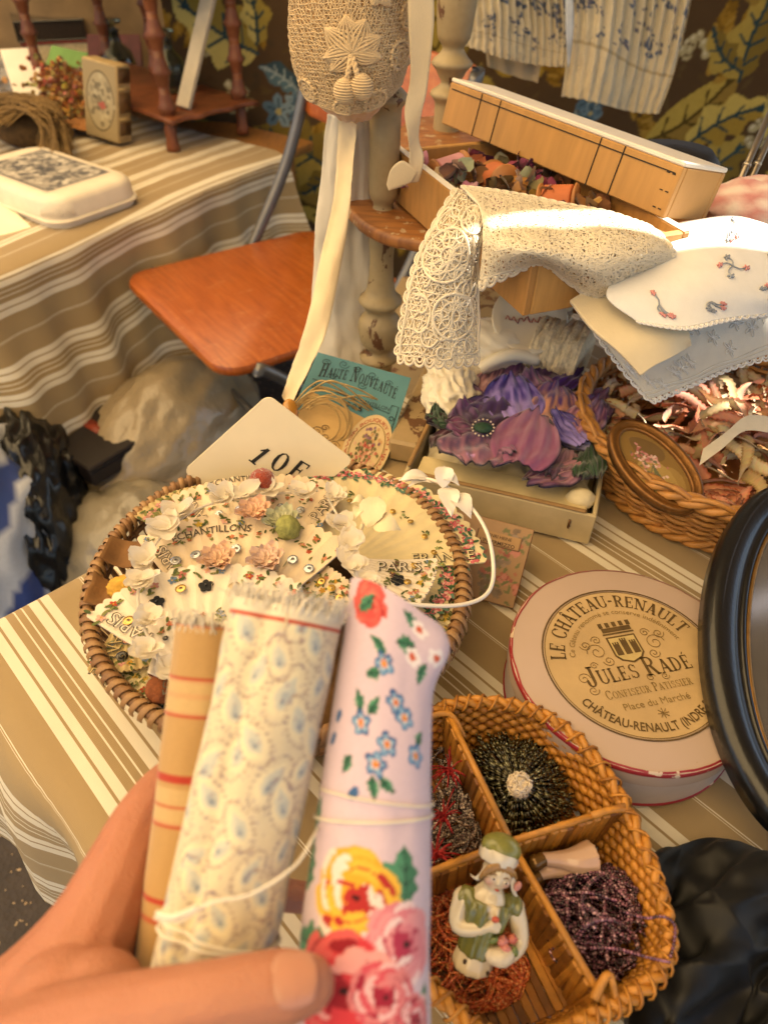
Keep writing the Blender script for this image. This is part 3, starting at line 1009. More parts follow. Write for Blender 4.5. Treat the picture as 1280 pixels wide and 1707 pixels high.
for k in range(26):
    a_ = P(175, 215, LZ + .01) + Vector((rnd.gauss(0, .02), rnd.gauss(0, .02), rnd.uniform(0, .02)))
    b_ = P(120, 150, LZ + .07) + Vector((rnd.gauss(0, .04), rnd.gauss(0, .04), rnd.gauss(0, .02)))
    m2.add(*tube(spline([a_, a_.lerp(b_, .5) + Vector((0, 0, rnd.uniform(0, .02))), b_], 6), .0014, 4))
o = m2.build('stems', MAT('7d6138', .8, .2, 50), bq); o['kind'] = 'stuff'
for k in range(7):        # dry husks lying around its foot
    c = P(rnd.uniform(105, 170), rnd.uniform(185, 242), LZ + .006)
    pt = Patch([[c + Vector((rnd.uniform(-.01, .01) + (j - 1.5) * .022, (i - 1.5) * .02, .012 + rnd.uniform(0, .022))) for j in range(4)] for i in range(4)])
    m2 = MB(); m2.add(*pt.sheet(9, 9)); tag(m2.build('dry_husk', MAT('8e5f31', .8, .3, 60)), 'curled brown dry husk at the foot of the dried bouquet', 'husk', 'dry husks by the bouquet')

# hairy fibre bundle
fb = thing('fibre_hank', 'brown hank of coarse plant fibre lying behind the rounded tin', 'fibre hank', P(60, 250, LZ + .004))
m2 = MB()
for k in range(420):
    a_ = P(rnd.uniform(-60, 20), rnd.uniform(165, 215), LZ + rnd.uniform(.03, .10))
    b_ = P(rnd.uniform(55, 95), rnd.uniform(170, 200), LZ + rnd.uniform(.06, .12))
    c = P(rnd.uniform(60, 125), rnd.uniform(215, 282), LZ + rnd.uniform(.006, .05))
    pts = spline([a_, a_.lerp(b_, .6) + Vector((0, 0, .02)), b_, b_.lerp(c, .5) + Vector((.012, 0, .004)), c], 9)
    m2.add(*tube(pts, rnd.uniform(.0008, .0018), 3, cap=False))
o = m2.build('fibres', MAT('7a6038', .85, .35, 60, 0), fb); o['kind'] = 'stuff'
m2 = MB(); m2.add(*ball(P(50, 215, LZ + .045), .058, 3, (1.5, 1, .75))); m2.build('core', MAT('5c4526', .9, .4, 80, .003), fb)
# clear film heaped at the edge
m2 = MB(); v, f = ball((0, 0, 0), 1, 4)
c0 = P(5, 128, LZ + .05)
v = [c0 + Vector((p.x * .11, p.y * .08, p.z * .05)) * (1 + .35 * abs(fbm(p, 3.1, 4))) for p in v]
m2.add(v, f)
k = NT('film'); k.base((.9, .92, .95)); k.b.inputs['Transmission Weight'].default_value = .75; k.b.inputs['Roughness'].default_value = .12; k.b.inputs['IOR'].default_value = 1.15
tag(m2.build('clear_film', k.m, smooth=False), 'crumpled clear plastic film beside the dried bouquet', 'film')

# ------------------------------------------------------------------ bags and boxes on the ground between the tables
def crumple(c, r, sub, amp, sc, seed, ridge=2.4, yaw=0.):
    v, f = ball((0, 0, 0), 1, sub)
    rt = Matrix.Rotation(yaw, 3, 'Z')
    out = []
    for p in v:
        n_ = 1 - abs(fbm(p + Vector((seed, 0, 0)), sc, 2)) * ridge
        q_ = Vector((p.x + .3 * p.y, p.y * .45 + p.z * .3, p.z * .5)); k_ = 1 + amp * .5 * (1 - 2.2 * abs(fbm(q_ + Vector((seed, 0, 0)), sc * 1.5, 3))) + amp * .3 * n_
        p2 = Vector((p.x * r[0], p.y * r[1], p.z * r[2])) * k_
        # flatten where it rests
        if p2.z < -r[2] * .7: p2.z = -r[2] * .7
        out.append(Vector(c) + rt @ p2)
    m2 = MB(); m2.add(out, f); return m2
def bagat(name, label, px, py, r, col_, rough, amp, sc, seed, z=None, yaw=0., sheen=0., spec=.4, cat='bag', trans=0.):
    z = r[2] * .7 + .004 if z is None else z
    m2 = crumple(P(px, py, z), r, 5, amp, sc, seed, yaw=yaw)
    return tag(m2.build(name, MAT(col_, rough, .12, 12, .008, 26, sheen=sheen, spec=spec, trans=trans, coat=.3)), label, cat)
bagat('plastic_bag', 'beige translucent plastic bag with sagging folds on the ground beside the chair', 300, 760, (.15, .26, .22), '8f8068', .28, .08, 2.4, 3.1, yaw=-.5)
bagat('plastic_bag', 'pale grey crumpled bag on the ground behind the fan basket', 240, 930, (.18, .16, .16), '837a69', .3, .09, 2.8, 7.7)
bagat('plastic_bag', 'black crumpled bin bag on the ground beside the blue and white bag', 85, 860, (.09, .20, .24), '0d0d0e', .35, .18, 3.2, 1.3, yaw=.3)
bagat('fabric_bag', 'light grey cloth bag pushed back under the low table', 290, 640, (.17, .15, .17), '857c6c', .7, .2, 2.6, 9.2)
# blue and white woven bag
v, f = ball((0, 0, 0), 1, 5)
c0 = P(15, 900, .19)
m2 = MB(); pts = [c0 + Vector((p.x * .13, p.y * .19, p.z * .24)) * (1 + .12 * (1 - 2 * abs(fbm(p, 1.9, 2)))) for p in v]
blue, wht, org = lin('2c3f7a'), lin('b9bcc4'), lin('b0563a')
cl = []
for p in pts:
    s_ = (p.x - c0.x) * .8 - (p.z - c0.z) * .5 + .5 + .02 * fbm(p, 14)
    fr_ = (s_ / .105) % 1
    cl.append(blue if .30 < fr_ < .72 else wht)
m2.add(pts, f, color=cl)
tag(m2.build('woven_bag', ATTR(.5, .0006, 300, .1, .4, .1)), 'big blue and white striped woven bag on the ground by the table corner', 'bag')
# dark albums and a small box
def gbox(name, label, px, py, z, s_, yaw, c_, cat, tilt=0., rough=.5):
    b = thing(name, label, cat, P(px, py, z), Matrix.Rotation(yaw, 3, 'Z') @ Matrix.Rotation(tilt, 3, 'X'))
    m2 = MB(); m2.add(*box(*s_[:2], s_[2] * .72, .004, (0, 0, -s_[2] * .14))); m2.build('box_body', MAT(c_, rough, .2, 30), b, world=False, sharp=30)
    m2 = MB(); m2.add(*box(s_[0] + .006, s_[1] + .006, s_[2] * .28, .003, (0, 0, s_[2] * .361))); m2.build('lid', MAT(c_, rough, .2, 30), b, world=False, sharp=30)
    return b
b = gbox('album_box', 'dark brown album box with a red mark lying on the bags', 192, 722, .30, (.17, .24, .05), -.62, '1b1413', 'box')
m2 = MB(); m2.add(*box(.05, .025, .0012, 0, (-.02, -.03, .0258))); m2.build('red_mark', MAT('7a2f1c', .5), b, world=False)
gbox('small_box', 'small brown cardboard box against the black bin bag', 128, 765, .24, (.10, .09, .09), -.4, '4a3a2c', 'box')
gbox('storage_crate', 'white plastic storage crate standing under the low table', 215, 690, .10, (.30, .36, .20), -.5, 'a9a49b', 'crate')
for px, py in ((203, 640), (135, 705)):
    q = P(px, py, .28)
    m2 = MB(); m2.add(*tube(spline([q + Vector((0, .02, .14)), q + Vector((.004, .015, 0)), q + Vector((-.012, 0, -.16)), q + Vector((.0, 0, -.27))], 10), .016, 8)); tag(m2.build('black_strap', MAT('0b0b0b', .6)), 'black strap hanging down under the wavy striped cloth', 'strap', 'black straps under the low table')

# ------------------------------------------------------------------ painted etagere behind the table
def m_chipped(paint='a3916c', wood='6a4528'):
    k = NT('chipped_paint')
    f = k.noise(38, 6, k.mapped(k.obj(), scale=(1, 1, .35)), .65, .5)
    g = k.noise(9, 3, k.mapped(k.obj(), scale=(1, 1, .5)))
    fac = k.math('GREATER_THAN', k.math('ADD', f, k.math('MULTIPLY', g, .35)), .76)
    wd = k.mix(k.noise(50, 3), lin(wood), lin('4a2f1c'))
    pt = k.mix(k.noise(120, 3), lin(paint), lin('8d7b58'))
    k.base(k.mix(fac, pt, wd)); k.b.inputs['Roughness'].default_value = .55
    k.bump(k.math('SUBTRACT', 1, fac), .0012, .8)
    return k.m
CHIP = m_chipped()
P1 = Vector((-.014, .782, 0)); P2 = PY(752, 120, 1.08); P2 = Vector((P2.x, P2.y, 0))
SHZ = .944
eg = thing('etagere', 'chipped cream painted etagere with turned posts behind the main table', 'etagere', (P1.x, P1.y, 0))
def turned(h0, h1, r, marks):
    """profile from h0 to h1; marks = [(z, kind)]"""
    prof = []
    n = int((h1 - h0) / .004)
    for i in range(n + 1):
        z = h0 + (h1 - h0) * i / n
        k = 1.
        for mz, kind in marks:
            d = z - mz
            if kind == 'ring': k += .45 * math.exp(-(d / .006) ** 2)
            elif kind == 'neck': k -= .35 * math.exp(-(d / .007) ** 2)
            elif kind == 'vase': k += .65 * math.exp(-(d / .035) ** 2)
            elif kind == 'bulb': k += .34 * math.exp(-(d / .045) ** 2)
            elif kind == 'thin': k -= .15 * math.exp(-(d / .03) ** 2)
        prof.append((r * k, z))
    return prof
pm1 = [(SHZ + .105, 'ring'), (SHZ + .12, 'neck'), (SHZ + .135, 'ring'), (SHZ + .003, 'neck'), (SHZ - .06, 'thin'), (SHZ - .105, 'ring'), (SHZ - .12, 'neck'), (SHZ - .14, 'vase'), (SHZ - .17, 'neck'), (SHZ - .18, 'ring'), (.66, 'ring'), (.4, 'vase'), (.2, 'ring')]
m2 = MB(); m2.add(*lathe(turned(0, SHZ + .19, .0155, pm1), 20), mt=Matrix.Translation(P1)); m2.build('turned_post', CHIP, eg)
z2 = PY(752, 105, 1.08).z
pm2 = [(z2, 'ring'), (z2 + .017, 'neck'), (z2 - .022, 'neck'), (z2 - .035, 'ring'), (z2 + .070, 'bulb'), (z2 - .2, 'ring'), (.6, 'vase')]
m2 = MB(); m2.add(*lathe(turned(0, z2 + .16, .0185, pm2), 20), mt=Matrix.Translation(P2)); m2.build('turned_post', CHIP, eg)
P3 = P(1235, 400, SHZ) + Vector((-.01, -.03, 0)); P3.z = 0; P4 = P1 + Vector((.40, -.10, 0)) + Vector((.06, .12, 0))
m2 = MB(); m2.add(*lathe(turned(0, SHZ + .02, .0155, pm1), 16), mt=Matrix.Translation(P3)); m2.build('turned_post', CHIP, eg)
# shelves: rounded front-left corner at the post
def m_shelfwood():
    k = NT('worn_shelf')
    f = k.noise(16, 5, k.mapped(k.obj(), scale=(2, 9, 1), rot=(0, 0, .5)), .6, .4)
    c = k.ramp(f, [(.3, '6b4020'), (.6, '93602f')])
    e = k.math('GREATER_THAN', k.noise(55, 5), .60)
    c = k.mix(k.math('MULTIPLY', e, .55), c, lin('b9a888'))
    k.base(c); k.b.inputs['Roughness'].default_value = .5; k.bump(f, .0005, .5)
    return k.m
SHW = m_shelfwood()
A_ = P(588, 354, SHZ); B_ = P(735, 408, SHZ)
pts = [A_, P(640, 388, SHZ), B_, P(960, 470, SHZ), P(1200, 450, SHZ), P(1320, 410, SHZ), P(1325, 345, SHZ), P(1200, 318, SHZ), P(1090, 298, SHZ), P(980, 290, SHZ), P2 + Vector((.05, .03, 0)), P2 + Vector((-.05, .04, 0)), P1 + Vector((-.035, .05, 0))]
out = [(q.x, q.y) for q in spline(pts, 48, True)]
sg = slabmb(out, .014, .004); sg.v = [(x, y, z + SHZ - .014) for x, y, z in sg.v]; sg.build('shelf', SHW, eg, sharp=50)
LSH = .742
pts = [P(652, 775, LSH), P(700, 640, LSH), P(735, 598, LSH)]
o_ = P(640, 800, LSH)
quad = [P(655, 765, LSH), P(640, 640, LSH), P(655, 575, LSH), P(760, 560, LSH), P(740, 615, LSH)]
low = slabmb([(P1.x - .035, P1.y - .10), (P1.x + .14, P1.y - .20), (P2.x + .35, P2.y - .25), (P2.x + .35, P2.y + .05), (P2.x - .05, P2.y + .05), (P1.x - .05, P1.y + .03)], .016, .003)
low.v = [(x, y, z + LSH - .05) for x, y, z in low.v]; low.build('shelf', m_chipped('9a8566', '7a5230'), eg, sharp=50)

# wooden plank end standing between the blue card and the cardboard box
O = P(660, 770, .752); X = P(738, 598, .752)
pk = thing('wooden_plank', 'worn wooden plank lying beside the cardboard box behind the blue card', 'plank', O, frame((X - O)).to_3x3())
L_ = (X - O).length
m2 = MB(); m2.add(*box(L_ * 1.0, .032, .026, .003, (L_ / 2, -.0185 + .012, .0135))); m2.build('plank', m_chipped('a88d66', '6b4a2e'), pk, world=False, sharp=30)

# ------------------------------------------------------------------ wooden drawer with haberdashery
PINE = MAT('a87a42', .5, .16, 22, .0004, 120, stretch=(1, 6, 1))
PINE2 = MAT('b4884c', .5, .14, 22, .0004, 120, stretch=(6, 1, 1))
d1 = Vector((.40, -.917, 0)).normalized(); d2 = Vector((.917, .40, 0)).normalized()
DN = Vector((.107, .545, SHZ + .003)); DL, DW, DH = .285, .152, .052
dr = thing('pine_box', 'open shallow pine box full of dried flowers and spools on the etagere', 'box', DN, Matrix((d2, -d1, Vector((0, 0, 1)))).transposed())
# local x = d2 (width), y = -d1 (away), z up
def wall(nm, sx, sy, sz, c, mat_):
    m2 = MB(); m2.add(*box(sx, sy, sz, .0012, c)); return m2.build(nm, mat_, dr, world=False, smooth=False)
wall('side_panel', .007, DL, DH, (.0035, DL / 2, DH / 2), PINE)
wall('side_panel', .007, DL, DH, (DW - .0035, DL / 2, DH / 2), PINE)
wall('end_panel', DW - .0142, .007, DH, (DW / 2, .0035, DH / 2), PINE2)
wall('end_panel', DW - .0142, .007, DH - .004, (DW / 2, DL - .0035, DH / 2 - .002), PINE2)
wall('box_floor', DW - .0142, DL - .0142, .004, (DW / 2, DL / 2, .004), PINE2)
m2 = MB()
for x in (.0035, DW - .0035): m2.add(*box(.0066, DL - .002, .0006, 0, (x, DL / 2, DH + .0004)))
m2.build('sunlit_rim', MAT('e6e0d4', .5, .05, 60), dr, world=False, smooth=False)  # pale strips put the sunlight along the side tops into colour
INV = MW[dr.name]
def DP(x, y, z): return INV @ Vector((x, y, z))
# lid with pencilled lines, lying tilted on the far side of the drawer
O = P(735, 205, SHZ + DH + .004); X = P(1103, 364, SHZ + DH + .004)
lx = (X - O).normalized()
ly = Vector((-lx.y, lx.x, 0))
tilt = R(-13)
lid = thing('box_lid', 'long pine box lid with pencilled cross lines lying across the open pine box', 'box lid', O, frame(lx).to_3x3() @ Matrix.Rotation(tilt, 3, 'X'))
LL, LD_, LH = (X - O).length, .065, .041
LIDW = MAT('ae8247', .5, .12, 14, .0003, 150, stretch=(8, 1, 1))
def lw(nm, sx, sy, sz, c, mat_):
    m2 = MB(); m2.add(*box(sx, sy, sz, .001, c)); return m2.build(nm, mat_, lid, world=False, smooth=False)
lw('front_panel', LL, .006, LH, (LL / 2, .003, LH / 2), LIDW)
lw('back_panel', LL, .006, LH, (LL / 2, LD_ - .003, LH / 2), LIDW)
lw('end_panel', .006, LD_ - .0122, LH, (.003, LD_ / 2, LH / 2), LIDW)
lw('end_panel', .006, LD_ - .0122, LH, (LL - .003, LD_ / 2, LH / 2), LIDW)
lw('lid_top', LL, LD_, .004, (LL / 2, LD_ / 2, LH + .0022), MAT('d8d0c2', .4, .08, 30))  # whitish tone stands in for sun on the pine top
PENC = MAT('2b2118', .8, .1, 50, 0)
for x in (.055, .085, .71 * LL, .80 * LL):
    m2 = MB(); m2.add(*box(.0011, .0006, LH, 0, (x, -.0004, LH / 2))); m2.build('pencil_line', PENC, lid, world=False, smooth=False)
m2 = MB(); m2.add(*box(LL - .01, .0006, .0009, 0, (LL / 2, -.0004, LH - .006))); m2.build('pencil_line', PENC, lid, world=False, smooth=False)
for x in (LL - .012, LL - .006):
    for z in (.006, .02, .034):
        m2 = MB(); m2.add(*box(.003, .0008, .0008, 0, (x, -.0004, z))); m2.build('pin', PENC, lid, world=False, smooth=False)
# contents
rnd = random.Random(3)
def blossom(mb, c, s, cols_, n=9, rnd=rnd):
    for k in range(n):
        rr = Quaternion((rnd.gauss(0, 1), rnd.gauss(0, 1), rnd.gauss(0, 1), rnd.gauss(0, 1))).normalized().to_matrix()
        cc = tuple(x * rnd.uniform(.7, 1.2) for x in lin(rnd.choice(cols_)))
        pt = []
        for i in range(4):
            for j in range(4):
                u, w = i / 3, j / 3 - .5
                wd = math.sin(PI * (.15 + .8 * u))
                pt.append(Vector(c) + rr @ Vector((u * s, w * s * wd, s * .35 * (u - .5) ** 2 + s * .5 * w * w)))
        mb.add(pt, gridf(4, 4), color=cc)
cols_by = [(['c98a96', 'b0707f', 'd9a6a8'], 'dusty pink'), (['7a2b45', '8d3a52', '5e2036'], 'crimson'), (['8a5a34', 'a8743c', '6b4424'], 'brown'), (['b59a7c', 'cbb598', '9a7d5c'], 'beige')]
spots = [(.03, .25), (.05, .21), (.075, .235), (.10, .20), (.055, .17), (.03, .15), (.085, .165), (.11, .15), (.05, .115), (.09, .12), (.12, .10), (.03, .10), (.07, .085), (.11, .235), (.125, .19), (.028, .20)]
for k, (x, y) in enumerate(spots):
    cols_, nm = cols_by[[0, 2, 1, 1, 2, 0, 3, 1, 3, 2, 2, 0, 1, 3, 2, 3][k]]
    c = DP(x, y, .028 + rnd.uniform(0, .012))
    m2 = MB()
    for q in range(4): blossom(m2, c + Vector((rnd.gauss(0, .008), rnd.gauss(0, .008), rnd.gauss(0, .005))), .019, cols_, 7)
    tag(m2.build('dried_flower', ATTR(.8, 0, key='dry')), f'{nm} dried cloth flower in the open pine box', 'flower', f'{nm} flowers in the pine box')
for k, (x, y, yaw) in enumerate(((.075, .19, .3), (.10, .12, 1.2), (.04, .225, 2.0))):
    c = DP(x, y, .04)
    sp = thing('thread_spool', ['terracotta thread spool lying among the crimson dried flowers', 'terracotta thread spool at the near end of the pine box', 'pink thread spool at the far end of the pine box'][k], 'spool', c, Matrix.Rotation(yaw, 3, 'Z') @ Matrix.Rotation(R(80), 3, 'X'))
    m2 = MB(); m2.add(*lathe([(.016, -.018), (.017, -.016), (.012, -.014), (.012, .014), (.017, .016), (.016, .018)], 18)); m2.build('spool_core', MAT('a8703e', .5), sp, world=False)
    pr = [(.0125, -.0135)] + [(.0150 + .0006 * (i % 2), -.013 + .026 * i / 24) for i in range(25)] + [(.0125, .0135)]
    m2 = MB(); m2.add(*lathe(pr, 18)); m2.build('thread', MAT('b8683c' if k < 2 else 'c78f95', .7, .1, 60), sp, world=False)
m2 = MB()
for k in range(60):
    c = DP(rnd.uniform(.02, .13), rnd.uniform(.03, .26), .012 + rnd.uniform(0, .012))
    m2.add(*tube(spline([c, c + Vector((rnd.gauss(0, .012), rnd.gauss(0, .012), .01)), c + Vector((rnd.gauss(0, .022), rnd.gauss(0, .022), .004))], 6), .0012, 4))
o = m2.build('dry_stems', MAT('6d4c2a', .8, .3, 60), None); tag(o, 'tangle of dry brown stems lining the open pine box', 'stems', kind='stuff')

# ------------------------------------------------------------------ lace
LACE = MAT('d9ccb2', .85, .10, 160, .0004, 700, sheen=.3)
def lace_net(mb, pt, nu, nv, rad, off=.0, edge=0, seed=0, fill=1.0):
    """irregular needle-lace ground on a sheet: bars between jittered knots"""
    rn = random.Random(seed)
    J = [[(min(1, max(0, (i + rn.uniform(-.28, .28)) / (nu - 1))), min(1, max(0, (j + rn.uniform(-.28, .28) + .5 * (i % 2)) / (nv - .5)))) for j in range(nv)] for i in range(nu)]
    for i in range(nu):
        for j in range(nv):
            for di, dj in ((1, 0), (0, 1), (1, -1 if i % 2 == 0 else 1)):
                a, b = i + di, j + dj
                if 0 <= a < nu and 0 <= b < nv and rn.random() < fill:
                    p, q = J[i][j], J[a][b]
                    pts = [pt.on(p[0] + (q[0] - p[0]) * t_, p[1] + (q[1] - p[1]) * t_, off) for t_ in (0, .5, 1)]
                    mb.add(*tube(pts, rad * rn.uniform(.8, 1.3), 4, cap=False))
def lace_curve(mb, pt, uvs, rad, off=.0006, n=None, seg=5):
    n = n or max(6, len(uvs) * 3)
    s_ = spline([Vector((u, v, 0)) for u, v in uvs], n)
    mb.add(*tube([pt.on(min(1, max(0, q.x)), min(1, max(0, q.y)), off) for q in s_], rad, seg))
def lace_wheel(mb, pt, u, v, ru, rv, rad, petals=8, off=.001):
    for rr in (.28, .62, 1.):
        mb.add(*tube([pt.on(min(1, max(0, u + ru * rr * math.cos(a))), min(1, max(0, v + rv * rr * math.sin(a))), off) for a in np.linspace(0, 2 * PI, 28)], rad * (1.4 if rr == 1 else 1), 5))
    for k in range(petals):
        a = 2 * PI * k / petals
        uv_ = [(u + ru * q * math.cos(a + d), v + rv * q * math.sin(a + d)) for q, d in ((.28, 0), (.55, -.3), (.95, 0), (.55, .3), (.28, 0))]
        lace_curve(mb, pt, uv_, rad, off, 12, 4)
def scallops(mb, pt, side, n, depth, rad, u0=0., u1=1., thick=1.6):
    """round loops standing past an edge; side = (axis, value): axis 0 -> edge at u, 1 -> edge at v"""
    for k in range(n):
        for rr, th in ((1., thick), (.5, 1.)):
            pts = []
            for q in range(9):
                a = PI * q / 8
                t_ = u0 + (u1 - u0) * (k + .5 - .5 * math.cos(a) * rr) / n
                t2 = min(1, max(0, t_))
                if side[0] == 1:
                    b = pt.at(t2, side[1]); inn = pt.at(t2, abs(side[1] - .1))
                else:
                    b = pt.at(side[1], t2); inn = pt.at(abs(side[1] - .1), t2)
                outv = (b - inn).normalized()
                pts.append(b + outv * depth * rr * math.sin(a))
            mb.add(*tube(pts, rad * th, 5))
def lacecloth():
    """fine tulle between the bars: cloth with small woven holes"""
    k = NT('tulle')
    vo = k.n('TexVoronoi'); vo.feature = 'DISTANCE_TO_EDGE'; vo.inputs['Scale'].default_value = 330; k.l(k.obj(), vo.inputs['Vector'])
    hole = k.math('GREATER_THAN', vo.outputs[0], .12)
    big = k.math('GREATER_THAN', k.noise(120, 2), .34)
    fac = k.math('MULTIPLY', hole, k.math('MULTIPLY', big, .9))
    tr = k.n('BsdfTransparent'); mx = k.n('MixShader')
    k.b.inputs['Base Color'].default_value = (*lin('d6c9ae'), 1); k.b.inputs['Roughness'].default_value = .9
    k.l(fac, mx.inputs[0]); k.l(k.b.outputs[0], mx.inputs[1]); k.l(tr.outputs[0], mx.inputs[2]); k.l(mx.outputs[0], k.out.inputs['Surface'])
    return k.m
TULLE = lacecloth()
zt = SHZ + DH + .008
def lace_piece(parent, nm, net, nu, nv, rad, wheels, sc_edges, seed):
    pt = Patch(net)
    mb = MB(); lace_net(mb, pt, nu, nv, rad, 0, seed=seed); o = mb.build(nm + '_mesh_ground', LACE, parent); o['kind'] = 'stuff'
    mb = MB(); mb.add(*pt.sheet(30, 24, wob=lambda u, v: -.0008)); mb.build(nm + '_tulle', TULLE, parent)
    rn = random.Random(seed + 1)
    mb = MB()
    for w in wheels: lace_wheel(mb, pt, *w[:4], rad * 1.5, w[4])
    for k in range(34):       # scrolling cords
        u, v = rn.uniform(.06, .94), rn.uniform(.1, .9)
        a = rn.uniform(0, 6.28); s_ = rn.uniform(.05, .10)
        uvs = [(u + s_ * q * .22 * math.cos(a + q * .75), v + s_ * 1.5 * q * .22 * math.sin(a + q * .75)) for q in range(1, 8)]
        lace_curve(mb, pt, uvs, rad * 1.7, .0008)
    for vv in (.03, .97):
        lace_curve(mb, pt, [(q / 12, vv + .012 * math.sin(q * 2.2)) for q in range(13)], rad * 2.2, .0006, 60)
    o = mb.build(nm + '_motifs', LACE, parent)
    mb = MB()
    for side, n_, dp, a0, a1 in sc_edges: scallops(mb, pt, side, n_, dp, rad * 1.3, a0, a1)
    mb.build(nm + '_scallops', LACE, parent)
    return pt
lc = thing('lace_border', 'wide ecru needle-lace border draped over the near corner of the pine box', 'lace', DP(0, 0, DH))
def zr(a): return [P(*q) for q in a]
# hanging end, rows from the top fold down; columns left to right
net1 = [zr([(762, 316, zt + .006), (785, 322, zt + .008), (808, 332, zt + .010), (828, 350, zt + .006)]),
        zr([(726, 372, zt - .006), (758, 378, zt + .004), (786, 390, zt + .004), (800, 402, zt - .004)]),
        zr([(694, 440, .972), (732, 446, .982), (772, 452, .98), (797, 458, .970)]),
        zr([(676, 516, .940), (716, 520, .948), (762, 526, .946), (798, 528, .936)]),
        zr([(664, 592, .905), (708, 598, .912), (756, 600, .91), (798, 594, .902)])]
lace_piece(lc, 'hanging', net1, 26, 13, .00065, [(.42, .4, .16, .30, 12), (.75, .62, .12, .24, 8), (.18, .6, .08, .2, 6)], [((1, 0.), 14, .005, 0, 1), ((0, 1.), 9, .007, 0, 1)], 4)
# band across the drawer
net2 = [zr([(770, 312, zt + .012), (800, 345, zt + .014), (806, 400, zt + .0), (800, 468, .975)]),
        zr([(820, 318, zt + .012), (834, 360, zt + .012), (838, 412, zt + .006), (842, 455, .985)]),
        zr([(880, 328, zt + .010), (890, 370, zt + .012), (896, 418, zt + .008), (902, 440, .992)]),
        zr([(945, 342, zt + .008), (948, 380, zt + .010), (946, 432, zt + .002), (950, 470, .975)]),
        zr([(1010, 354, zt + .006), (1012, 396, zt + .010), (1006, 450, zt - .006), (1000, 496, .965)]),
        zr([(1065, 372, zt + .004), (1074, 405, zt + .004), (1066, 440, zt - .006), (1052, 476, .968)]),
        zr([(1088, 382, zt + .000), (1112, 410, zt - .004), (1118, 430, zt - .012), (1110, 448, .978)])]
lace_piece(lc, 'draped', net2, 34, 14, .0008, [(.70, .52, .10, .32, 16), (.30, .3, .08, .22, 10), (.92, .5, .06, .3, 8)], [((1, 1.), 17, .008, 0, 1), ((1, 0.), 24, .003, 0, 1), ((0, 1.), 5, .006, 0, 1)], 9)

# ------------------------------------------------------------------ handkerchiefs on the right
def m_satin(c_, rough=.45, name='satin'):
    return MAT(c_, rough, .06, 30, .0003, 500, sheen=.4, spec=.35)
hz = .975
WHT = MAT('dcd8d0', .8, .05, 50, .0004, 900, sheen=.2)
def cloth(name, label, net, mat_, nu=40, nv=30, th=.0012, wob=None, cat='handkerchief', group=None):
    pt = Patch(net); mb = MB(); mb.add(*pt.sheet(nu, nv, th, wob))
    t_ = thing(name, label, cat, pt.at(.5, .5), group=group)
    mb.build('cloth', mat_, t_)
    return t_, pt
# lowest: eyelet edging, hangs over the wicker basket
netA = [zr([(960, 470, .955), (1060, 445, .965), (1170, 420, .965), (1300, 400, .965)]),
        zr([(990, 545, .935), (1080, 520, .945), (1180, 500, .95), (1300, 470, .95)]),
        zr([(1035, 610, .905), (1110, 595, .915), (1200, 560, .925), (1300, 520, .925)]),
        zr([(1082, 666, .880), (1150, 640, .885), (1220, 610, .892), (1300, 585, .895)])]
hA, ptA = cloth('handkerchief', 'ecru linen cloth with embroidered scalloped eyelet edge over the wicker basket', netA, MAT('cfc7b6', .8, .06, 50, .0004, 800), th=.001)
mb = MB(); scallops(mb, ptA, (0, 1.), 20, .0055, .0007); scallops(mb, ptA, (1, 0.), 14, .003, .0006)
rnd = random.Random(17)
for k in range(14):
    u, v = rnd.uniform(.5, .9), .06 + .88 * k / 14
    for pz in range(5):
        a = pz * 2 * PI / 5
        lace_curve(mb, ptA, [(u, v), (u + .05 * math.cos(a - .3), v + .022 * math.sin(a - .3)), (u + .08 * math.cos(a), v + .034 * math.sin(a)), (u + .05 * math.cos(a + .3), v + .022 * math.sin(a + .3)), (u, v)], .00045, .0008, 12, 4)
for vv in (.9, .94): lace_curve(mb, ptA, [(vv + .01 * math.sin(q), q / 20) for q in range(21)], .0005, .0008, 80, 4)
mb.build('embroidery', WHT, hA)
# middle: folded satin
netB = [zr([(950, 500, .962), (990, 478, .968), (1050, 462, .972), (1110, 470, .972)]),
        zr([(985, 545, .955), (1030, 520, .962), (1090, 505, .966), (1140, 520, .962)]),
        zr([(1030, 585, .945), (1065, 565, .952), (1110, 552, .956), (1150, 562, .950)]),
        zr([(1068, 626, .930), (1090, 610, .936), (1122, 594, .940), (1152, 576, .940)])]
cloth('handkerchief', 'plain folded champagne satin handkerchief between the eyelet cloth and white one', netB, m_satin('d3c19c'), th=.003)
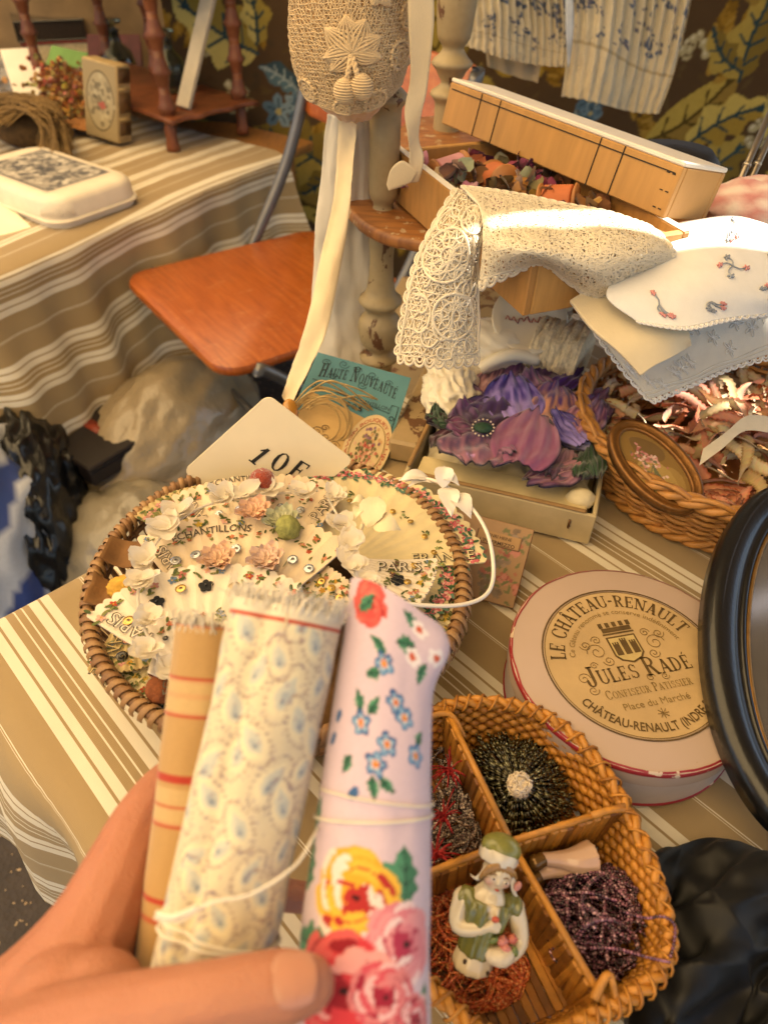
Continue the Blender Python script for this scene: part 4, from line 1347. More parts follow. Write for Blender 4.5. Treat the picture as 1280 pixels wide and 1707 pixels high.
# top: white with sprays
netC = [zr([(1095, 378, .990), (1160, 366, .995), (1230, 360, .995), (1310, 385, .985)]),
        zr([(1050, 440, .985), (1120, 425, .992), (1210, 420, .992), (1310, 450, .978)]),
        zr([(1010, 490, .978), (1090, 480, .984), (1190, 480, .984), (1310, 500, .968)]),
        zr([(1060, 535, .966), (1140, 545, .966), (1215, 530, .966), (1310, 520, .955)])]
hC, ptC = cloth('handkerchief', 'white lawn handkerchief embroidered with pink and grey flower sprays beside the lid', netC, WHT, th=.0015)
mb = MB(); scallops(mb, ptC, (0, 1.), 26, .003, .0006)
mb.build('scalloped_edge', WHT, hC)
mg, mp = MB(), MB()
for (u, v) in ((.80, .30), (.80, .62), (.45, .72), (.62, .92), (.15, .65), (.2, .92)):
    for k in range(4):
        a = rnd.uniform(0, 6.28)
        lace_curve(mg, ptC, [(u, v), (u + .05 * math.cos(a), v + .035 * math.sin(a)), (u + .09 * math.cos(a + .4), v + .06 * math.sin(a + .4))], .0006, .001, 8, 4)
        for pz in range(5):
            b_ = pz * 2 * PI / 5
            cu, cv_ = u + .09 * math.cos(a + .4), v + .06 * math.sin(a + .4)
            lace_curve(mp if (v < .5 or k % 3 == 0) else mg, ptC, [(cu, cv_), (cu + .022 * math.cos(b_), cv_ + .014 * math.sin(b_))], .0009, .001, 4, 4)
mg.build('grey_sprays', MAT('8f949c', .7), hC); mp.build('pink_sprays', MAT('c98a86', .7), hC)

# ------------------------------------------------------------------ small things behind: dark hat, rods, gingham
q = P(1102, 322, SHZ)
m2 = MB(); m2.add(*lathe([(.075, 0), (.078, .004), (.056, .009), (.053, .036), (.042, .047), (0, .051)], 28, 1.0, .8), mt=Matrix.Translation(q + Vector((0, 0, .0008))))
tag(m2.build('felt_hat', MAT('15120f', .6, .2, 40, .0008)), 'small black felt hat behind the pine box lid', 'hat')
a_ = P(1204, 366, SHZ + .004); b_ = PY(1300, 150, a_.y + .12)
for k in range(2):
    o_ = Vector((.012 * k, .004 * k, 0))
    rd = thing('metal_rod', ['thin grey metal rod rising beside the gingham pouch', 'second thin grey metal rod touching the first'][k], 'rod', a_ + o_)
    m2 = MB(); m2.add(*tube([a_ + o_, b_ + o_ * 1.2], .0035, 8)); m2.build('rod', MAT('8f8474', .35, .1, 60, 0, metal=.8), rd)
    m2 = MB(); c = a_.lerp(b_, .4) + o_; m2.add(*tube([c, c + (b_ - a_) * .02], .0046, 8)); m2.build('joint', MAT('b8ad98', .3, .1, 60, 0, metal=.8), rd)
m2 = crumple(P(1272, 352, SHZ + .0225), (.062, .042, .030), 4, .14, 2.2, 2.2)
cl = []
for p in m2.v:
    g1 = (p[0] / .028) % 1 < .5; g2 = ((p[1] + p[2]) / .028) % 1 < .5
    cl.append(lin('c98a86') if g1 and g2 else (lin('d8b0a8') if g1 or g2 else lin('e6d3c8')))
m2.c = cl
tag(m2.build('gingham_pouch', ATTR(.8, .0004, 500)), 'pink gingham pouch beside the white embroidered handkerchief', 'pouch')
# shelf board support on the right so these have something to stand on
q = P(1150, 400, .955)

# ------------------------------------------------------------------ blouse hanging in front of the tapestry
BY = 1.62
def bp(x, y, d=0.): return PY(x, y, BY + d)
cv_cols = ['4d5a74', '5f6a82', '6d6a78']
BL = thing('cotton_blouse', 'cream cotton blouse printed with small blue flowers hanging by the tapestry', 'blouse', bp(960, 190))
rnd = random.Random(12)
def blouse_panel(nm, net, hem_u, seed, gathers):
    pt = Patch(net)
    def wob(u, v):
        g = max(0, 1 - u / hem_u) if u < hem_u else 0
        return .010 * math.sin(v * gathers) * (.35 + .65 * g) + .004 * fbm((u * 3, v * 8, seed), 1.5)
    nu, nv = 90, 190
    mb = MB(); v, f = pt.sheet(nu, nv, 0, wob); mb.add(v, f)
    a = np.empty((nu, nv, 3)); a[:] = lin('d5c7a8')
    rn = random.Random(seed)
    U = np.linspace(0, 1, nu)[:, None] * np.ones((1, nv)); V = np.ones((nu, 1)) * np.linspace(0, 1, nv)[None, :]
    Lu = (pt.at(1, .5) - pt.at(0, .5)).length; Lv = (pt.at(.5, 1) - pt.at(.5, 0)).length
    for k in range(60):
        u, w = rn.uniform(0, hem_u - .04), rn.uniform(.02, .98)
        for q in range(6):
            uu, ww = u + rn.gauss(0, .006) / Lu, w + rn.gauss(0, .0045) / Lv
            ins = np.hypot((U - uu) * Lu, (V - ww) * Lv) < rn.uniform(.0016, .0030)
            a[ins] = lin(rn.choice(cv_cols))
    seam = np.abs(U - hem_u) < .007
    a[seam] = lin('b8a684')
    mb.c = [tuple(x) for x in a.reshape(-1, 3)]
    mb.build(nm, ATTR(.9, .0006, 400, .2, .2, .1), BL)
    return pt
nL = [[bp(765, -60), bp(820, -70, -.03), bp(880, -65, .01), bp(945, -60)],
      [bp(776, 20), bp(830, 25, -.03), bp(890, 45, .01), bp(946, 60)],
      [bp(776, 75), bp(830, 95, -.02), bp(890, 108, .01), bp(942, 112)]]
blouse_panel('left_front', nL, .72, 3, 95)
nR = [[bp(945, -60), bp(1020, -70, -.03), bp(1090, -65, .01), bp(1165, -60)],
      [bp(948, 40), bp(1010, 55, -.03), bp(1070, 90, .01), bp(1128, 105)],
      [bp(936, 160), bp(990, 170, -.03), bp(1050, 186, .01), bp(1098, 190)]]
blouse_panel('right_front', nR, .60, 4, 75)
nB = [[bp(800, -20, .06), bp(850, -20, .06), bp(920, 0, .05)], [bp(812, 110, .06), bp(850, 125, .06), bp(896, 138, .05)]]
mb = MB(); mb.add(*Patch(nB).sheet(12, 20, 0, lambda u, v: .003 * math.sin(v * 20))); mb.build('back_panel', MAT('bcae90', .9, .08, 40, .0005, 500), BL)
mb = MB(); mb.add(*Patch([[bp(943, -60, -.03), bp(952, -60, -.03)], [bp(942, 40, -.04), bp(956, 40, -.04)], [bp(946, 112, -.03), bp(948, 112, -.03)]]).sheet(14, 4, .001)); mb.build('button_band', MAT('c4c8cc', .6), BL)
mb = MB(); mb.add(*tube([bp(700, -75), bp(960, -90), bp(1230, -75)], .006, 8)); tag(mb.build('clothes_rail', MAT('5a4a38', .5)), 'thin rail from which the cotton blouse hangs', 'rail')

# ------------------------------------------------------------------ crochet bonnet on the front post, with ribbons
BC = P1 + Vector((-.045, -.035, 0))
BYY = .735
def cp(x, y, d=0.): return PY(x, y, BYY + d)
bon = thing('crochet_bonnet', 'ecru crochet bonnet with leaf motif and two bobbles hung on the etagere post', 'bonnet', cp(580, 205))
ECRU = MAT('c9ae84', .85, .12, 200, .0006, 900, sheen=.2)
netL = [[cp(488, -40, .03), cp(530, -45, -.012), cp(585, -48, -.03), cp(640, -45, -.02), cp(684, -40, .03)],
        [cp(482, 40, .035), cp(530, 40, -.015), cp(585, 40, -.035), cp(640, 40, -.022), cp(684, 35, .03)],
        [cp(490, 110, .035), cp(535, 115, -.012), cp(590, 120, -.033), cp(645, 112, -.02), cp(680, 95, .03)],
        [cp(512, 165, .04), cp(545, 180, .0), cp(592, 188, -.015), cp(640, 168, -.005), cp(668, 140, .035)],
        [cp(552, 196, .04), cp(568, 206, .02), cp(590, 210, .015), cp(618, 205, .02), cp(640, 180, .04)]]
pl = Patch(netL)
mb = MB(); mb.add(*pl.sheet(40, 40, 0, lambda u, v: .003 * fbm((u * 4, v * 4, 1), 2) - .003)); mb.build('lining', MAT('c79d68', .7, .08, 40, .0004, 500, sheen=.3), bon)
pn = Patch([r_ for r_ in netL[:4]])
mb = MB(); lace_net(mb, pn, 34, 40, .00055, .0012, seed=31); o = mb.build('crochet_mesh', ECRU, bon); o['kind'] = 'stuff'
mb = MB()
for (u, v, ru, rv) in ((.86, .10, .10, .075), (.60, .86, .12, .085), (.93, .66, .11, .08), (1.0, .40, .08, .06), (.30, .93, .09, .06), (.08, .80, .07, .06)):
    mb = MB(); lace_wheel(mb, pn, min(u, .95), v, ru, rv, .0011, 7, .002)
    for k in range(16):
        a = 2 * PI * k / 16
        c = pn.on(min(1, max(0, min(u, .95) + ru * 1.12 * math.cos(a))), min(1, max(0, v + rv * 1.12 * math.sin(a))), .002)
        mb.add(*ball(c, .0016, 1))
    mb.build('ring_motif', ECRU, bon)
def crochet_leaf(u, v, du, dv, w, nm):
    mb = MB()
    for r_ in range(-3, 4):
        pts = []
        for q in range(11):
            t_ = q / 10
            s_ = w * math.sin(PI * t_ ** .8) * r_ / 3.4
            pts.append(pn.on(min(1, max(0, u + du * t_ - dv * s_)), min(1, max(0, v + dv * t_ + du * s_ * 1.2)), .0022 + .0012 * (1 - abs(r_) / 4)))
        mb.add(*tube(pts, .0013, 5))
    mb.build(nm, ECRU, bon)
for (du, dv, w) in ((-.16, -.17, .38), (.05, -.20, .38), (.14, -.15, .35), (-.10, .20, .38), (.05, .19, .36), (-.24, -.03, .36), (-.22, .10, .36)):
    crochet_leaf(.52, .50, du, dv, w, 'crochet_leaf')
for (du, dv) in ((-.12, .06), (.0, .11), (.1, .07), (.1, -.05)): crochet_leaf(.12, .70, du, dv, .4, 'crochet_leaf')
for (px, py, tx) in ((575, 152, 577), (603, 145, 583)):
    a_ = pn.on(.53, .50, .003); b_ = cp(px, py, -.045)
    mb = MB()
    path = spline([a_, a_.lerp(b_, .5) + Vector((0, -.004, .0)), b_], 20)
    for ph in (0, PI):
        mb.add(*tube([q + Vector((math.cos(i * 1.1 + ph) * .0014, 0, math.sin(i * 1.1 + ph) * .0008)) for i, q in enumerate(path)], .0016, 5))
    cd = mb.build('cord', ECRU, bon)
    mb = MB(); rr = .0093
    for k in range(-6, 7):
        a = k / 7 * PI / 2
        mb.add(*tube([b_ + Vector((rr * math.cos(a) * math.cos(t_), rr * math.cos(a) * math.sin(t_), rr * math.sin(a))) for t_ in np.linspace(0, 2 * PI, 18)[:-1]], .0011, 4, closed=True))
    mb.add(*ball(b_, rr, 2)); mb.build('bobble', ECRU, bon)
# ribbons
SAT = m_satin('d8c39b', .4)
def ribbon(parent, nm, rows, mat_, n=50, th=.0006, wob=None):
    pt = Patch(rows); mb = MB(); mb.add(*pt.sheet(n, 7, th, wob)); return mb.build(nm, mat_, parent)
ribbon(bon, 'ribbon_tie', [[cp(563, 196, .03), cp(594, 204, .025)], [cp(564, 260, .02), cp(590, 262, .012)], [cp(556, 330, .0), cp(586, 335, -.01)], [cp(536, 420, -.03), cp(572, 425, -.03)], [cp(512, 530, -.07), cp(548, 535, -.075)], [cp(490, 610, -.09), cp(522, 600, -.1)], [cp(470, 660, -.11), cp(482, 688, -.12)]], SAT, 70, wob=lambda u, v: .0025 * math.sin(v * 5 + u * 9) + .0015 * fbm((u * 10, v * 2, 0), 2))
ribbon(bon, 'ribbon_tie', [[cp(678, -40, -.01), cp(722, -40, .0)], [cp(680, 40, -.012), cp(724, 42, -.005)], [cp(685, 130, -.012), cp(712, 140, -.004)], [cp(675, 185, -.014), cp(702, 190, -.006)], [cp(678, 225, -.014), cp(700, 232, -.004)], [cp(684, 260, -.014), cp(706, 262, -.004)], [cp(682, 305, -.02), cp(696, 303, -.012)]], SAT, 60, wob=lambda u, v: .0015 * math.sin(v * 3 + u * 12))
ribbon(bon, 'ribbon_end', [[cp(697, 288, -.021), cp(686, 304, -.021)], [cp(672, 268, -.024), cp(668, 312, -.024)], [cp(652, 282, -.026), cp(654, 316, -.026)], [cp(644, 308, -.027), cp(648, 318, -.027)]], SAT, 14)
# long white muslin behind the post
rows = []
for (y, xl, xr, d) in ((190, 545, 622, .05), (300, 534, 622, .06), (420, 524, 622, .065), (520, 522, 624, .06), (600, 530, 640, .05), (640, 534, 640, .045)):
    rows.append([cp(xl, y, d), cp(xl + (xr - xl) * .35, y + 3, d - .012), cp(xl + (xr - xl) * .7, y + 2, d + .004), cp(xr, y, d + .01)])
pt = Patch(rows); mb = MB(); mb.add(*pt.sheet(60, 30, .0008, lambda u, v: .004 * math.sin(v * 9 + u * 2) * u + .003 * fbm((u * 4, v * 3, 3), 2)))
tag(mb.build('muslin_length', m_satin('cfc6b4', .5)), 'long off-white muslin length hanging behind the etagere post', 'fabric')

# ------------------------------------------------------------------ cardboard box with the embroidered flower
BZ = TZ + .004
O = P(985, 905, BZ); zr_ = .785
NLp, FLp = P(672, 795, zr_), P(725, 600, zr_)
NRp = P(990, 868, zr_)
bx = (NRp - NLp).normalized(); bw = .182; bd = .216; bh = .036
O = Vector((NLp.x, NLp.y, BZ))
cb = thing('cardboard_box', 'shallow cream cardboard box holding the purple embroidered flower', 'box', O, frame(bx).to_3x3())
CARD = MAT('b7a57e', .8, .12, 35, .0005, 200); CARD2 = MAT('8f6f45', .8, .2, 60, .0005, 200)
def bwall(nm, s_, c, m_=CARD):
    m2 = MB(); m2.add(*box(*s_, .0012, c)); return m2.build(nm, m_, cb, world=False, smooth=False)
bwall('front_wall', (bw, .004, bh), (bw / 2, .002, bh / 2)); bwall('back_wall', (bw, .004, bh), (bw / 2, bd - .002, bh / 2))
bwall('side_wall', (.004, bd - .0084, bh), (.002, bd / 2, bh / 2)); bwall('side_wall', (.004, bd - .0084, bh), (bw - .002, bd / 2, bh / 2))
bwall('box_floor', (bw - .0084, bd - .0084, .003), (bw / 2, bd / 2, .0022))
bwall('paper_edge', (bw - .02, .0045, .003), (bw / 2, .0022, bh + .0016), CARD2); bwall('paper_edge', (.0045, bd - .02, .003), (.0022, bd / 2, bh + .0016), CARD2)
bwall('inner_flap', (bw - .02, .03, .0015), (bw / 2, .021, bh - .004), MAT('c4b184', .8, .1, 40))
m2 = MB(); m2.add(*tube([(bw - .022, -.0008, .016), (bw - .022, -.0008, .026)], .0012, 6)); m2.build('staple', MAT('6b4a2c', .4, .1, 50, 0, metal=.6), cb, world=False)
def BP(x, y, z): return MW[cb.name] @ Vector((x, y, z))
# lining and satin
IV = m_satin('d6c7a4', .5); IV2 = m_satin('ddd3bb', .45)
rnd = random.Random(44)
def puff(name, label, px, py, z, r, seed, mat_, amp=.28, sc=1.8, cat='fabric', yaw=0.):
    m2 = crumple(P(px, py, z), r, 5, amp, sc, seed, yaw=yaw)
    return tag(m2.build(name, mat_), label, cat)
net = [[BP(.01 + (bw - .02) * j / 7, .012 + (bd - .03) * i / 7, .014 + rnd.uniform(0, .014) + (.008 if 1 < i < 6 else 0)) for j in range(8)] for i in range(8)]
pt = Patch(net); m2 = MB(); m2.add(*pt.sheet(60, 60, 0, lambda u, v: .004 * (1 - 2 * abs(fbm((u * 5, v * 4, 1), 1.6, 2)))))
tag(m2.build('satin_lining', IV), 'rumpled ivory satin lining inside the shallow cardboard box', 'fabric')
puff('satin_bundle', 'gathered ivory satin along the inner left wall of the cardboard box', 752, 655, .800, (.026, .05, .02), 4.4, IV2, .4, 2.4, yaw=.0)
puff('satin_bundle', 'smooth white satin cushion beside the lace roll in the cardboard box', 815, 580, .815, (.05, .038, .028), 1.7, IV2, .12, 1.2, yaw=.4)
m2 = MB(); m2.add(*tube(spline([P(800, 615, .815), P(830, 598, .826), P(860, 592, .828), P(895, 600, .82)], 16), [.007] * 16, 10)); tag(m2.build('satin_tie', IV2), 'white satin tie trailing from the cushion to the lace roll', 'ribbon')
# lace roll
c0, c1 = P(905, 600, .815), P(985, 625, .815)
lr = thing('lace_roll', 'crumpled roll of cream lace at the back of the cardboard box', 'lace roll', c0.lerp(c1, .5))
m2 = MB(); nU, nV = 60, 40; v = []
for i in range(nU):
    for j in range(nV):
        a = 2 * PI * j / nV; t_ = i / (nU - 1)
        c = P(898, 570, .82).lerp(P(975, 592, .82), t_)
        rr = .036 + .004 * fbm((t_ * 5, math.cos(a) * 2, math.sin(a) * 2), 1.5) - .003 * abs(fbm((t_ * 16, math.cos(a) * 5, math.sin(a) * 5), 1.6))
        ax = (P(975, 592, .82) - P(898, 570, .82)).normalized(); sd_ = ax.cross(Vector((0, 0, 1))).normalized()
        v.append(c + sd_ * math.cos(a) * rr * 1.15 + Vector((0, 0, 1)) * math.sin(a) * rr * .9)
m2.add(v, gridf(nU, nV, cv=True)); m2.f += [tuple(range(nV)), tuple(reversed(range((nU - 1) * nV, nU * nV)))]; m2.mi += [0, 0]
m2.build('lace_layers', MAT('d2c19d', .85, .22, 220, .0022, 260), lr)
# the embroidered flower: petals with satin-stitch colouring
ef = thing('embroidered_flower', 'large purple poppy applique in satin stitch lying in the cardboard box', 'applique', P(860, 700, .81))
rnd = random.Random(2)
def petal(px, py, ang, L, W, cb_, ct, z=.815, curl=.3, nm='petal', mid=None):
    """px,py = base; ang in image degrees (0 right, 90 up)"""
    a = R(ang); b0_ = P(px, py, z); tip = P(px + L * math.cos(a), py - L * math.sin(a), z)
    ln = (tip - b0_); Lw = ln.length; x = ln.normalized(); y = Vector((0, 0, 1)).cross(x).normalized()
    Ww = W / L * Lw
    n1, n2 = 22, 25
    v, cl = [], []
    sd = rnd.uniform(0, 50)
    A_, B_ = np.array(lin(cb_)) * .85, np.array(lin(ct)) * .6; D_ = np.array(lin('241029'))
    for i in range(n1):
        t_ = i / (n1 - 1)
        for j in range(n2):
            s_ = j / (n2 - 1) * 2 - 1
            prof = math.sin(PI * min(1, (.12 + .80 * t_)) ** .9) ** .55
            ruf = 1 + .06 * math.sin(s_ * 9 + sd) * t_
            p = b0_ + x * Lw * t_ * ruf * (1 - .12 * s_ * s_ * t_) + y * Ww * .5 * s_ * prof
            p.z += .010 * (t_ ** 1.5) * curl * 2 - .004 * abs(s_) + .0012 * math.sin(s_ * 14 + sd) + .0014 * math.sin(t_ * 11 + s_ * 4 + sd)
            v.append(p)
            st = .5 + .5 * math.sin(s_ * 38 + 3 * fbm((s_ * 3, t_ * 1.5, sd), 2))
            k = min(1, max(0, t_ + .95 * (st - .5) * (.3 + .7 * math.sin(PI * t_)) + .15 * fbm((s_ * 6, t_ * 3, sd), 2)))
            c = A_ * (1 - k) + B_ * k
            if abs(s_) > .93 or t_ > .96: c = D_
            cl.append(tuple(c))
    k = len(v); v += [p - Vector((0, 0, .002)) for p in v]; cl += [tuple(D_)] * k
    f = gridf(n1, n2); f += [tuple(reversed([q + k for q in w])) for w in gridf(n1, n2)]
    m2 = MB(); m2.add(v, f, color=cl)
    o = m2.build(nm, ATTR(.42, .0006, 900, .4, .4, .1, 'silk'), ef)
    return o
MV, PK, VI, DP_, BL_, OR = '6b3a72', 'dca6b0', '4a1fa0', '2c1038', '5a55c8', 'e0a07a'
petal(812, 660, 62, 52, 46, PK, '5a2f62', .806); petal(846, 655, 70, 50, 50, 'a06a96', '5b2a76', .808); petal(900, 660, 60, 52, 56, DP_, '4a2070', .809)
petal(955, 690, 35, 62, 62, 'c09aa8', '6b3068', .811); petal(935, 700, 172, 66, 48, OR, '3c22b0', .813, nm='petal'); petal(880, 700, 160, 74, 56, 'b09ae8', VI, .816)
petal(985, 738, 160, 82, 50, 'a8a0c8', '4a3a90', .811); petal(968, 772, 200, 100, 52, 'c08a98', '6d2f58', .808); petal(940, 745, 245, 60, 46, 'b98a98', '5a2a50', .807)
petal(752, 690, 200, 44, 40, '4a1c34', '2d1024', .806); petal(765, 720, 220, 50, 50, '5a2440', '32122a', .807); petal(790, 690, 120, 60, 56, 'a87a98', '5e3a78', .810)
petal(803, 712, 178, 60, 76, DP_, '8d4a78', .818); petal(805, 718, 262, 62, 92, '3a1850', 'b0708c', .819); petal(806, 716, 318, 66, 66, DP_, 'a86a90', .819); petal(806, 708, 62, 46, 72, DP_, '4b2476', .819); petal(800, 708, 128, 48, 60, DP_, '6a3478', .818)
petal(862, 770, 68, 78, 72, '8d4a74', 'b47a98', .823, .6); petal(915, 640, 20, 55, 44, VI, '3a1a5c', .813)
petal(862, 694, 100, 62, 62, 'a890e0', '3a1a9c', .822, .5); petal(905, 700, 70, 58, 62, OR, '46208c', .820, .4); petal(950, 712, 45, 62, 54, 'c890a8', '5a2470', .819, .4); petal(895, 660, 110, 44, 46, 'b07aa8', '3c1c6c', .818); petal(975, 735, 140, 70, 46, '9a88d8', '38209a', .818, .4)
for (x, y, a, L, W) in ((825, 618, 100, 30, 34), (838, 618, 40, 24, 24), (985, 742, 280, 56, 30), (978, 760, 250, 40, 28), (745, 705, 165, 36, 18), (735, 700, 110, 26, 18), (975, 700, 20, 20, 20)):
    petal(x, y, a, L, W, '23402a', '2f5a38', .809, .2, 'leaf')
m2 = MB(); m2.add(*ball(P(805, 713, .829), .0075, 3, (1.2, 1, .5))); m2.build('flower_eye', MAT('1d3a28', .6, .3, 300, .001), ef)
for k in range(16):
    a = 2 * PI * k / 16
    m2 = MB(); m2.add(*ball(P(805 + 18 * math.cos(a), 713 + 14 * math.sin(a), .829), .0011, 1)); m2.build('stamen_stitch', MAT('c9b8a0', .5), ef)
# paper tag in the corner, tins behind
m2 = crumple(P(967, 832, .786), (.013, .010, .010), 3, .2, 1.5, 3); tag(m2.build('paper_twist', MAT('cfc09a', .8)), 'small folded cream paper twist in the near corner of the cardboard box', 'paper')
pl_ = thing('enamel_dish', 'white round dish with faded red script behind the lace roll', 'dish', P(880, 538, .845), Matrix.Rotation(R(35), 3, 'X'))
m2 = MB(); m2.add(*lathe([(.0, 0), (.03, .0), (.040, .008), (.042, .009), (.0405, .011), (.030, .004), (0, .004)], 28)); m2.build('dish', MAT('d8cdb4', .3, .05, 30, 0, coat=.4), pl_, world=False)
m2 = MB(); m2.add(*tube([Vector((-.026 + .0022 * i, .0035 * math.sin(i * 1.9) + .0015 * math.sin(i * .8), .0066)) for i in range(24)], .0007, 4)); m2.build('red_script', MAT('a8433c', .5), pl_, world=False)
for k, (px, py) in enumerate(((935, 520), (962, 515))):
    sp = thing('thread_spool', ['cream thread spool behind the lace roll', 'cream thread spool standing next to the eyelet cloth'][k], 'spool', P(px, py, .82))
    m2 = MB(); m2.add(*lathe([(.014, 0), (.014, .003), (.009, .005), (.009, .035), (.014, .037), (.014, .04)], 16)); m2.build('spool_core', MAT('8d6a42', .5), sp, world=False)
    m2 = MB(); m2.add(*lathe([(.0095, .0055)] + [(.0125 + .0005 * (i % 2), .006 + .028 * i / 20) for i in range(21)] + [(.0095, .0345)], 16)); m2.build('thread', MAT('cdbf9f', .7), sp, world=False)

# ------------------------------------------------------------------ wicker basket with pinked strips
WIC = MAT('9c6a34', .5, .3, 90, .0006, 400)
WIC2 = MAT('b07c40', .45, .25, 90, .0006, 400)
bc = Vector((.338, .592, BZ)); RB = .142
wb = thing('wicker_basket', 'round willow basket heaped with pinked trimming strips', 'basket', bc)
m2 = MB(); m2.add(*lathe([(0, .004), (RB * .80, .004), (RB * .80, .001), (0, .001)], 40)); m2.build('basket_floor', WIC, wb, world=False)
NS = 38
def wr(z): return RB * (.80 + .20 * min(1, z / .062) ** .8)
for k in range(NS):
    a = 2 * PI * k / NS
    m2 = MB(); m2.add(*tube([(wr(z) * math.cos(a), wr(z) * math.sin(a), z) for z in (.003, .02, .04, .060, .064)], .0022, 6)); m2.build('stake', WIC, wb, world=False)
for row in range(13):
    z = .008 + row * .0043
    pts = []
    n_ = NS * 4
    for i in range(n_):
        a = 2 * PI * i / n_
        rr = wr(z) + .0030 * math.cos(a * NS / 2 + row * PI) * 1.0
        pts.append((rr * math.cos(a), rr * math.sin(a), z + .0006 * math.sin(a * 5 + row)))
    m2 = MB(); m2.add(*tube(pts, .0023, 6, closed=True)); m2.build('weave_strand', WIC2 if row % 3 else WIC, wb, world=False)
for k in range(3):       # rope border at the rim and at the foot
    for (zz, rr0, rad, nm, tw) in ((.066, wr(.066) + .001, .0042, 'rim_strand', 16), (.006, RB * .845, .0036, 'foot_strand', 14)):
        pts = []
        for i in range(200):
            a = 2 * PI * i / 200; ph = a * tw + k * 2 * PI / 3
            pts.append(((rr0 + .0045 * math.cos(ph)) * math.cos(a), (rr0 + .0045 * math.cos(ph)) * math.sin(a), zz + .0042 * math.sin(ph)))
        m2 = MB(); m2.add(*tube(pts, rad, 6, closed=True)); m2.build(nm, WIC2, wb, world=False)
for k in range(9):       # arched loops of the open border above the near-left rim
    a0 = R(150 + k * 14)
    pts = []
    for i in range(13):
        t_ = i / 12; a = a0 + t_ * R(24)
        pts.append(((wr(.06) + .004 + .003 * math.sin(PI * t_)) * math.cos(a), (wr(.06) + .004 + .003 * math.sin(PI * t_)) * math.sin(a), .062 + .014 * math.sin(PI * t_)))
    m2 = MB(); m2.add(*tube(pts, .0024, 6)); m2.build('border_loop', WIC2, wb, world=False)

# pinked strips heaped in it
def strip(name, label, group, path, width, c_mid, c_edge, twist, seed):
    rn = random.Random(seed)
    n_ = len(path); v, cl = [], []
    cm, ce = lin(c_mid), lin(c_edge)
    side = None
    for i in range(n_):
        t_ = path[min(i + 1, n_ - 1)] - path[max(i - 1, 0)]
        t_.normalize()
        if side is None: side = t_.cross(Vector((rn.gauss(0, 1), rn.gauss(0, 1), rn.gauss(0, 1)))).normalized()
        side = (side - t_ * side.dot(t_)).normalized()
        side = Quaternion(t_, twist) @ side
        zz = (.0016 if i % 2 else 0)
        nrm_ = t_.cross(side)
        for s_, c in ((-1, ce), (-.62, cm), (0, cm), (.62, cm), (1, ce)):
            w = width / 2 * s_ + (zz * (1 if s_ > 0 else -1) if abs(s_) == 1 else 0)
            v.append(path[i] + side * w + nrm_ * .0015 * s_ * s_); cl.append(tuple(x * rn.uniform(.88, 1.08) for x in c))
    m2 = MB(); m2.add(v, gridf(n_, 5), color=cl)
    return tag(m2.build(name, ATTR(.85, .0003, 700, .2, .2, .1)), label, 'fabric strip', group)
rnd = random.Random(77)
kinds = [('peach', 'd3a07c', 'a85a34'), ('cream', 'd6c6a2', 'b08a5c'), ('rust', 'b86a42', '8a3f22'), ('sand', 'c2a878', '9a7a48'), ('salmon', 'cf8f74', 'a04e34')]
for k in range(120):
    nm, cm, ce = kinds[int(rnd.random() ** 1.2 * 5)]
    a, rr = rnd.uniform(0, 2 * PI), RB * .82 * math.sqrt(rnd.random())
    c = bc + Vector((rr * math.cos(a), rr * math.sin(a), .03 + .040 * (1 - (rr / RB) ** 2) + rnd.uniform(-.012, .014)))
    hd = rnd.uniform(0, 6.28); path = [c.copy()]
    cur = rnd.uniform(-6, 6)
    L_ = rnd.uniform(.05, .11); n_ = 34; p = c.copy()
    for i in range(n_):
        hd += cur * L_ / n_ * 4 + rnd.gauss(0, .05)
        p = p + Vector((math.cos(hd), math.sin(hd), .35 * math.sin(i * .35 + k))) * (L_ / n_)
        r2 = Vector((p.x - bc.x, p.y - bc.y))
        if r2.length > RB * .86: r2 = r2 * (RB * .86 / r2.length); p = Vector((bc.x + r2.x, bc.y + r2.y, p.z))
        path.append(p.copy())
    strip('pinked_strip', f'curled {nm} pinked-edge fabric strip in the willow basket', f'{nm} strips in the willow basket', path, rnd.uniform(.007, .011), cm, ce, rnd.uniform(-.06, .06), k)
for k in range(7):      # the rosette of rust strips near the rim
    c = P(1205, 838, .812); path = []
    for i in range(36):
        a = i / 36 * 5.2 + k * .9; rr = .006 + .0026 * k + .002 * math.sin(a * 3)
        path.append(c + Vector((rr * math.cos(a) * 1.3, rr * math.sin(a), .003 * math.sin(a * 2 + k))))
    strip('pinked_strip', 'rust pinked strip coiled into a rosette at the basket rim', 'rosette strips at the basket rim', path, .008, 'c98a68', '93422a', .0, 200 + k)
pth = spline([P(1168, 762, .835), P(1205, 735, .84), P(1245, 705, .842), P(1300, 712, .836)], 30)
m2 = MB(); v = []
for q in pth:
    for s_ in (-1, 0, 1): v.append(q + Vector((.0055 * s_ * .8, .0105 * s_, .004 * s_ * .4)))
m2.add(v, gridf(30, 3)); tag(m2.build('cotton_tape', MAT('d2c8b2', .8, .06, 60, .0004, 600)), 'plain cream cotton tape lying across the heap of pinked strips', 'tape')

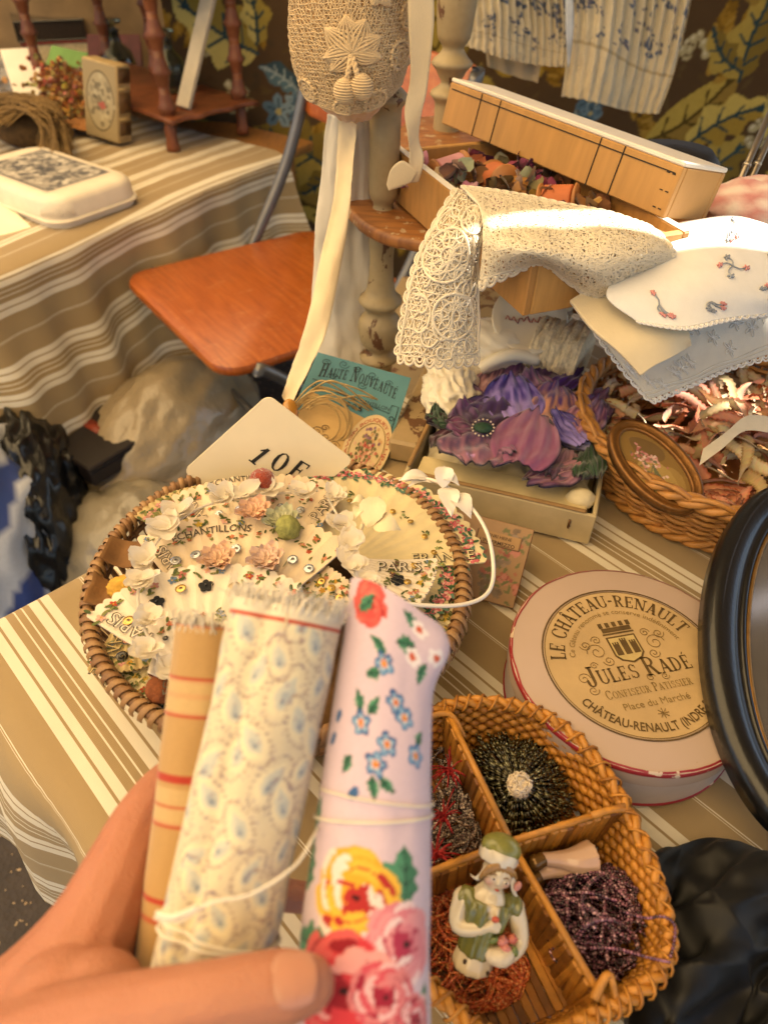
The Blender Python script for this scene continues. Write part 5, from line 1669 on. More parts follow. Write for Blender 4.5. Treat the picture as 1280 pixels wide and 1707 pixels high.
# oval picture in the basket
cc = P(1090, 778, .828)
lx = (P(1150, 842, .812) - P(1030, 712, .842)).normalized()
sy = (P(1128, 742, .834) - P(1052, 812, .814)); sy = (sy - lx * sy.dot(lx)).normalized()
op = thing('oval_picture', 'small oval gilt-framed flower painting resting in the willow basket', 'picture', cc, Matrix((lx, sy, lx.cross(sy))).transposed())
al, bl = .052, .030
def ovalring(prof, a, b, n=56):
    """prof: (offset outwards, z)"""
    v = []
    for o_, z in prof:
        for k in range(n):
            t_ = 2 * PI * k / n
            v.append(((a + o_) * math.cos(t_), (b + o_) * math.sin(t_), z))
    return v, gridf(len(prof), n, cv=True)
m2 = MB(); m2.add(*ovalring([(-.0105, .001), (-.0100, .0035), (-.008, .0042), (-.0065, .003), (-.004, .0062), (-.001, .0058), (0, .003), (0, -.004), (-.0105, -.004), (-.0105, .001)], al, bl)); m2.build('gilt_frame', MAT('7a5226', .35, .25, 120, .0004, metal=.55), op, world=False)
cv = Canvas(2 * al, 2 * bl, .0009, '8a6a34')
cv.disc(al * 1.3, bl * .7, .03, .02, 0, 'b89a58', .7); cv.disc(al * .6, bl * 1.3, .022, .014, .4, '6a5230', .7); cv.disc(al * 1.5, bl * 1.3, .018, .012, 0, 'a88a4c', .6)
rnd = random.Random(6)
for k in range(70):
    x, y = al * .82 + rnd.gauss(0, .011), bl + rnd.gauss(0, .006)
    cv.disc(x, y, rnd.uniform(.0012, .0028), rnd.uniform(.001, .002), rnd.uniform(0, 3), rnd.choice(['c98a80', 'd8a898', 'b06a64', 'e0c0b0', '6e6a50']), .9)
for k in range(8): cv.stroke([(al * .95, bl), (al * 1.35 + rnd.gauss(0, .006), bl * .75 + rnd.gauss(0, .006))], .0006, '6a6a4a')
v, f = [], []
m2 = cv.sheet(lambda x, y: Vector((((x - al) * .82), ((y - bl) * .70) * math.sqrt(max(0, 1 - ((x - al) / al) ** 2)) * 1.0, .0008)))
m2.build('painting', ATTR(.25, 0, 300, 0, .5, .1, 'gloss', .8), op, world=False)

# ------------------------------------------------------------------ floral notebook leaning on the box
BR = P(855, 1015, BZ); TR = PY(892, 884, .452)
up_ = (TR - BR)
bx2 = (Vector((-.95, .31, 0)))
fbk = thing('floral_book', 'small rose-patterned book leaning against the cardboard box', 'book', BR, Matrix((-bx2.normalized(), (up_ - bx2 * up_.dot(bx2) / bx2.dot(bx2)).normalized(), (-bx2.normalized()).cross((up_ - bx2 * up_.dot(bx2) / bx2.dot(bx2)).normalized()))).transposed())
hh, ww = up_.length, .088
m2 = MB(); m2.add(*box(ww, hh, .0015, .0004, (-ww / 2, hh / 2, .0))); m2.add(*box(ww, hh, .0015, .0004, (-ww / 2, hh / 2, -.010))); m2.build('cover', MAT('7d5a3a', .6, .2, 60), fbk, world=False, smooth=False)
m2 = MB(); m2.add(*box(ww - .003, hh - .003, .0084, .0, (-ww / 2, hh / 2, -.005))); m2.build('pages', MAT('c08a48', .8, .15, 90), fbk, world=False, smooth=False)
cv = Canvas(ww - .001, hh - .001, .0011, '9a7a58'); rnd = random.Random(14)
for k in range(26):
    x, y = rnd.uniform(0, ww), rnd.uniform(0, hh)
    red = rnd.random() < .6
    for q in range(8): cv.disc(x + rnd.gauss(0, .0028), y + rnd.gauss(0, .0028), rnd.uniform(.0015, .003), c=rnd.choice(['a05a4c', 'b8786a', '8d4a42'] if red else ['7a6a5a', '8d7a68', '6a5a4a']), al=.8)
    for q in range(3): cv.disc(x + rnd.gauss(0, .006), y + rnd.gauss(0, .006), .003, .0013, rnd.uniform(0, 3), '6a6a44')
cv.poly([(.040, hh - .024), (.080, hh - .024), (.080, hh - .011), (.040, hh - .011)], '5a3a24'); cv.poly([(.041, hh - .023), (.079, hh - .023), (.079, hh - .012), (.041, hh - .012)], 'a88458')
m2 = cv.sheet(lambda x, y: Vector((-ww + .0005 + x, y + .0005, .0010))); m2.build('cover_print', ATTR(.6, 0, 300, 0, .3, .1, 'print'), fbk, world=False)
m2 = MB()
for s_, yy, sz in (('HENRI HEINE', hh - .0158, .0040), ("L'INTERMEZZO", hh - .0215, .0046)):
    t2 = text2d(s_, sz, .01)
    lay(m2, t2, lambda x, y: Vector((-ww + .060 - t2[2] / 2 + x, yy + y, .0012)))
m2.build('title', MAT('3a2414', .7), fbk, world=False, smooth=False)

# ------------------------------------------------------------------ round confectioner's box
LZT = TZ + .052
lidc = Vector((0, 0, 0)); hL = CAM_Z - LZT
rim_px = [(850, 1050), (1010, 940), (897, 992), (1214, 1261), (1120, 1295), (983, 1265), (885, 1179), (1163, 1000), (1186, 1285)]
q_ = np.array([list(P(x, y, LZT))[:2] for x, y in rim_px])
A_ = np.c_[2 * q_, np.ones(len(q_))]; s_ = np.linalg.lstsq(A_, (q_ ** 2).sum(1), rcond=None)[0]
LR = math.sqrt(s_[2] + s_[0] ** 2 + s_[1] ** 2); LC = Vector((s_[0], s_[1], BZ))
base_dir = P(1165, 1118, LZT) - P(950, 1158, LZT)
rbx = thing('round_box', 'round cream confectioner box with brown lettering and red rim on the striped cloth', 'box', LC, math.atan2(base_dir.y, base_dir.x))
LT = LZT - BZ
def m_lid():
    k = NT('aged_card')
    f = k.noise(14, 5); g = k.noise(120, 4)
    c = k.mix(f, lin('b29d92'), lin('a58f7c'))
    sp = k.math('GREATER_THAN', g, .72)
    c = k.mix(k.math('MULTIPLY', sp, .5), c, lin('8d7656'))
    k.base(c); k.b.inputs['Roughness'].default_value = .42; k.b.inputs['Coat Weight'].default_value = .15; k.bump(f, .0004, .4)
    return k.m
def m_red():
    k = NT('worn_red')
    f = k.math('GREATER_THAN', k.noise(70, 5), .62)
    k.base(k.mix(f, lin('8c2026'), lin('c9b49a'))); k.b.inputs['Roughness'].default_value = .5
    return k.m
LIDM, REDM = m_lid(), m_red()
m2 = MB(); m2.add(*lathe([(LR * .955, 0), (LR * .965, .001), (LR * .965, LT - .016)], 72)); m2.build('box_body', MAT('b9aaa0', .5, .08, 30), rbx, world=False, sharp=40)
m2 = MB(); m2.add(*lathe([(LR * .968, .0), (LR * .975, .001), (LR * .975, .003), (LR * .966, .0035)], 72, cap=False)); m2.build('foot_rim', REDM, rbx, world=False)
m2 = MB(); m2.add(*lathe([(LR * .972, LT - .0165), (LR * .99, LT - .0165), (LR * .99, LT - .002), (LR * .985, LT - .0004), (LR * .97, LT), (0, LT)], 72)); m2.build('lid', LIDM, rbx, world=False, sharp=50)
m2 = MB()
v = []
rn = random.Random(3)
for k in range(144):
    a = 2 * PI * k / 144; w = .0022 + .0012 * fbm((math.cos(a) * 3, math.sin(a) * 3, 0), 2)
    v += [(LR * .9915 * math.cos(a), LR * .9915 * math.sin(a), LT - .0035 - abs(w) * .4), (LR * .9925 * math.cos(a), LR * .9925 * math.sin(a), LT - .001), ((LR * .984 - abs(w) * .7) * math.cos(a), (LR * .984 - abs(w) * .7) * math.sin(a), LT + .0005)]
m2.add(v, gridf(144, 3, cu=True)); m2.build('red_edging', REDM, rbx, world=False)
INK = MAT('54401f', .6, .2, 120, 0); INK2 = MAT('7d6538', .6, .2, 120, 0)
m2 = MB(); m2.add(*lathe([(LR * .715, LT + .0003), (0, LT + .0003)], 72, cap=False)); m2.build('label_disc', MAT('b0956a', .45, .14, 24, .0002, 200, coat=.15), rbx, world=False)
m2 = MB()
for r0, r1 in ((.722, .735), (.706, .711)): m2.add(*lathe([(LR * r0, LT + .0006), (LR * r1, LT + .0006)], 72, cap=False))
m2.build('printed_ring', INK, rbx, world=False)
ZI = LT + .0007
def arc_text(mb, t2, rad, mid_deg, inward=False):
    """letters along a circle; mid_deg = angle of the middle of the line"""
    w = t2[2]
    def fn(x, y):
        if not inward:
            a = R(mid_deg) - (x - w / 2) / rad; rr = rad + y
        else:
            a = R(mid_deg) + (x - w / 2) / rad; rr = rad - y
        return Vector((rr * math.cos(a), rr * math.sin(a), ZI))
    lay(mb, t2, fn)
def line_text(mb, t2, y0, x0=None):
    x0 = -t2[2] / 2 if x0 is None else x0
    lay(mb, t2, lambda x, y: Vector((x0 + x, y0 + y, ZI)))
u_ = LR
m2 = MB(); arc_text(m2, slab('LE CHÂTEAU-RENAULT', .125 * u_, .80), .545 * u_, 93); m2.build('lettering', INK, rbx, world=False, smooth=False)
m2 = MB(); arc_text(m2, text2d('Ce Gâteau renommé se conserve indéfiniment', .066 * u_), .465 * u_, 90); m2.build('lettering', INK2, rbx, world=False, smooth=False)
m2 = MB(); tt = slab('JULES RADÉ', .175 * u_, .86, .74); line_text(m2, tt, -.175 * u_); m2.build('lettering', INK, rbx, world=False, smooth=False)
m2 = MB()
for (x0, y0, r0, tw) in ((-tt[2] / 2 / u_ - .01, -.10, .055, 1), (-tt[2] / 2 / u_ + .02, -.215, .045, -1), (.06, -.19, .04, 1), (.18, -.20, .035, -1), (-tt[2] / 2 / u_ + .12, .0, .035, 1)):
    m2.add(*tube([((x0 + r0 * (1 - .85 * i / 21) * math.cos(i * .43 * tw)) * u_, (y0 + r0 * (1 - .85 * i / 21) * math.sin(i * .43 * tw)) * u_, ZI) for i in range(22)], .00026, 3, cap=False))
m2.build('initial_flourish', INK2, rbx, world=False)['kind'] = 'stuff'
m2 = MB(); line_text(m2, slab('CONFISEUR PATISSIER', .078 * u_, .82, .78), -.315 * u_); line_text(m2, text2d('Place du Marché', .085 * u_), -.43 * u_); m2.build('lettering', INK2, rbx, world=False, smooth=False)
m2 = MB(); arc_text(m2, text2d('CHÂTEAU-RENAULT (INDRE & LOIRE)', .105 * u_, .018, .82), .655 * u_, 270, True); m2.build('lettering', INK, rbx, world=False, smooth=False)
# crest: mural crown over a shield with towers, scrolls at the sides
m2 = MB()
def rc(x0, y0, x1, y1): m2.add([(x0 * u_, y0 * u_, ZI), (x1 * u_, y0 * u_, ZI), (x1 * u_, y1 * u_, ZI), (x0 * u_, y1 * u_, ZI)], [(0, 1, 2, 3)])
rc(-.14, .26, .14, .275); rc(-.13, .285, .13, .33)
for k in range(5): rc(-.14 + k * .062, .335, -.105 + k * .062, .385)
sh_o = [(-.13, .24), (.13, .24), (.13, .05), (.09, .0), (0, -.035), (-.09, .0), (-.13, .05)]
m2.add([(x * u_, y * u_, ZI - .0001) for x, y in sh_o], [tuple(reversed(range(7)))])
m2.build('crest', INK, rbx, world=False, smooth=False)
m2 = MB(); m2.add([(x * .88 * u_, (y * .88 + .012) * u_, ZI + .0001) for x, y in sh_o], [tuple(reversed(range(7)))]); m2.build('crest_field', MAT('b39d68', .5), rbx, world=False, smooth=False)
m2 = MB()
ZI += .0003
for x, h_ in ((-.075, .13), (0, .16), (.075, .13)):
    rc(x - .028, .05, x + .028, .05 + h_ - .02)
    for k in (-1, 0, 1): rc(x + k * .021 - .007, .05 + h_ - .02, x + k * .021 + .007, .05 + h_)
m2.build('crest_towers', INK, rbx, world=False, smooth=False)
ZI -= .0003
m2 = MB()
for sx_ in (-1, 1):
    if sx_ > 0: m2.build('scroll_ornament', INK2, rbx, world=False); m2 = MB()
    for (cx_, cy_, r0, tw) in ((.26, .12, .085, 1), (.20, .02, .05, -1), (.33, .2, .05, -1), (.22, .23, .045, 1)):
        pts = []
        for i in range(22):
            t_ = i / 21; a = t_ * 9.5 * tw; rr = r0 * (1 - .85 * t_)
            pts.append((sx_ * (cx_ + rr * math.cos(a)) * u_, (cy_ + rr * math.sin(a)) * u_, ZI))
        m2.add(*tube(pts, .0003, 3, cap=False))
m2.build('scroll_ornament', INK2, rbx, world=False); m2 = MB()
for k in range(8):
    a = k * PI / 4; m2.add(*tube([(0, -.505 * u_, ZI), (.045 * u_ * math.cos(a), (-.505 + .045 * math.sin(a)) * u_, ZI)], .0003, 3))
m2.build('star_ornament', INK2, rbx, world=False)

# ------------------------------------------------------------------ black oval frame
bt, tp = P(1345, 1420, .803), P(1338, 815, .840)
ctr = (bt + tp) / 2; ax = (tp - bt); amaj = ax.length / 2; ax.normalize()
wd = _R - ax * _R.dot(ax); wd.normalize()
wd = (wd + ax * 0).normalized()
bmin = .071
of = thing('oval_mirror', 'large black-framed oval mirror leaning beside the round box', 'mirror', bt, Matrix((ax, -wd, ax.cross(-wd))).transposed())
BLK = MAT('0f0e0d', .32, .3, 60, .0003, 300, coat=.25)
prof = [(-.030, .002), (-.029, .006), (-.026, .0065), (-.025, .004), (-.021, .009), (-.012, .013), (-.004, .012), (0, .006), (.001, -.004), (-.030, -.006), (-.030, .002)]
m2 = MB(); v, f = ovalring(prof, amaj, bmin, 96); m2.add([(x + amaj, y, z) for x, y, z in v], f); m2.build('frame_moulding', BLK, of, world=False)
m2 = MB(); v, f = ovalring([(-.0335, .0015), (-.0330, .0032), (-.0300, .0034), (-.0297, .0015)], amaj, bmin, 80); m2.add([(x + amaj, y, z) for x, y, z in v], f); m2.build('gilt_slip', MAT('9a7440', .35, .2, 90, 0, metal=.7), of, world=False)
m2 = MB(); v, f = lathe([(1, .001), (0, .001)], 64, amaj - .0325, bmin - .0325, cap=False); m2.add([(x + amaj, y, z) for x, y, z in v], f); m2.build('mirror_glass', MAT('8d8a86', .12, .2, 20, 0, metal=.85), of, world=False)

# ------------------------------------------------------------------ openwork basket for the fans
RZ = TZ + .068
rim_px = [(137, 1000), (170, 900), (250, 830), (590, 772), (700, 830), (770, 920), (793, 1010), (760, 1090), (205, 1180), (160, 1110), (265, 1210)]
q_ = np.array([list(P(x, y, RZ))[:2] for x, y in rim_px])
A_ = np.c_[2 * q_, np.ones(len(q_))]; s_ = np.linalg.lstsq(A_, (q_ ** 2).sum(1), rcond=None)[0]
FR = math.sqrt(s_[2] + s_[0] ** 2 + s_[1] ** 2) - .004; FC = Vector((s_[0], s_[1], BZ))
fbas = thing('openwork_basket', 'round openwork cane basket full of sample fans', 'basket', FC)
CANE = MAT('7d5a38', .5, .35, 120, .0006, 500); CANE2 = MAT('937048', .5, .3, 120, .0006, 500); SLATM = MAT('7e5d38', .6, .3, 90, .0005, 400, stretch=(1, 1, .2))
hR = RZ - BZ
NSL = 84
sl = MB(); sl.add(*tube([(FR * .83, 0, .004), (FR * .90, 0, hR * .35), (FR * .955, 0, hR * .75), (FR * .985, 0, hR - .004)], .0022, 5)); sl_me = sl.mesh('slat', [SLATM])
for k in range(NSL):
    link('slat', sl_me, fbas, Matrix.Rotation(2 * PI * k / NSL, 4, 'Z'))
m2 = MB(); m2.add(*lathe([(FR * .84, .0), (FR * .85, .003), (0, .004)], 48)); m2.build('basket_floor', SLATM, fbas, world=False)
for z, r_, rad in ((.007, FR * .835, .0045), (hR - .012, FR * .968, .0026), (hR, FR * .985, .0044)):
    m2 = MB(); m2.add(*tube([(r_ * math.cos(a), r_ * math.sin(a), z) for a in np.linspace(0, 2 * PI, 97)[:-1]], rad, 8, closed=True)); m2.build('hoop', CANE, fbas, world=False)
wr_me = []
for var in range(3):     # one binding of flat cane slanting round the rim
    rn = random.Random(var)
    pts, rr = [], .0062
    for i in range(13):
        a = -.6 + 5.0 * i / 12
        pts.append(Vector((FR * .985 + rr * math.cos(a) * (1 + .06 * rn.gauss(0, 1)), -.0042 + .0088 * i / 12, rr * 1.15 * math.sin(a) - .0015)))
    v = []
    for q in pts:
        ou = Vector((q.x - FR * .985, 0, q.z)).normalized()
        for dy, dr_ in ((-.0023, 0), (-.0016, .0007), (.0016, .0007), (.0023, 0)): v.append(q + Vector((0, dy, 0)) + ou * dr_)
    mb = MB(); mb.add(v, gridf(13, 4)); wr_me.append(mb.mesh('rim_binding', [(CANE, CANE2, CANE2)[var]]))
NW = 112
for k in range(NW):
    link('rim_binding', wr_me[(k * 7 + k // 3) % 3], fbas, Matrix.Rotation(2 * PI * k / NW, 4, 'Z') @ Matrix.Translation((0, 0, hR)))

# ------------------------------------------------------------------ sample fans
PAPER = {'blush': MAT('d3bfa2', .75, .08, 60, .0003, 500), 'cream': MAT('d0c096', .75, .08, 60, .0003, 500), 'pale': MAT('d6c9b4', .75, .07, 60, .0003, 500), 'old': MAT('b59f70', .8, .12, 60, .0003, 500)}
EDGE = MAT('b9a377', .8)
def m_sequin(c_, c2):
    k = NT('sequin')
    lw_ = k.n('LayerWeight'); lw_.inputs[0].default_value = .5
    k.base(k.mix(k.noise(400, 2), lin(c_), lin(c2))); k.b.inputs['Metallic'].default_value = .6; k.b.inputs['Roughness'].default_value = .18; k.b.inputs['Coat Weight'].default_value = .5
    return k.m
SEQ = {'aurora': m_sequin('8fb0ac', 'c7b4c4'), 'gold': m_sequin('b08a34', 'd4b060'), 'black': m_sequin('1c1a18', '34302a'), 'copper': m_sequin('5a3222', '8d5a3a')}
VELV = MAT('08080a', .8, .2, 300, .0006, 900, sheen=.1)
INKD = MAT('4a4234', .7, .1, 60, 0)
def fan(label, apex, z, rad_px, mid, opening, paper, prints, text=None, text_side=1, seq=None, arc=None, blackfl=0, tilt=(0, 0), seed=0, scale=1., parts=11, rim_roses=False, echant=None, pale=False):
    """apex px, direction in image degrees; radius in photo px at that height"""
    rn = random.Random(seed)
    A0 = P(apex[0], apex[1], z)
    tip = P(apex[0] + rad_px * math.cos(R(mid)), apex[1] - rad_px * math.sin(R(mid)), z)
    rad = (tip - A0).length * scale
    x = (tip - A0).normalized()
    fr_ = frame(x).to_3x3() @ Matrix.Rotation(R(tilt[0]), 3, 'Y') @ Matrix.Rotation(R(tilt[1]), 3, 'X')
    t_ = thing('paper_fan', label, 'fan', A0, fr_, 'sample fans in the cane basket')
    op = R(opening)
    nsc = parts * 2
    def pz(r_, a):      # slight pleats and a faint dish
        return .0006 * math.cos((a / op + .5) * parts * 2 * PI) * (r_ / rad) + .012 * (r_ / rad - .5) ** 2
    def S(r_, a, off=0.): return Vector((r_ * math.cos(a), r_ * math.sin(a), pz(r_, a) + off))
    na, nr = nsc * 6 + 1, 7
    v = []
    for side in (0., -.0013):
        for i in range(na):
            a = -op / 2 + op * i / (na - 1)
            edge = rad * (1 + .022 * abs(math.sin(PI * i / 6)) - .012)
            for j in range(nr):
                r_ = rad * .12 + (edge - rad * .12) * j / (nr - 1)
                v.append(S(r_, a, side))
    k = na * nr
    f = gridf(na, nr); f += [tuple(reversed([q + k for q in w])) for w in f]
    rim = [(i, nr - 1) for i in range(na)]
    for A_, B_ in (([(i, nr - 1) for i in range(na)], 1), ([(i, 0) for i in range(na)], -1), ([(0, j) for j in range(nr)], 1), ([(na - 1, j) for j in range(nr)], -1)):
        ids = [i * nr + j for i, j in A_]
        for p, q in zip(ids, ids[1:]): f.append((p, p + k, q + k, q) if B_ > 0 else (p, q, q + k, p + k))
    m2 = MB(); m2.add(v, f); m2.build('fan_leaf', PAPER[paper], t_, world=False, sharp=50)
    # fold lines
    m2 = MB()
    for i in range(1, parts):
        a = -op / 2 + op * i / parts
        m2.add([S(rad * .15, a - .0016, .0004), S(rad * .15, a + .0016, .0004), S(rad * .97, a + .0011, .0004), S(rad * .97, a - .0011, .0004)], [(0, 1, 2, 3)])
    m2.build('fold_lines', MAT('c9b698' if paper != 'old' else 'a08a5c', .8), t_, world=False, smooth=False)
    # printed sprigs
    m2 = MB(); lay_z = [.0005]
    def ell(r_, a, sx, sy, rot, c_):
        pts = []
        for q in range(7):
            b = 2 * PI * q / 7
            dx_, dy_ = sx * math.cos(b), sy * math.sin(b)
            ex, ey = dx_ * math.cos(rot) - dy_ * math.sin(rot), dx_ * math.sin(rot) + dy_ * math.cos(rot)
            pts.append(S(r_, a, lay_z[0]) + Vector((ex * math.cos(a) - ey * math.sin(a), ex * math.sin(a) + ey * math.cos(a), 0)))
        m2.add(pts, [tuple(range(7))], color=lin(c_)); lay_z[0] += 2e-6
    greens = ['5a6234', '6d7040', '47522e', '7a7a48']
    def sprig(r_, a, s, fc):
        for q in range(4): ell(r_ + rn.gauss(0, .0022) * s, a + rn.gauss(0, .0024) * s / r_, .0019 * s, .0008 * s, rn.uniform(0, 3.1), rn.choice(greens))
        for q in range(5):
            b = q * 2 * PI / 5
            ell(r_ + .0011 * s * math.cos(b), a + .0011 * s * math.sin(b) / r_, .00095 * s, .0007 * s, b, fc)
        ell(r_, a, .0006 * s, .0006 * s, 0, 'c9a040')
    for i in range(parts):
        ac = -op / 2 + op * (i + .5) / parts
        for (rr, s, cols_) in prints:
            if rn.random() < .12: continue
            sprig(rad * (rr + rn.gauss(0, .015)), ac + rn.gauss(0, .25) * op / parts, s * rn.uniform(.85, 1.25), rn.choice(cols_))
    if rim_roses:
        for i in range(parts * 3):
            ac = -op / 2 + op * (i + .5) / (parts * 3)
            rr = rad * (.93 + rn.gauss(0, .012))
            for q in range(4): ell(rr + rn.gauss(0, .003), ac + rn.gauss(0, .004) / rr, .003, .0013, rn.uniform(0, 3), rn.choice(['3d5a3c', '4f6e58', '5a7a6a']))
            for q in range(9): ell(rr + rn.gauss(0, .0018), ac + rn.gauss(0, .0018) / rr, .0018, .0013, rn.uniform(0, 3), rn.choice(['c0666a', 'd48a88', 'b04e58', 'e0b0a4']))
    if pale:      # large pale printed blooms with fine stems
        for (rr, aa, c_) in ((.58, .14, '9a8068'), (.52, -.10, '8d98a0'), (.62, -.22, 'b09078'), (.45, .2, 'a8907c')):
            for q in range(9): ell(rad * rr + rn.gauss(0, .004), aa * op + rn.gauss(0, .05), .0034, .0018, rn.uniform(0, 3), c_)
            for q in range(5): ell(rad * (rr - .05) + rn.gauss(0, .004), aa * op + rn.gauss(0, .09), .004, .0006, rn.uniform(0, 3), '8d8a70')
    m2.build('printed_flowers', ATTR(.75, 0, 400, 0, .2, .08, 'print'), t_, world=False, smooth=False)['kind'] = 'stuff'
    # lettering along a straight side: outlined capitals
    if text:
        for word, sd_, r0 in text:
            for bold, mat_, off in ((.03, INKD, .0007), (-.012, PAPER[paper], .0009)):
                tt = text2d(word, .0135, bold)
                m2 = MB()
                ae = sd_ * (op / 2)
                def fn(x_, y_):
                    # runs outwards along the side, letters standing inwards
                    u_ = rad * r0 + x_ if sd_ > 0 else rad * (r0 + .02) + tt[2] - x_
                    w_ = (.003 + y_) if sd_ > 0 else (.003 + .0095 - y_)
                    w_ = .0035 + (.0095 - y_ if sd_ > 0 else y_ * 1.0)
                    u_ = rad * r0 + x_
                    return Vector((u_ * math.cos(ae) + w_ * math.sin(ae) * sd_, u_ * math.sin(ae) - w_ * math.cos(ae) * sd_, pz(u_, ae) + off + .0004))
                lay(m2, tt, fn); m2.build('lettering', mat_, t_, world=False, smooth=False)
    if echant:
        tt = text2d(echant[0], echant[2], .012, .85); m2 = MB()
        rr = rad * echant[1]
        def fn(x_, y_):
            a = echant[3] * op - (x_ - tt[2] / 2) / rr
            return S(rr + y_, a, .0009)
        lay(m2, tt, fn); m2.build('lettering', INKD, t_, world=False, smooth=False)
    if seq:
        for (nm, rr, n_, size, a0, a1) in seq:
            for q in range(n_):
                a = (a0 + (a1 - a0) * q / max(1, n_ - 1)) * op
                c = S(rad * rr, a, .0012); m2 = MB()
                m2.add(*lathe([(size * .25, .0009), (size * .6, .0002), (size, .0009), (size * .98, .0012), (size * .6, .0006), (size * .25, .0012)], 12, cap=False), mt=Matrix.Translation(c) @ Matrix.Rotation(rn.uniform(-.15, .15), 4, 'X') @ Matrix.Rotation(rn.uniform(-.15, .15), 4, 'Y'))
                m2.build('sequin', SEQ[nm], t_, world=False)
    for (rr, aa) in (blackfl or []):
        c = S(rad * rr, aa * op, .0012)
        m2 = MB()
        out = []
        for q in range(30):
            b = 2 * PI * q / 30; r_ = .0052 * (.72 + .32 * abs(math.cos(b * 2.5)))
            out.append((c.x + r_ * math.cos(b), c.y + r_ * math.sin(b)))
        v_, f_ = prism(out, .0012, c.z); m2.add(v_, f_); fl_ = m2.build('velvet_flower', VELV, t_, world=False, smooth=False)
        m2 = MB(); m2.add(*ball((c.x, c.y, c.z + .0018), .0011, 1)); m2.build('bead', SEQ['black'], fl_, world=False)
    return t_
RD, BLs, PKs, YL = ['a8442e', 'b86a4e', 'c07a64'], ['5f7896', '7a8fa8'], ['c08a80', 'd0a090', 'b06a60'], ['c2a040', 'b88a34']
mixc = RD + BLs + PKs + YL
brd = [(.90, 1.15, mixc)]
fz = TZ
# lowest layers first
fan('yellowed fan printed FRANCE at the lower left of the cane basket', (218, 1000), fz + .066, 116, 277, 62, 'old', [(.88, 1.2, mixc), (.6, 1., BLs)], [('FRANCE', -1, .28)], seq=[('copper', .58, 1, .004, -.12, -.12), ('black', .80, 1, .0042, -.18, -.18)], seed=1, tilt=(2, 0))
fan('cream fan with green sprig border against the lower rim of the basket', (312, 1030), fz + .060, 160, 240, 50, 'cream', [(.92, 1.25, ['6d7a3a', 'a8442e', 'b88a34']), (.76, 1.1, YL)], [('FRANCE', 1, .45)], seq=[('copper', .70, 3, .004, -.3, .3)], seed=2, tilt=(1, 0))
fan('dark olive fan under the lower rim sprigs', (330, 1060), fz + .050, 150, 244, 44, 'old', [(.9, 1.2, mixc)], seed=3)
fan('small faded fan tucked behind the blush fans by the rim', (345, 905), fz + .070, 100, 130, 60, 'old', [(.88, 1.4, PKs), (.6, 1.6, RD)], seed=4)
fan('rose-bordered fan along the far right rim printed FRANCE', (566, 950), fz + .066, 178, 52, 118, 'cream', [(.7, 1., ['8d9a6a'])], [('FRANCE', -1, .5)], seq=[('gold', .66, 6, .0026, -.42, .2)], seed=5, rim_roses=True, parts=12, tilt=(-2, 0))
fan('rose-bordered fan showing beneath the fan with black velvet flower', (590, 950), fz + .062, 168, 352, 80, 'cream', [(.7, 1., BLs)], seed=6, rim_roses=True)
fan('cream fan printed PARIS leaning on the right rim with a red bead', (640, 975), fz + .058, 135, 350, 60, 'cream', [(.9, 1.3, mixc), (.7, 1.1, RD)], [('PARIS', 1, .55)], seq=[('copper', .66, 1, .0032, .2, .2)], seed=7)
fan('cream fan slipped under the lilac fabric roll by the rim', (620, 990), fz + .056, 150, 325, 40, 'cream', [(.9, 1.3, YL + RD), (.75, 1.2, mixc)], seed=8)
fan('blush fan printed ECHANTILLONS under the red pompom', (430, 1006), fz + .076, 200, 88, 66, 'blush', [(.92, 1.2, mixc), (.80, 1., RD), (.66, 1.1, BLs)], [('PARIS', 1, .68), ('PARIS', -1, .68)], seq=[('aurora', .72, 5, .0034, -.3, .3)], seed=9, echant=('ECHANTILLONS', .955, .0085, .10), pale=True, tilt=(-3, 0))
fan('blush fan numbered 0522 with gold sequins in the middle of the basket', (448, 1052), fz + .080, 150, 35, 74, 'blush', [(.90, 1.2, mixc), (.74, 1.1, YL), (.6, 1., BLs)], seq=[('gold', .80, 6, .0032, -.35, .4)], seed=10, echant=('0522', .70, .011, -.25), pale=True, tilt=(-1, 0))
fan('pale fan with black velvet flower and PARIS print near the right rim', (560, 930), fz + .082, 164, 338, 52, 'pale', [(.90, 1.2, mixc), (.6, 1.1, ['6a4a44', '8d7a70'])], [('PARIS', 1, .42)], seq=[('gold', .78, 3, .0028, -.3, .36)], blackfl=[(.68, .02), (.8, -.42)], seed=11, tilt=(0, 0))
fan('blush fan with a row of iridescent sequins printed ECHANTILLONS', (372, 1078), fz + .085, 216, 78, 82, 'blush', [(.93, 1.25, mixc), (.82, 1., RD), (.48, 1.1, PKs)], [('PARIS', 1, .58)], seq=[('aurora', .70, 8, .0040, .40, -.45), ('gold', .50, 4, .0022, .36, -.1)], seed=12, echant=('ECHANTILLONS', .85, .0095, .17), pale=True, tilt=(-2, 0))
fan('pale fan with two black velvet flowers and gold sequins printed PARIS', (335, 1142), fz + .092, 190, 92, 96, 'pale', [(.92, 1.4, mixc), (.55, 1.2, ['8a90a0', 'b86a4e'])], [('PARIS', 1, .52)], seq=[('gold', .74, 1, .004, .40, .40), ('gold', .80, 1, .004, .08, .08), ('gold', .80, 1, .004, -.2, -.2), ('gold', .76, 1, .004, -.42, -.42), ('black', .45, 3, .002, -.3, .3)], blackfl=[(.76, .22), (.80, -.05)], seed=13, parts=12, echant=('ECHANTILLONS', .18, .008, .2), tilt=(-2, 0))

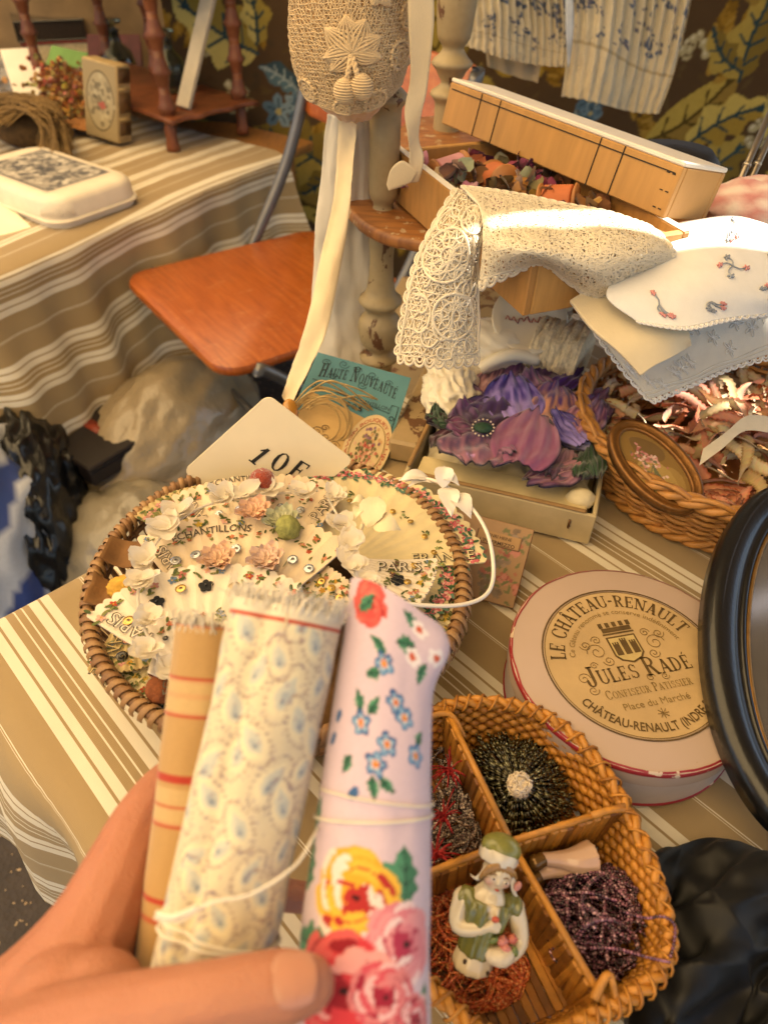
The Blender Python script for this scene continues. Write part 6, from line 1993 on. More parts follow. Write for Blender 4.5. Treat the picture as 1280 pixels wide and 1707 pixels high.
# ------------------------------------------------------------------ silk flowers, leaf sprays, odds and ends
def m_silk():
    k = NT('thin_silk')
    c = k.mix(k.noise(90, 3), lin('efe8da'), lin('e2d8c6'))
    df = k.n('BsdfDiffuse'); tr = k.n('BsdfTranslucent'); mx = k.n('MixShader'); mx.inputs[0].default_value = .45
    k.l(c, df.inputs[0]); k.l(c, tr.inputs[0]); k.l(df.outputs[0], mx.inputs[1]); k.l(tr.outputs[0], mx.inputs[2]); k.l(mx.outputs[0], k.out.inputs['Surface'])
    return k.m
SILK = m_silk(); SILKC = MAT('d8c8a4', .65, .06, 80, .0004, 600, sheen=.3)
def cup_petal(mb, c, d, up, L, W, cup=.5):
    y = up.cross(d).normalized(); n_ = d.cross(y)
    v = []
    for i in range(7):
        t_ = i / 6
        for j in range(7):
            s_ = j / 3 - 1
            w = W * .5 * math.sin(PI * (.1 + .82 * t_)) ** .7
            v.append(c + d * L * t_ + y * w * s_ + n_ * (cup * W * .45 * (s_ * s_ - .3) + cup * L * .35 * t_ * t_))
    mb.add(v, gridf(7, 7))
def silk_flower(parent, c, s, seed, mat_=SILK, n=8):
    rn = random.Random(seed); m2 = MB()
    for q in range(n):
        d = Vector((rn.gauss(0, 1), rn.gauss(0, 1), .12 + .10 * q / n)).normalized()
        up = Vector((rn.gauss(0, .18), rn.gauss(0, .18), 1)).normalized()
        cup_petal(m2, c - d * s * .15, d, up, s * rn.uniform(.7, 1.1), s * rn.uniform(.7, 1.), rn.uniform(.15, .5))
    m2.build('silk_flower', mat_, parent)
def garland(label, pts, s, seed, n, mat_=SILK):
    path = spline(pts, 60); t_ = thing('flower_garland', label, 'garland', path[0])
    m2 = MB(); m2.add(*tube(path, .0011, 6)); m2.build('wire', SILK, t_)
    rn = random.Random(seed)
    for k in range(n):
        c = path[int(59 * (k + .5) / n)] + Vector((rn.gauss(0, .003), rn.gauss(0, .003), .004))
        silk_flower(t_, c, s * rn.uniform(.85, 1.2), seed * 50 + k, mat_)
    return t_
gz = TZ + .105
garland('white silk flower garland curving over the blush fans', [P(285, 1135, gz - .01), P(262, 1090, gz), P(232, 1020, gz), P(238, 950, gz - .002), P(275, 888, gz - .004), P(335, 846, gz - .006), P(400, 830, gz - .008), P(470, 822, gz - .010), P(530, 818, gz - .010)], .0150, 3, 11)
garland('white silk flower spray beside the cream leaves in the basket', [P(548, 832, gz - .006), P(572, 880, gz), P(585, 930, gz), P(600, 985, gz), P(615, 1000, gz - .004)], .0150, 8, 6)
def spray(label, name, wire, leaves, mat_, wr_=.0016):
    t_ = thing(name, label, 'leaf spray', wire[0])
    m2 = MB(); m2.add(*tube(spline(wire, 60), wr_, 7)); m2.build('wire', mat_, t_)
    for k, (a_, b_, w) in enumerate(leaves):
        v = []; d = (b_ - a_); L = d.length; d.normalize(); y = Vector((0, 0, 1)).cross(d).normalized()
        for i in range(13):
            u = i / 12
            for j in range(7):
                s_ = j / 3 - 1
                ww = w * math.sin(PI * u ** .8) * (1 + .06 * (i % 2))
                v.append(a_ + d * L * u + y * ww * s_ + Vector((0, 0, .004 * math.sin(u * PI) - .0035 * abs(s_) * math.sin(PI * u) * -1 + .0016 * (1 - abs(s_)))))
        m2 = MB(); m2.add(v, gridf(13, 7)); m2.build('leaf', mat_, t_)
    return t_
PEARL = MAT('d9d0c2', .25, .05, 60, .0002, coat=.6)
lz = TZ + .10
spray('white waxed leaf spray on a long looping wire over the basket rim', 'leaf_spray', [P(675, 800, lz), P(720, 800, lz + .004), P(770, 830, lz), P(808, 880, lz - .004), P(822, 940, lz - .01), P(815, 985, lz - .012), P(780, 1006, lz - .01), P(720, 1010, lz - .006), P(650, 1000, lz), P(610, 970, lz + .004)],
      [(P(720, 802, lz), P(664, 802, lz + .004), .0065), (P(722, 805, lz), P(680, 812, lz), .005), (P(738, 815, lz + .004), P(740, 778, lz + .014), .0075), (P(742, 812, lz + .002), P(752, 862, lz - .002), .0085), (P(752, 825, lz), P(785, 865, lz - .004), .0085), (P(730, 800, lz + .002), P(765, 810, lz + .006), .006)], PEARL)
spray('cream fabric leaves on a short white stem in the middle of the basket', 'leaf_spray', [P(598, 890, gz), P(612, 850, gz), P(616, 830, gz)],
      [(P(612, 880, gz), P(632, 828, gz + .008), .010), (P(622, 880, gz), P(668, 884, gz), .010), (P(605, 850, gz), P(590, 868, gz + .002), .0045), (P(612, 845, gz), P(585, 840, gz + .002), .0045)], SILKC)
# pompom, curl and pod
v, f = ball((0, 0, 0), 1, 4); c0 = P(438, 802, gz - .006)
m2 = MB(); m2.add([c0 + p * .0105 * (1 + .12 * fbm(p, 9, 2)) for p in v], f); tag(m2.build('pompom', MAT('8c3418', .95, .25, 300, .002, 800, sheen=.5)), 'brick red felt pompom in front of the price card', 'pompom')
v, f = ball((0, 0, 0), 1, 4); c0 = P(207, 980, TZ + .075)
m2 = MB(); m2.add([c0 + Vector((p.x * .012, p.y * .010, p.z * .008)) * (1 + .15 * fbm(p, 4, 3)) for p in v], f); tag(m2.build('silk_cocoon', MAT('c2963c', .9, .3, 150, .001, 600)), 'yellow silk cocoon by the left rim of the fan basket', 'cocoon')
for k, (px, py) in enumerate(((215, 935), (190, 1000), (300, 1120))):
    c = P(px, py, TZ + .066); rn = random.Random(k)
    pt = Patch([[c + Vector(((j - 1.5) * .010, (i - 1.5) * .009, .008 * abs(j - 1.5) + rn.uniform(0, .006))) for j in range(4)] for i in range(4)])
    m2 = MB(); m2.add(*pt.sheet(12, 12, .0006)); tag(m2.build('dry_leaf', MAT(['6e4c28', '7a5630', 'd2c6b4'][k], .8, .25, 80)), ['brown curled leaf at the left rim above the yellow cocoon', 'brown curled leaf under the yellow cocoon', 'pale folded gauze leaf below the garland end'][k], 'leaf')
v, f = ball((0, 0, 0), 1, 3)
for k, (px, py, c_, lab) in enumerate(((480, 880, '8a8a4e', 'small olive velvet pod on the blush fans'), (268, 1150, '7a4424', 'dark russet tuft at the lower rim below the garland end'))):
    m2 = MB(); c0 = P(px, py, TZ + (.098 if k == 0 else .07)); m2.add([c0 + p * .0095 * (1 + .2 * fbm(p, 5, 2)) for p in v], f); tag(m2.build('velvet_pod', MAT(c_, .95, .3, 200, .0015, 500)), lab, 'pod')
# three blush organza roses on the fans
for k, (px, py) in enumerate(((365, 935), (425, 855), (470, 870), (445, 935))):
    rs = thing('organza_rose', ['peach organza rose on the fan with iridescent sequins', 'peach organza rose above the iridescent sequins', 'greenish organza rosebud beside the olive pod', 'peach organza rosebud above the frayed cloth roll'][k], 'rose', P(px, py, gz - .008))
    m2 = MB(); rn = random.Random(k + 60); c = P(px, py, gz - .008)
    for q in range(13):
        a = q * 2.4; rr = .0012 * q ** .8
        d = Vector((math.cos(a), math.sin(a), .25)).normalized()
        cup_petal(m2, c + d * rr * .5, d, Vector((0, 0, 1)), .0085 + .0003 * q, .010, .6)
    m2.build('petals', MAT(['cfa98a', 'd2a888', 'a8a888', 'd0b09a'][k], .6, .12, 120, .0003, 600, sheen=.3), rs)

# ------------------------------------------------------------------ price card
Lp, Tp, Rp = P(305, 786, .828), P(447, 658, .900), P(590, 768, .838)
ex, ey = (Rp - Tp), (Tp - Lp)
pc = thing('price_card', 'cream price card reading 10 E propped in the fan basket', 'price card', Lp + ex * .5)
nz = ex.cross(ey).normalized()
def PC(u, v, off=0.): return Lp + ex * u + ey * v + nz * off      # u along the writing, v up
mr = rrect(1, 1, .07, 6)
v = [PC(x + .5, y + .5, -.0012) for x, y in mr] + [PC(x + .5, y + .5, 0.) for x, y in mr]; n = len(mr)
m2 = MB(); m2.add(v, [tuple(reversed(range(n))), tuple(range(n, 2 * n))] + [(i, (i + 1) % n, n + (i + 1) % n, n + i) for i in range(n)]); m2.build('card', MAT('ecdcb8', .5, .04, 20, .0002, coat=.2), pc, smooth=False)
m2 = MB(); xl, yl = ex.length, ey.length
for ch, u0, v0, rot in (('1', .32, .44, -.05), ('0', .50, .49, .2), ('E', .67, .53, .12)):
    g = slab(ch, .19 * yl, .9)
    def fn(x, y):
        x2, y2 = x * math.cos(rot) - y * math.sin(rot), x * math.sin(rot) + y * math.cos(rot)
        return PC(u0 + x2 / xl, v0 + y2 / yl, .0005)
    lay(m2, g, fn)
m2.build('price_writing', MAT('2b2a28', .6), pc, smooth=False)

# ------------------------------------------------------------------ blue sample card and what hangs on it
TL, TR, BR, BL2 = PY(530, 587, .690), PY(685, 630, .668), PY(630, 805, .565), PY(462, 742, .590)
bcard = thing('blue_card', 'blue haberdashery card lettered HAUTE NOUVEAUTÉ leaning behind the fan basket', 'card', (BR + BL2) / 2)
def QC(u, v, off=0.):
    a = BL2.lerp(BR, u); b = TL.lerp(TR, u)
    return a.lerp(b, v) + (TR - TL).cross(TL - BL2).normalized() * off
m2 = MB(); m2.add([QC(i / 15, j / 15, o_) for o_ in (0, -.0012) for i in range(16) for j in range(16)], gridf(16, 16) + [tuple(reversed([x + 256 for x in q])) for q in gridf(16, 16)]); m2.build('card', MAT('4f7f86', .6, .08, 30, .0002, 300), bcard, smooth=False)
wC, hC_ = (TR - TL).length, (TL - BL2).length
INKB = MAT('1d2a30', .6, .1, 60, 0)
m2 = MB()
tt = slab('HAUTE NOUVEAUTÉ', .165 * wC, .50, .68)
sx_ = .82 * wC / tt[2]
lay(m2, (tt[0], tt[1]), lambda x, y: QC(.10 + x * sx_ / wC, .79 + y / hC_ + .05 * math.sin(PI * (x * sx_ / wC) / .82) - .03, .0005))
tt2 = text2d('ECHANTILLON', .055 * wC); lay(m2, tt2, lambda x, y: QC(.52 + x / wC, .64 + y / hC_, .0005))
tt3 = text2d('1906', .085 * wC, .01, 1, 1.5); lay(m2, tt3, lambda x, y: QC(.42 + x / wC, .55 + y / hC_, .0022))
m2.build('lettering', INKB, bcard, smooth=False)
m2 = MB()
for (u0, v0, r0, tw) in ((.12, .92, .05, 1), (.30, .95, .06, -1), (.45, .93, .05, 1), (.62, .92, .06, -1), (.80, .89, .04, 1), (.25, .80, .05, 1), (.55, .80, .05, -1)):
    m2.add(*tube([QC(u0 + r0 * (1 - .8 * i / 20) * math.cos(tw * i * .42), v0 + r0 * .75 * (1 - .8 * i / 20) * math.sin(tw * i * .42), .0006) for i in range(21)], .00028, 3, cap=False))
fr_pts = [(.06, .72), (.13, .72), (.13, .68), (.9, .62), (.9, .70), (.97, .70), (.97, .45), (.90, .45), (.9, .3)]
m2.add(*tube([QC(u, v, .0006) for u, v in fr_pts], .0004, 4))
for c in ((.095, .66), (.935, .58)): m2.add(*tube([QC(c[0] + .022 * math.cos(a), c[1] + .018 * math.sin(a), .0006) for a in np.linspace(0, 2 * PI, 14)], .0004, 4))
m2.build('line_ornament', INKB, bcard)
m2 = MB(); m2.add([QC(.06 + .02 * j / 9 + (.68 - .04 * j / 9) * i / 9, (.60 - .10 * i / 9) * j / 9, .0010) for i in range(10) for j in range(10)], gridf(10, 10)); m2.build('kraft_insert', MAT('b8965e', .7, .12, 40), bcard, smooth=False)
m2 = MB()
for (u0, v0, r0, tw) in ((.3, .25, .06, 1), (.4, .22, .05, -1), (.5, .18, .05, 1), (.45, .12, .04, -1), (.36, .3, .04, 1)):
    m2.add(*tube([QC(u0 + r0 * (1 - .8 * i / 20) * math.cos(tw * i * .42), v0 + r0 * .75 * (1 - .8 * i / 20) * math.sin(tw * i * .42), .0018) for i in range(21)], .0004, 3, cap=False))
m2.build('insert_ornament', MAT('4a3820', .7), bcard)
# oval label
ol = thing('oval_label', 'cream oval soap label with roses on the blue card', 'label', QC(.85, .2, .002))
def OL(x, y, off=0.):     # unit oval, rotated a little on the card
    return QC(.80 + (x * .215 * math.cos(-.12) - y * .36 * math.sin(-.12)), .24 + (x * .19 * math.sin(-.12) + y * .33 * math.cos(-.12)), .003 + off)
n = 48
v = [OL(math.cos(2 * PI * k / n), math.sin(2 * PI * k / n), -.0008) for k in range(n)] + [OL(math.cos(2 * PI * k / n), math.sin(2 * PI * k / n)) for k in range(n)]
m2 = MB(); m2.add(v, [tuple(reversed(range(n))), tuple(range(n, 2 * n))] + [(i, (i + 1) % n, n + (i + 1) % n, n + i) for i in range(n)]); m2.build('label_card', MAT('c9b184', .55, .06, 40), ol, smooth=False)
m2 = MB(); m2.add(*tube([OL(.72 * math.cos(a), .74 * math.sin(a), .0004) for a in np.linspace(0, 2 * PI, 49)[:-1]], .0004, 4, closed=True)); m2.build('gilt_line', MAT('8a6a34', .5), ol)
m2 = MB(); tt = text2d('SAVON BOUQUET DU LIBAN', .15, .012); n_t = tt[2]
lay(m2, tt, lambda x, y: OL((.79 + y) * math.cos(R(215) - x / n_t * R(250)), (.79 + y) * math.sin(R(215) - x / n_t * R(250)), .0005)); m2.build('lettering', MAT('a8563a', .6), ol, smooth=False)
m2 = MB(); rn = random.Random(4)
for k in range(150):
    x, y = rn.gauss(0, .24), rn.gauss(-.02, .28)
    up_ = y > .15
    c_ = rn.choice(['5c5a34', '6d6a40', '7a7048'] if rn.random() < .45 else (['7a5a68', '8d6a78', 'c49a6a'] if up_ else ['b86a58', 'c08a70', '9c3f34', 'd0a888']))
    o_ = .0004 + k * 2e-6
    m2.add([OL(x + .07 * math.cos(2 * PI * q / 6) * rn.uniform(.6, 1), y + .055 * math.sin(2 * PI * q / 6), o_) for q in range(6)], [tuple(range(6))], color=lin(c_))
m2.build('printed_roses', ATTR(.6, 0, 300, 0, .3, .05, 'print'), ol, smooth=False)['kind'] = 'stuff'
# raffia strings and amber disc
rn = random.Random(9)
rf = thing('raffia_hank', 'loose loops of pale raffia string tied over the blue card', 'string', PC(.9, .8, .01))
m2 = MB()
for k in range(9):
    a_ = PY(rn.uniform(488, 500), rn.uniform(672, 690), .615); b_ = PY(rn.uniform(600, 640), rn.uniform(660, 700), .635)
    mid = PY(rn.uniform(540, 580), rn.uniform(632, 668), .62)
    m2.add(*tube(spline([a_, a_.lerp(mid, .5) + Vector((0, 0, .006)), mid, mid.lerp(b_, .6) + Vector((0, 0, .004)), b_], 24), .0009, 5))
for k in range(5):
    c = PY(548 + rn.gauss(0, 6), 705 + rn.gauss(0, 5), .605)
    m2.add(*tube([c + Vector((.020 * math.cos(a) * (1 + .1 * k), .006 * math.sin(a), .020 * math.sin(a) * (1 + .12 * k))) for a in np.linspace(-1.2, 2.4, 24)], .0009, 5))
o = m2.build('strings', MAT('b39660', .8, .25, 90, .0003), rf); o['kind'] = 'stuff'
c0 = PY(483, 690, .600)
m2 = MB(); m2.add(*lathe([(0, -.002), (.010, -.002), (.012, 0), (.010, .002), (0, .0025)], 24, .75, 1.3), mt=Matrix.Translation(c0) @ frame(_R, z=-_F).to_4x4() @ Matrix.Rotation(.3, 4, 'Y'))
tag(m2.build('amber_disc', MAT('a8742c', .25, .15, 60, 0, coat=.6)), 'oval amber disc hanging at the edge of the blue card', 'disc')

# ------------------------------------------------------------------ divided tray basket
RZT = TZ + .052
px_r = [(740, 1178), (790, 1170), (850, 1174), (905, 1192), (960, 1230), (1010, 1290), (1050, 1360), (1085, 1440), (1108, 1515), (1116, 1572), (1098, 1622), (1052, 1662), (1010, 1682)]
rp = [P(x, y, RZT) for x, y in px_r]
ax0, ax1 = rp[0], rp[-1]; axd = (ax1 - ax0).normalized(); axn = Vector((-axd.y, axd.x, 0))
mir = []
for q in reversed(rp[1:-1]):
    d = (q - ax0); mir.append(ax0 + axd * d.dot(axd) - axn * d.dot(axn) * 1.22)
outl = spline(rp + mir, 120, True)
cT = P(850, 1405, RZT); cT0 = Vector((cT.x, cT.y, BZ))
tr = thing('divided_tray', 'woven split-cane tray with four compartments for bead hanks', 'basket tray', cT0)
def OT(i, k, z):        # point of the outline, drawn in by factor k, at height z above the table
    q = outl[i % 120]
    return Vector((cT.x + (q.x - cT.x) * k, cT.y + (q.y - cT.y) * k, BZ + z))
TWV = MAT('9c6626', .42, .3, 110, .0005, 500); TWV2 = MAT('b0782f', .42, .28, 110, .0005, 500); TWD = MAT('7a4d1e', .45, .3, 110, .0005, 500)
hT = RZT - BZ
def kk(z): return .86 + .13 * (z / hT) ** .7
m2 = MB(); m2.add([OT(i, kk(z), z) for z in (.003, .02, .04, hT - .002) for i in range(120)], gridf(4, 120, cv=True)); m2.build('wall_liner', TWD, tr)
for row in range(11):
    z = .005 + row * .0042
    pts = [OT(i, kk(z) + .000, z) for i in range(120)]
    pts = spline(pts, 360, True)
    rr = [.0023 * (1 + .30 * math.sin(i * .9 + (PI if row % 2 else 0))) for i in range(360)]
    pts = [p + (Vector((cT.x, cT.y, p.z)) - p).normalized() * (.0012 * math.sin(i * .9 + (PI if row % 2 else 0))) for i, p in enumerate(pts)]
    m2 = MB(); m2.add(*tube(pts, rr, 5, closed=True)); m2.build('weave_strand', (TWV, TWV2, TWV2)[row % 3], tr)
for k in range(2):
    pts = []
    for i in range(360):
        q = OT(i // 3, 1.0, hT); q2 = OT(i // 3 + 1, 1.0, hT); q = q.lerp(q2, (i % 3) / 3)
        ph = i * .42 + k * PI; o_ = (q - cT).normalized()
        pts.append(q + o_ * .0022 * math.cos(ph) + Vector((0, 0, .0022 * math.sin(ph))))
    m2 = MB(); m2.add(*tube(pts, .0026, 6, closed=True)); m2.build('rim_strand', TWV2, tr)
for i in range(0, 120, 2):       # bindings over the rim
    q = OT(i, 1.0, hT); o_ = (q - cT); o_.z = 0; o_.normalize(); tg = Vector((-o_.y, o_.x, 0))
    pts = [q + o_ * .0050 * math.cos(a) + Vector((0, 0, .0050 * math.sin(a) - .0004)) + tg * (.0022 * (a - 1.5)) for a in np.linspace(-.7, 3.9, 9)]
    m2 = MB(); m2.add(*tube(pts, .0010, 4)); m2.build('rim_binding', TWV if i % 4 else TWV2, tr)
# floor slats
fx = axd; fy = axn
for k in range(-16, 17):
    y = k * .0052
    # chord of the outline
    hits = []
    for i in range(120):
        a, b = OT(i, .85, 0) - cT0, OT(i + 1, .85, 0) - cT0
        ya, yb = a.dot(fy), b.dot(fy)
        if (ya - y) * (yb - y) < 0:
            t_ = (y - ya) / (yb - ya); hits.append((a.lerp(b, t_)).dot(fx))
    if len(hits) < 2: continue
    x0, x1 = min(hits), max(hits)
    m2 = MB(); mt = Matrix.Translation(cT0 + fx * (x0 + x1) / 2 + fy * y + Vector((0, 0, .0035 + .0006 * (k % 2)))) @ frame(fx).to_4x4()
    m2.add(*box(x1 - x0, .0048, .0016, .0004), mt=mt); m2.build('floor_slat', (TWV, TWD, TWV2)[k % 3], tr, smooth=False)
# dividers: rows of upright splints round a core
def divider(a, b, n, zt=.0):
    a = Vector((a.x, a.y, BZ)); b = Vector((b.x, b.y, BZ)); d = (b - a).normalized(); L = (b - a).length
    m2 = MB(); mt = Matrix.Translation((a + b) / 2 + Vector((0, 0, .024))) @ frame(d).to_4x4(); m2.add(*box(L, .0035, .040), mt=mt); m2.build('divider_core', TWD, tr, smooth=False)
    rn = random.Random(n)
    for k in range(n):
        c = a.lerp(b, (k + .5) / n); w = L / n
        m2 = MB(); mt = Matrix.Translation(c + Vector((0, 0, .0255 + rn.uniform(-.0006, .0008)))) @ frame(d).to_4x4() @ Matrix.Rotation(rn.uniform(-.05, .12), 4, 'Y')
        m2.add(*box(w * .96, .0056 + rn.uniform(0, .0008), .047, .0011), mt=mt); m2.build('splint', rn.choice((TWV, TWV2, TWV2, TWD)), tr, smooth=False)
    m2 = MB(); m2.add(*tube([a + Vector((0, 0, .0495)), b + Vector((0, 0, .0505))], .0022, 6)); m2.build('divider_cap', TWV2, tr)
eT, eB = OT(0, .985, 0), OT(12 * 120 // 24, .985, 0)
iB = min(range(120), key=lambda i: (outl[i] - ax1).length); eB = OT(iB, .985, 0)
iR = min(range(120), key=lambda i: (outl[i] - P(1042, 1348, RZT)).length); eR = OT(iR, .985, 0)
dl = (Vector((cT.x, cT.y, 0)) - P(715, 1452, RZT)); dl.z = 0; dl.normalize()
iL = min(range(120), key=lambda i: ((outl[i] - cT).normalized() + dl).length); eL = OT(iL, .985, 0)
divider(eT, cT0 - (cT0 - eT).normalized() * .003, 15); divider(cT0 + (eB - cT0).normalized() * .003, eB, 17); divider(cT0, eR, 13); divider(cT0, eL, 13)
for (a, b, c) in ((P(990, 1665, RZT + .004), P(1015, 1625, RZT + .010), P(1030, 1690, RZT - .002)), (P(985, 1360, RZT + .003), P(1020, 1350, RZT + .006), P(1052, 1352, RZT)), (P(700, 1200, RZT), P(748, 1190, RZT + .004), P(775, 1230, RZT - .006))):
    m2 = MB(); m2.add(*tube(spline([a, b, c], 14), [.0028 - .0001 * i for i in range(14)], 6)); m2.build('loose_end', TWV2, tr)

# ------------------------------------------------------------------ bead hanks
def beads(mb, path, l_, r_, gap, cols_, rn, seg=5):
    """string little glass beads along a path"""
    acc = 0.
    pts = path
    nxt = 0.
    for a, b in zip(pts, pts[1:]):
        d = b - a; L = d.length
        if L < 1e-7: continue
        d.normalize()
        while nxt <= acc + L:
            c = a + d * (nxt - acc)
            y = d.orthogonal().normalized(); x = d.cross(y)
            ring = [(x * math.cos(2 * PI * k / seg) + y * math.sin(2 * PI * k / seg)) for k in range(seg)]
            v = [c - d * l_ * .5 + q * r_ * .65 for q in ring] + [c + q * r_ for q in ring] + [c + d * l_ * .5 + q * r_ * .65 for q in ring]
            f = [(k, (k + 1) % seg, seg + (k + 1) % seg, seg + k) for k in range(seg)] + [(seg + k, seg + (k + 1) % seg, 2 * seg + (k + 1) % seg, 2 * seg + k) for k in range(seg)] + [tuple(reversed(range(seg))), tuple(range(2 * seg, 3 * seg))]
            cc = rn.choice(cols_); s_ = rn.uniform(.7, 1.3)
            mb.add(v, f, color=tuple(x_ * s_ for x_ in lin(cc)))
            nxt += l_ + gap
        acc += L
def BEADM(rough=.12, metal=.35, key='b'):
    kk_ = ('bead', rough, metal, key)
    if kk_ in _mats: return _mats[kk_]
    k = NT('glass_beads'); a = k.n('VertexColor'); a.layer_name = 'col'; k.base(a.outputs[0])
    k.b.inputs['Roughness'].default_value = rough; k.b.inputs['Metallic'].default_value = metal; k.b.inputs['Specular IOR Level'].default_value = .8; k.b.inputs['Coat Weight'].default_value = .6
    _mats[kk_] = k.m; return k.m
def inside(px, py, quad):
    ins = False; n_ = len(quad)
    for i in range(n_):
        (x0, y0), (x1, y1) = quad[i], quad[(i + 1) % n_]
        if (y0 > py) != (y1 > py) and px < (x1 - x0) * (py - y0) / (y1 - y0) + x0: ins = not ins
    return ins
def hank(name, label, region, n, z0, z1, l_, r_, cols_, seed, spread, metal=.35, dirv=None, length=(90, 170), bundle=4):
    """loops of strung beads lying in a region given in photo pixels"""
    rn = random.Random(seed); mb = MB()
    xs, ys = [q[0] for q in region], [q[1] for q in region]
    cx_, cy_ = sum(xs) / len(xs), sum(ys) / len(ys)
    for k in range(n):
        while True:
            x, y = rn.uniform(min(xs), max(xs)), rn.uniform(min(ys), max(ys))
            if inside(x, y, region): break
        ang = (rn.gauss(dirv, spread) if dirv is not None else rn.uniform(0, 6.28))
        L = rn.uniform(*length); ctl = []
        px, py = x, y; cur = rn.gauss(0, .5)
        for s_ in range(7):
            zt_ = z0 + (z1 - z0) * (k / n) * (1 - .6 * min(1, math.hypot((px - cx_) / (max(xs) - min(xs)) * 2, (py - cy_) / (max(ys) - min(ys)) * 2)) ** 2)
            ctl.append(P(px, py, zt_ + rn.gauss(0, .0008)))
            nx, ny = px + math.cos(ang) * L / 6, py - math.sin(ang) * L / 6
            tries = 0
            while not inside(nx, ny, region) and tries < 14:
                ang += .5 * (1 if cur > 0 else -1); nx, ny = px + math.cos(ang) * L / 6, py - math.sin(ang) * L / 6; tries += 1
            if tries >= 14: break
            px, py = nx, ny; ang += cur * .45 + rn.gauss(0, .08)
        if len(ctl) < 3: continue
        sp_ = spline(ctl, 22)
        for q in range(bundle):          # strings lie side by side
            o_ = Vector((rn.gauss(0, .0016), rn.gauss(0, .0016), rn.gauss(0, .0007))) if q else Vector()
            beads(mb, [p_ + o_ * (.6 + .4 * math.sin(i * .3 + q)) for i, p_ in enumerate(sp_)], l_, r_, l_ * .12, cols_, rn)
    t_ = thing(name, label, 'beads', P(cx_, cy_, z0))
    o = mb.build('bead_strands', BEADM(metal=metal), t_); o['kind'] = 'stuff'
    return t_
bz = BZ + .006
h1 = hank('bead_hank', 'hank of silvery mauve seed beads with red thread ties in the tray', [(690, 1242), (745, 1246), (765, 1300), (800, 1395), (790, 1420), (720, 1445), (680, 1450)], 44, bz, bz + .026, .0015, .00095, ['8d7a70', 'a89a90', '5a4a48', 'b8a89c', '6d5a5c', '3d3030'], 1, .5, .5, length=(60, 130))
for k, (px, py) in enumerate(((748, 1285), (738, 1362), (725, 1425))):
    m2 = MB(); rn = random.Random(k)
    c = P(px, py, bz + .032)
    for q in range(36):
        d = Vector((rn.gauss(0, 1), rn.gauss(0, 1), rn.uniform(0, .7))) * .006
        m2.add(*tube(spline([c, c + d * .6 + Vector((0, 0, .003)), c + d], 5), .0005, 3))
    m2.add(*ball(c, .003, 2)); m2.build('red_thread_tie', MAT('8c0f12', .6, .2, 100), h1)
h4 = hank('bead_hank', 'heap of purple silver-lined seed beads in the tray', [(900, 1490), (945, 1452), (1010, 1440), (1062, 1462), (1100, 1530), (1092, 1590), (1045, 1625), (985, 1655), (935, 1610), (900, 1530)], 105, bz, bz + .040, .0017, .00105, ['4a2838', '6a3a50', '2f1824', '8d5a70', '5a3044', '34202c', 'b08a98'], 4, .45, .45, 2.2, (110, 230))
m2 = MB(); rn = random.Random(5)
for ctl in ([(1040, 1520, bz + .04), (1075, 1530, bz + .046), (1105, 1528, RZT + .012), (1124, 1545, RZT + .008), (1118, 1590, RZT + .004), (1108, 1600, RZT + .002)], [(985, 1580, bz + .04), (1030, 1582, bz + .045), (1080, 1596, RZT + .010), (1116, 1604, RZT + .006)]):
    beads(m2, spline([P(*q) for q in ctl], 40), .0017, .00105, .0002, ['6a3a50', '8d5a70', '4a2838'], rn)
m2.build('loose_strand', BEADM(metal=.45), h4)['kind'] = 'stuff'
h3 = hank('bead_hank', 'hank of coral red seed beads under the porcelain half doll', [(690, 1480), (750, 1466), (790, 1470), (850, 1560), (885, 1620), (860, 1668), (790, 1690), (720, 1660), (690, 1600)], 95, bz, bz + .022, .0013, .0008, ['c8582c', 'd8743c', 'a84420', 'e09858', 'cc6430'], 3, 1.2, .15, length=(90, 180))
# bronze bugle hank: strings falling outwards from a white knot
h2 = thing('bead_hank', 'hank of bronze green bugle beads radiating from a white thread knot', 'beads', P(866, 1308, bz))
rn = random.Random(7); m2 = MB()
reg = [(775, 1232), (835, 1212), (900, 1228), (945, 1285), (962, 1345), (930, 1388), (850, 1402), (808, 1340)]
for k in range(300):
    a = 2 * PI * k / 300 + rn.gauss(0, .06)
    L = 1.
    for s_ in range(40, 150, 3):
        if not inside(862 + s_ * math.cos(a), 1306 + s_ * math.sin(a), reg): break
    L = max(30, s_ - 2) * rn.uniform(.8, 1.02)
    bend = rn.gauss(0, .22); top = bz + rn.uniform(.030, .038)
    pts = [P(862 + L * t_ * math.cos(a + bend * t_), 1306 + L * t_ * math.sin(a + bend * t_), top - .020 * t_ ** 2 + rn.gauss(0, .0006) - .004 * (1 - t_)) for t_ in (.12, .35, .6, .8, 1.)]
    beads(m2, spline(pts, 14), .0050, .00095, .0004, ['3a3520', '5a5434', '23211a', '6d6a4a', '7a7a60', '2c2a1c', '4a4428'], rn)
o = m2.build('bugle_strands', BEADM(.14, .6), h2); o['kind'] = 'stuff'
m2 = MB(); c = P(866, 1308, bz + .040)
for k in range(90):
    d = [Vector((rn.gauss(0, 1), rn.gauss(0, 1), rn.gauss(0, .7))).normalized() for _ in range(3)]
    m2.add(*tube(spline([c + d[0] * .007, c + d[1] * .008, c + d[2] * .0065], 8), .00055, 4))
m2.add(*ball(c, .0055, 2)); m2.build('thread_knot', MAT('d8c8b0', .8, .12, 100), h2)

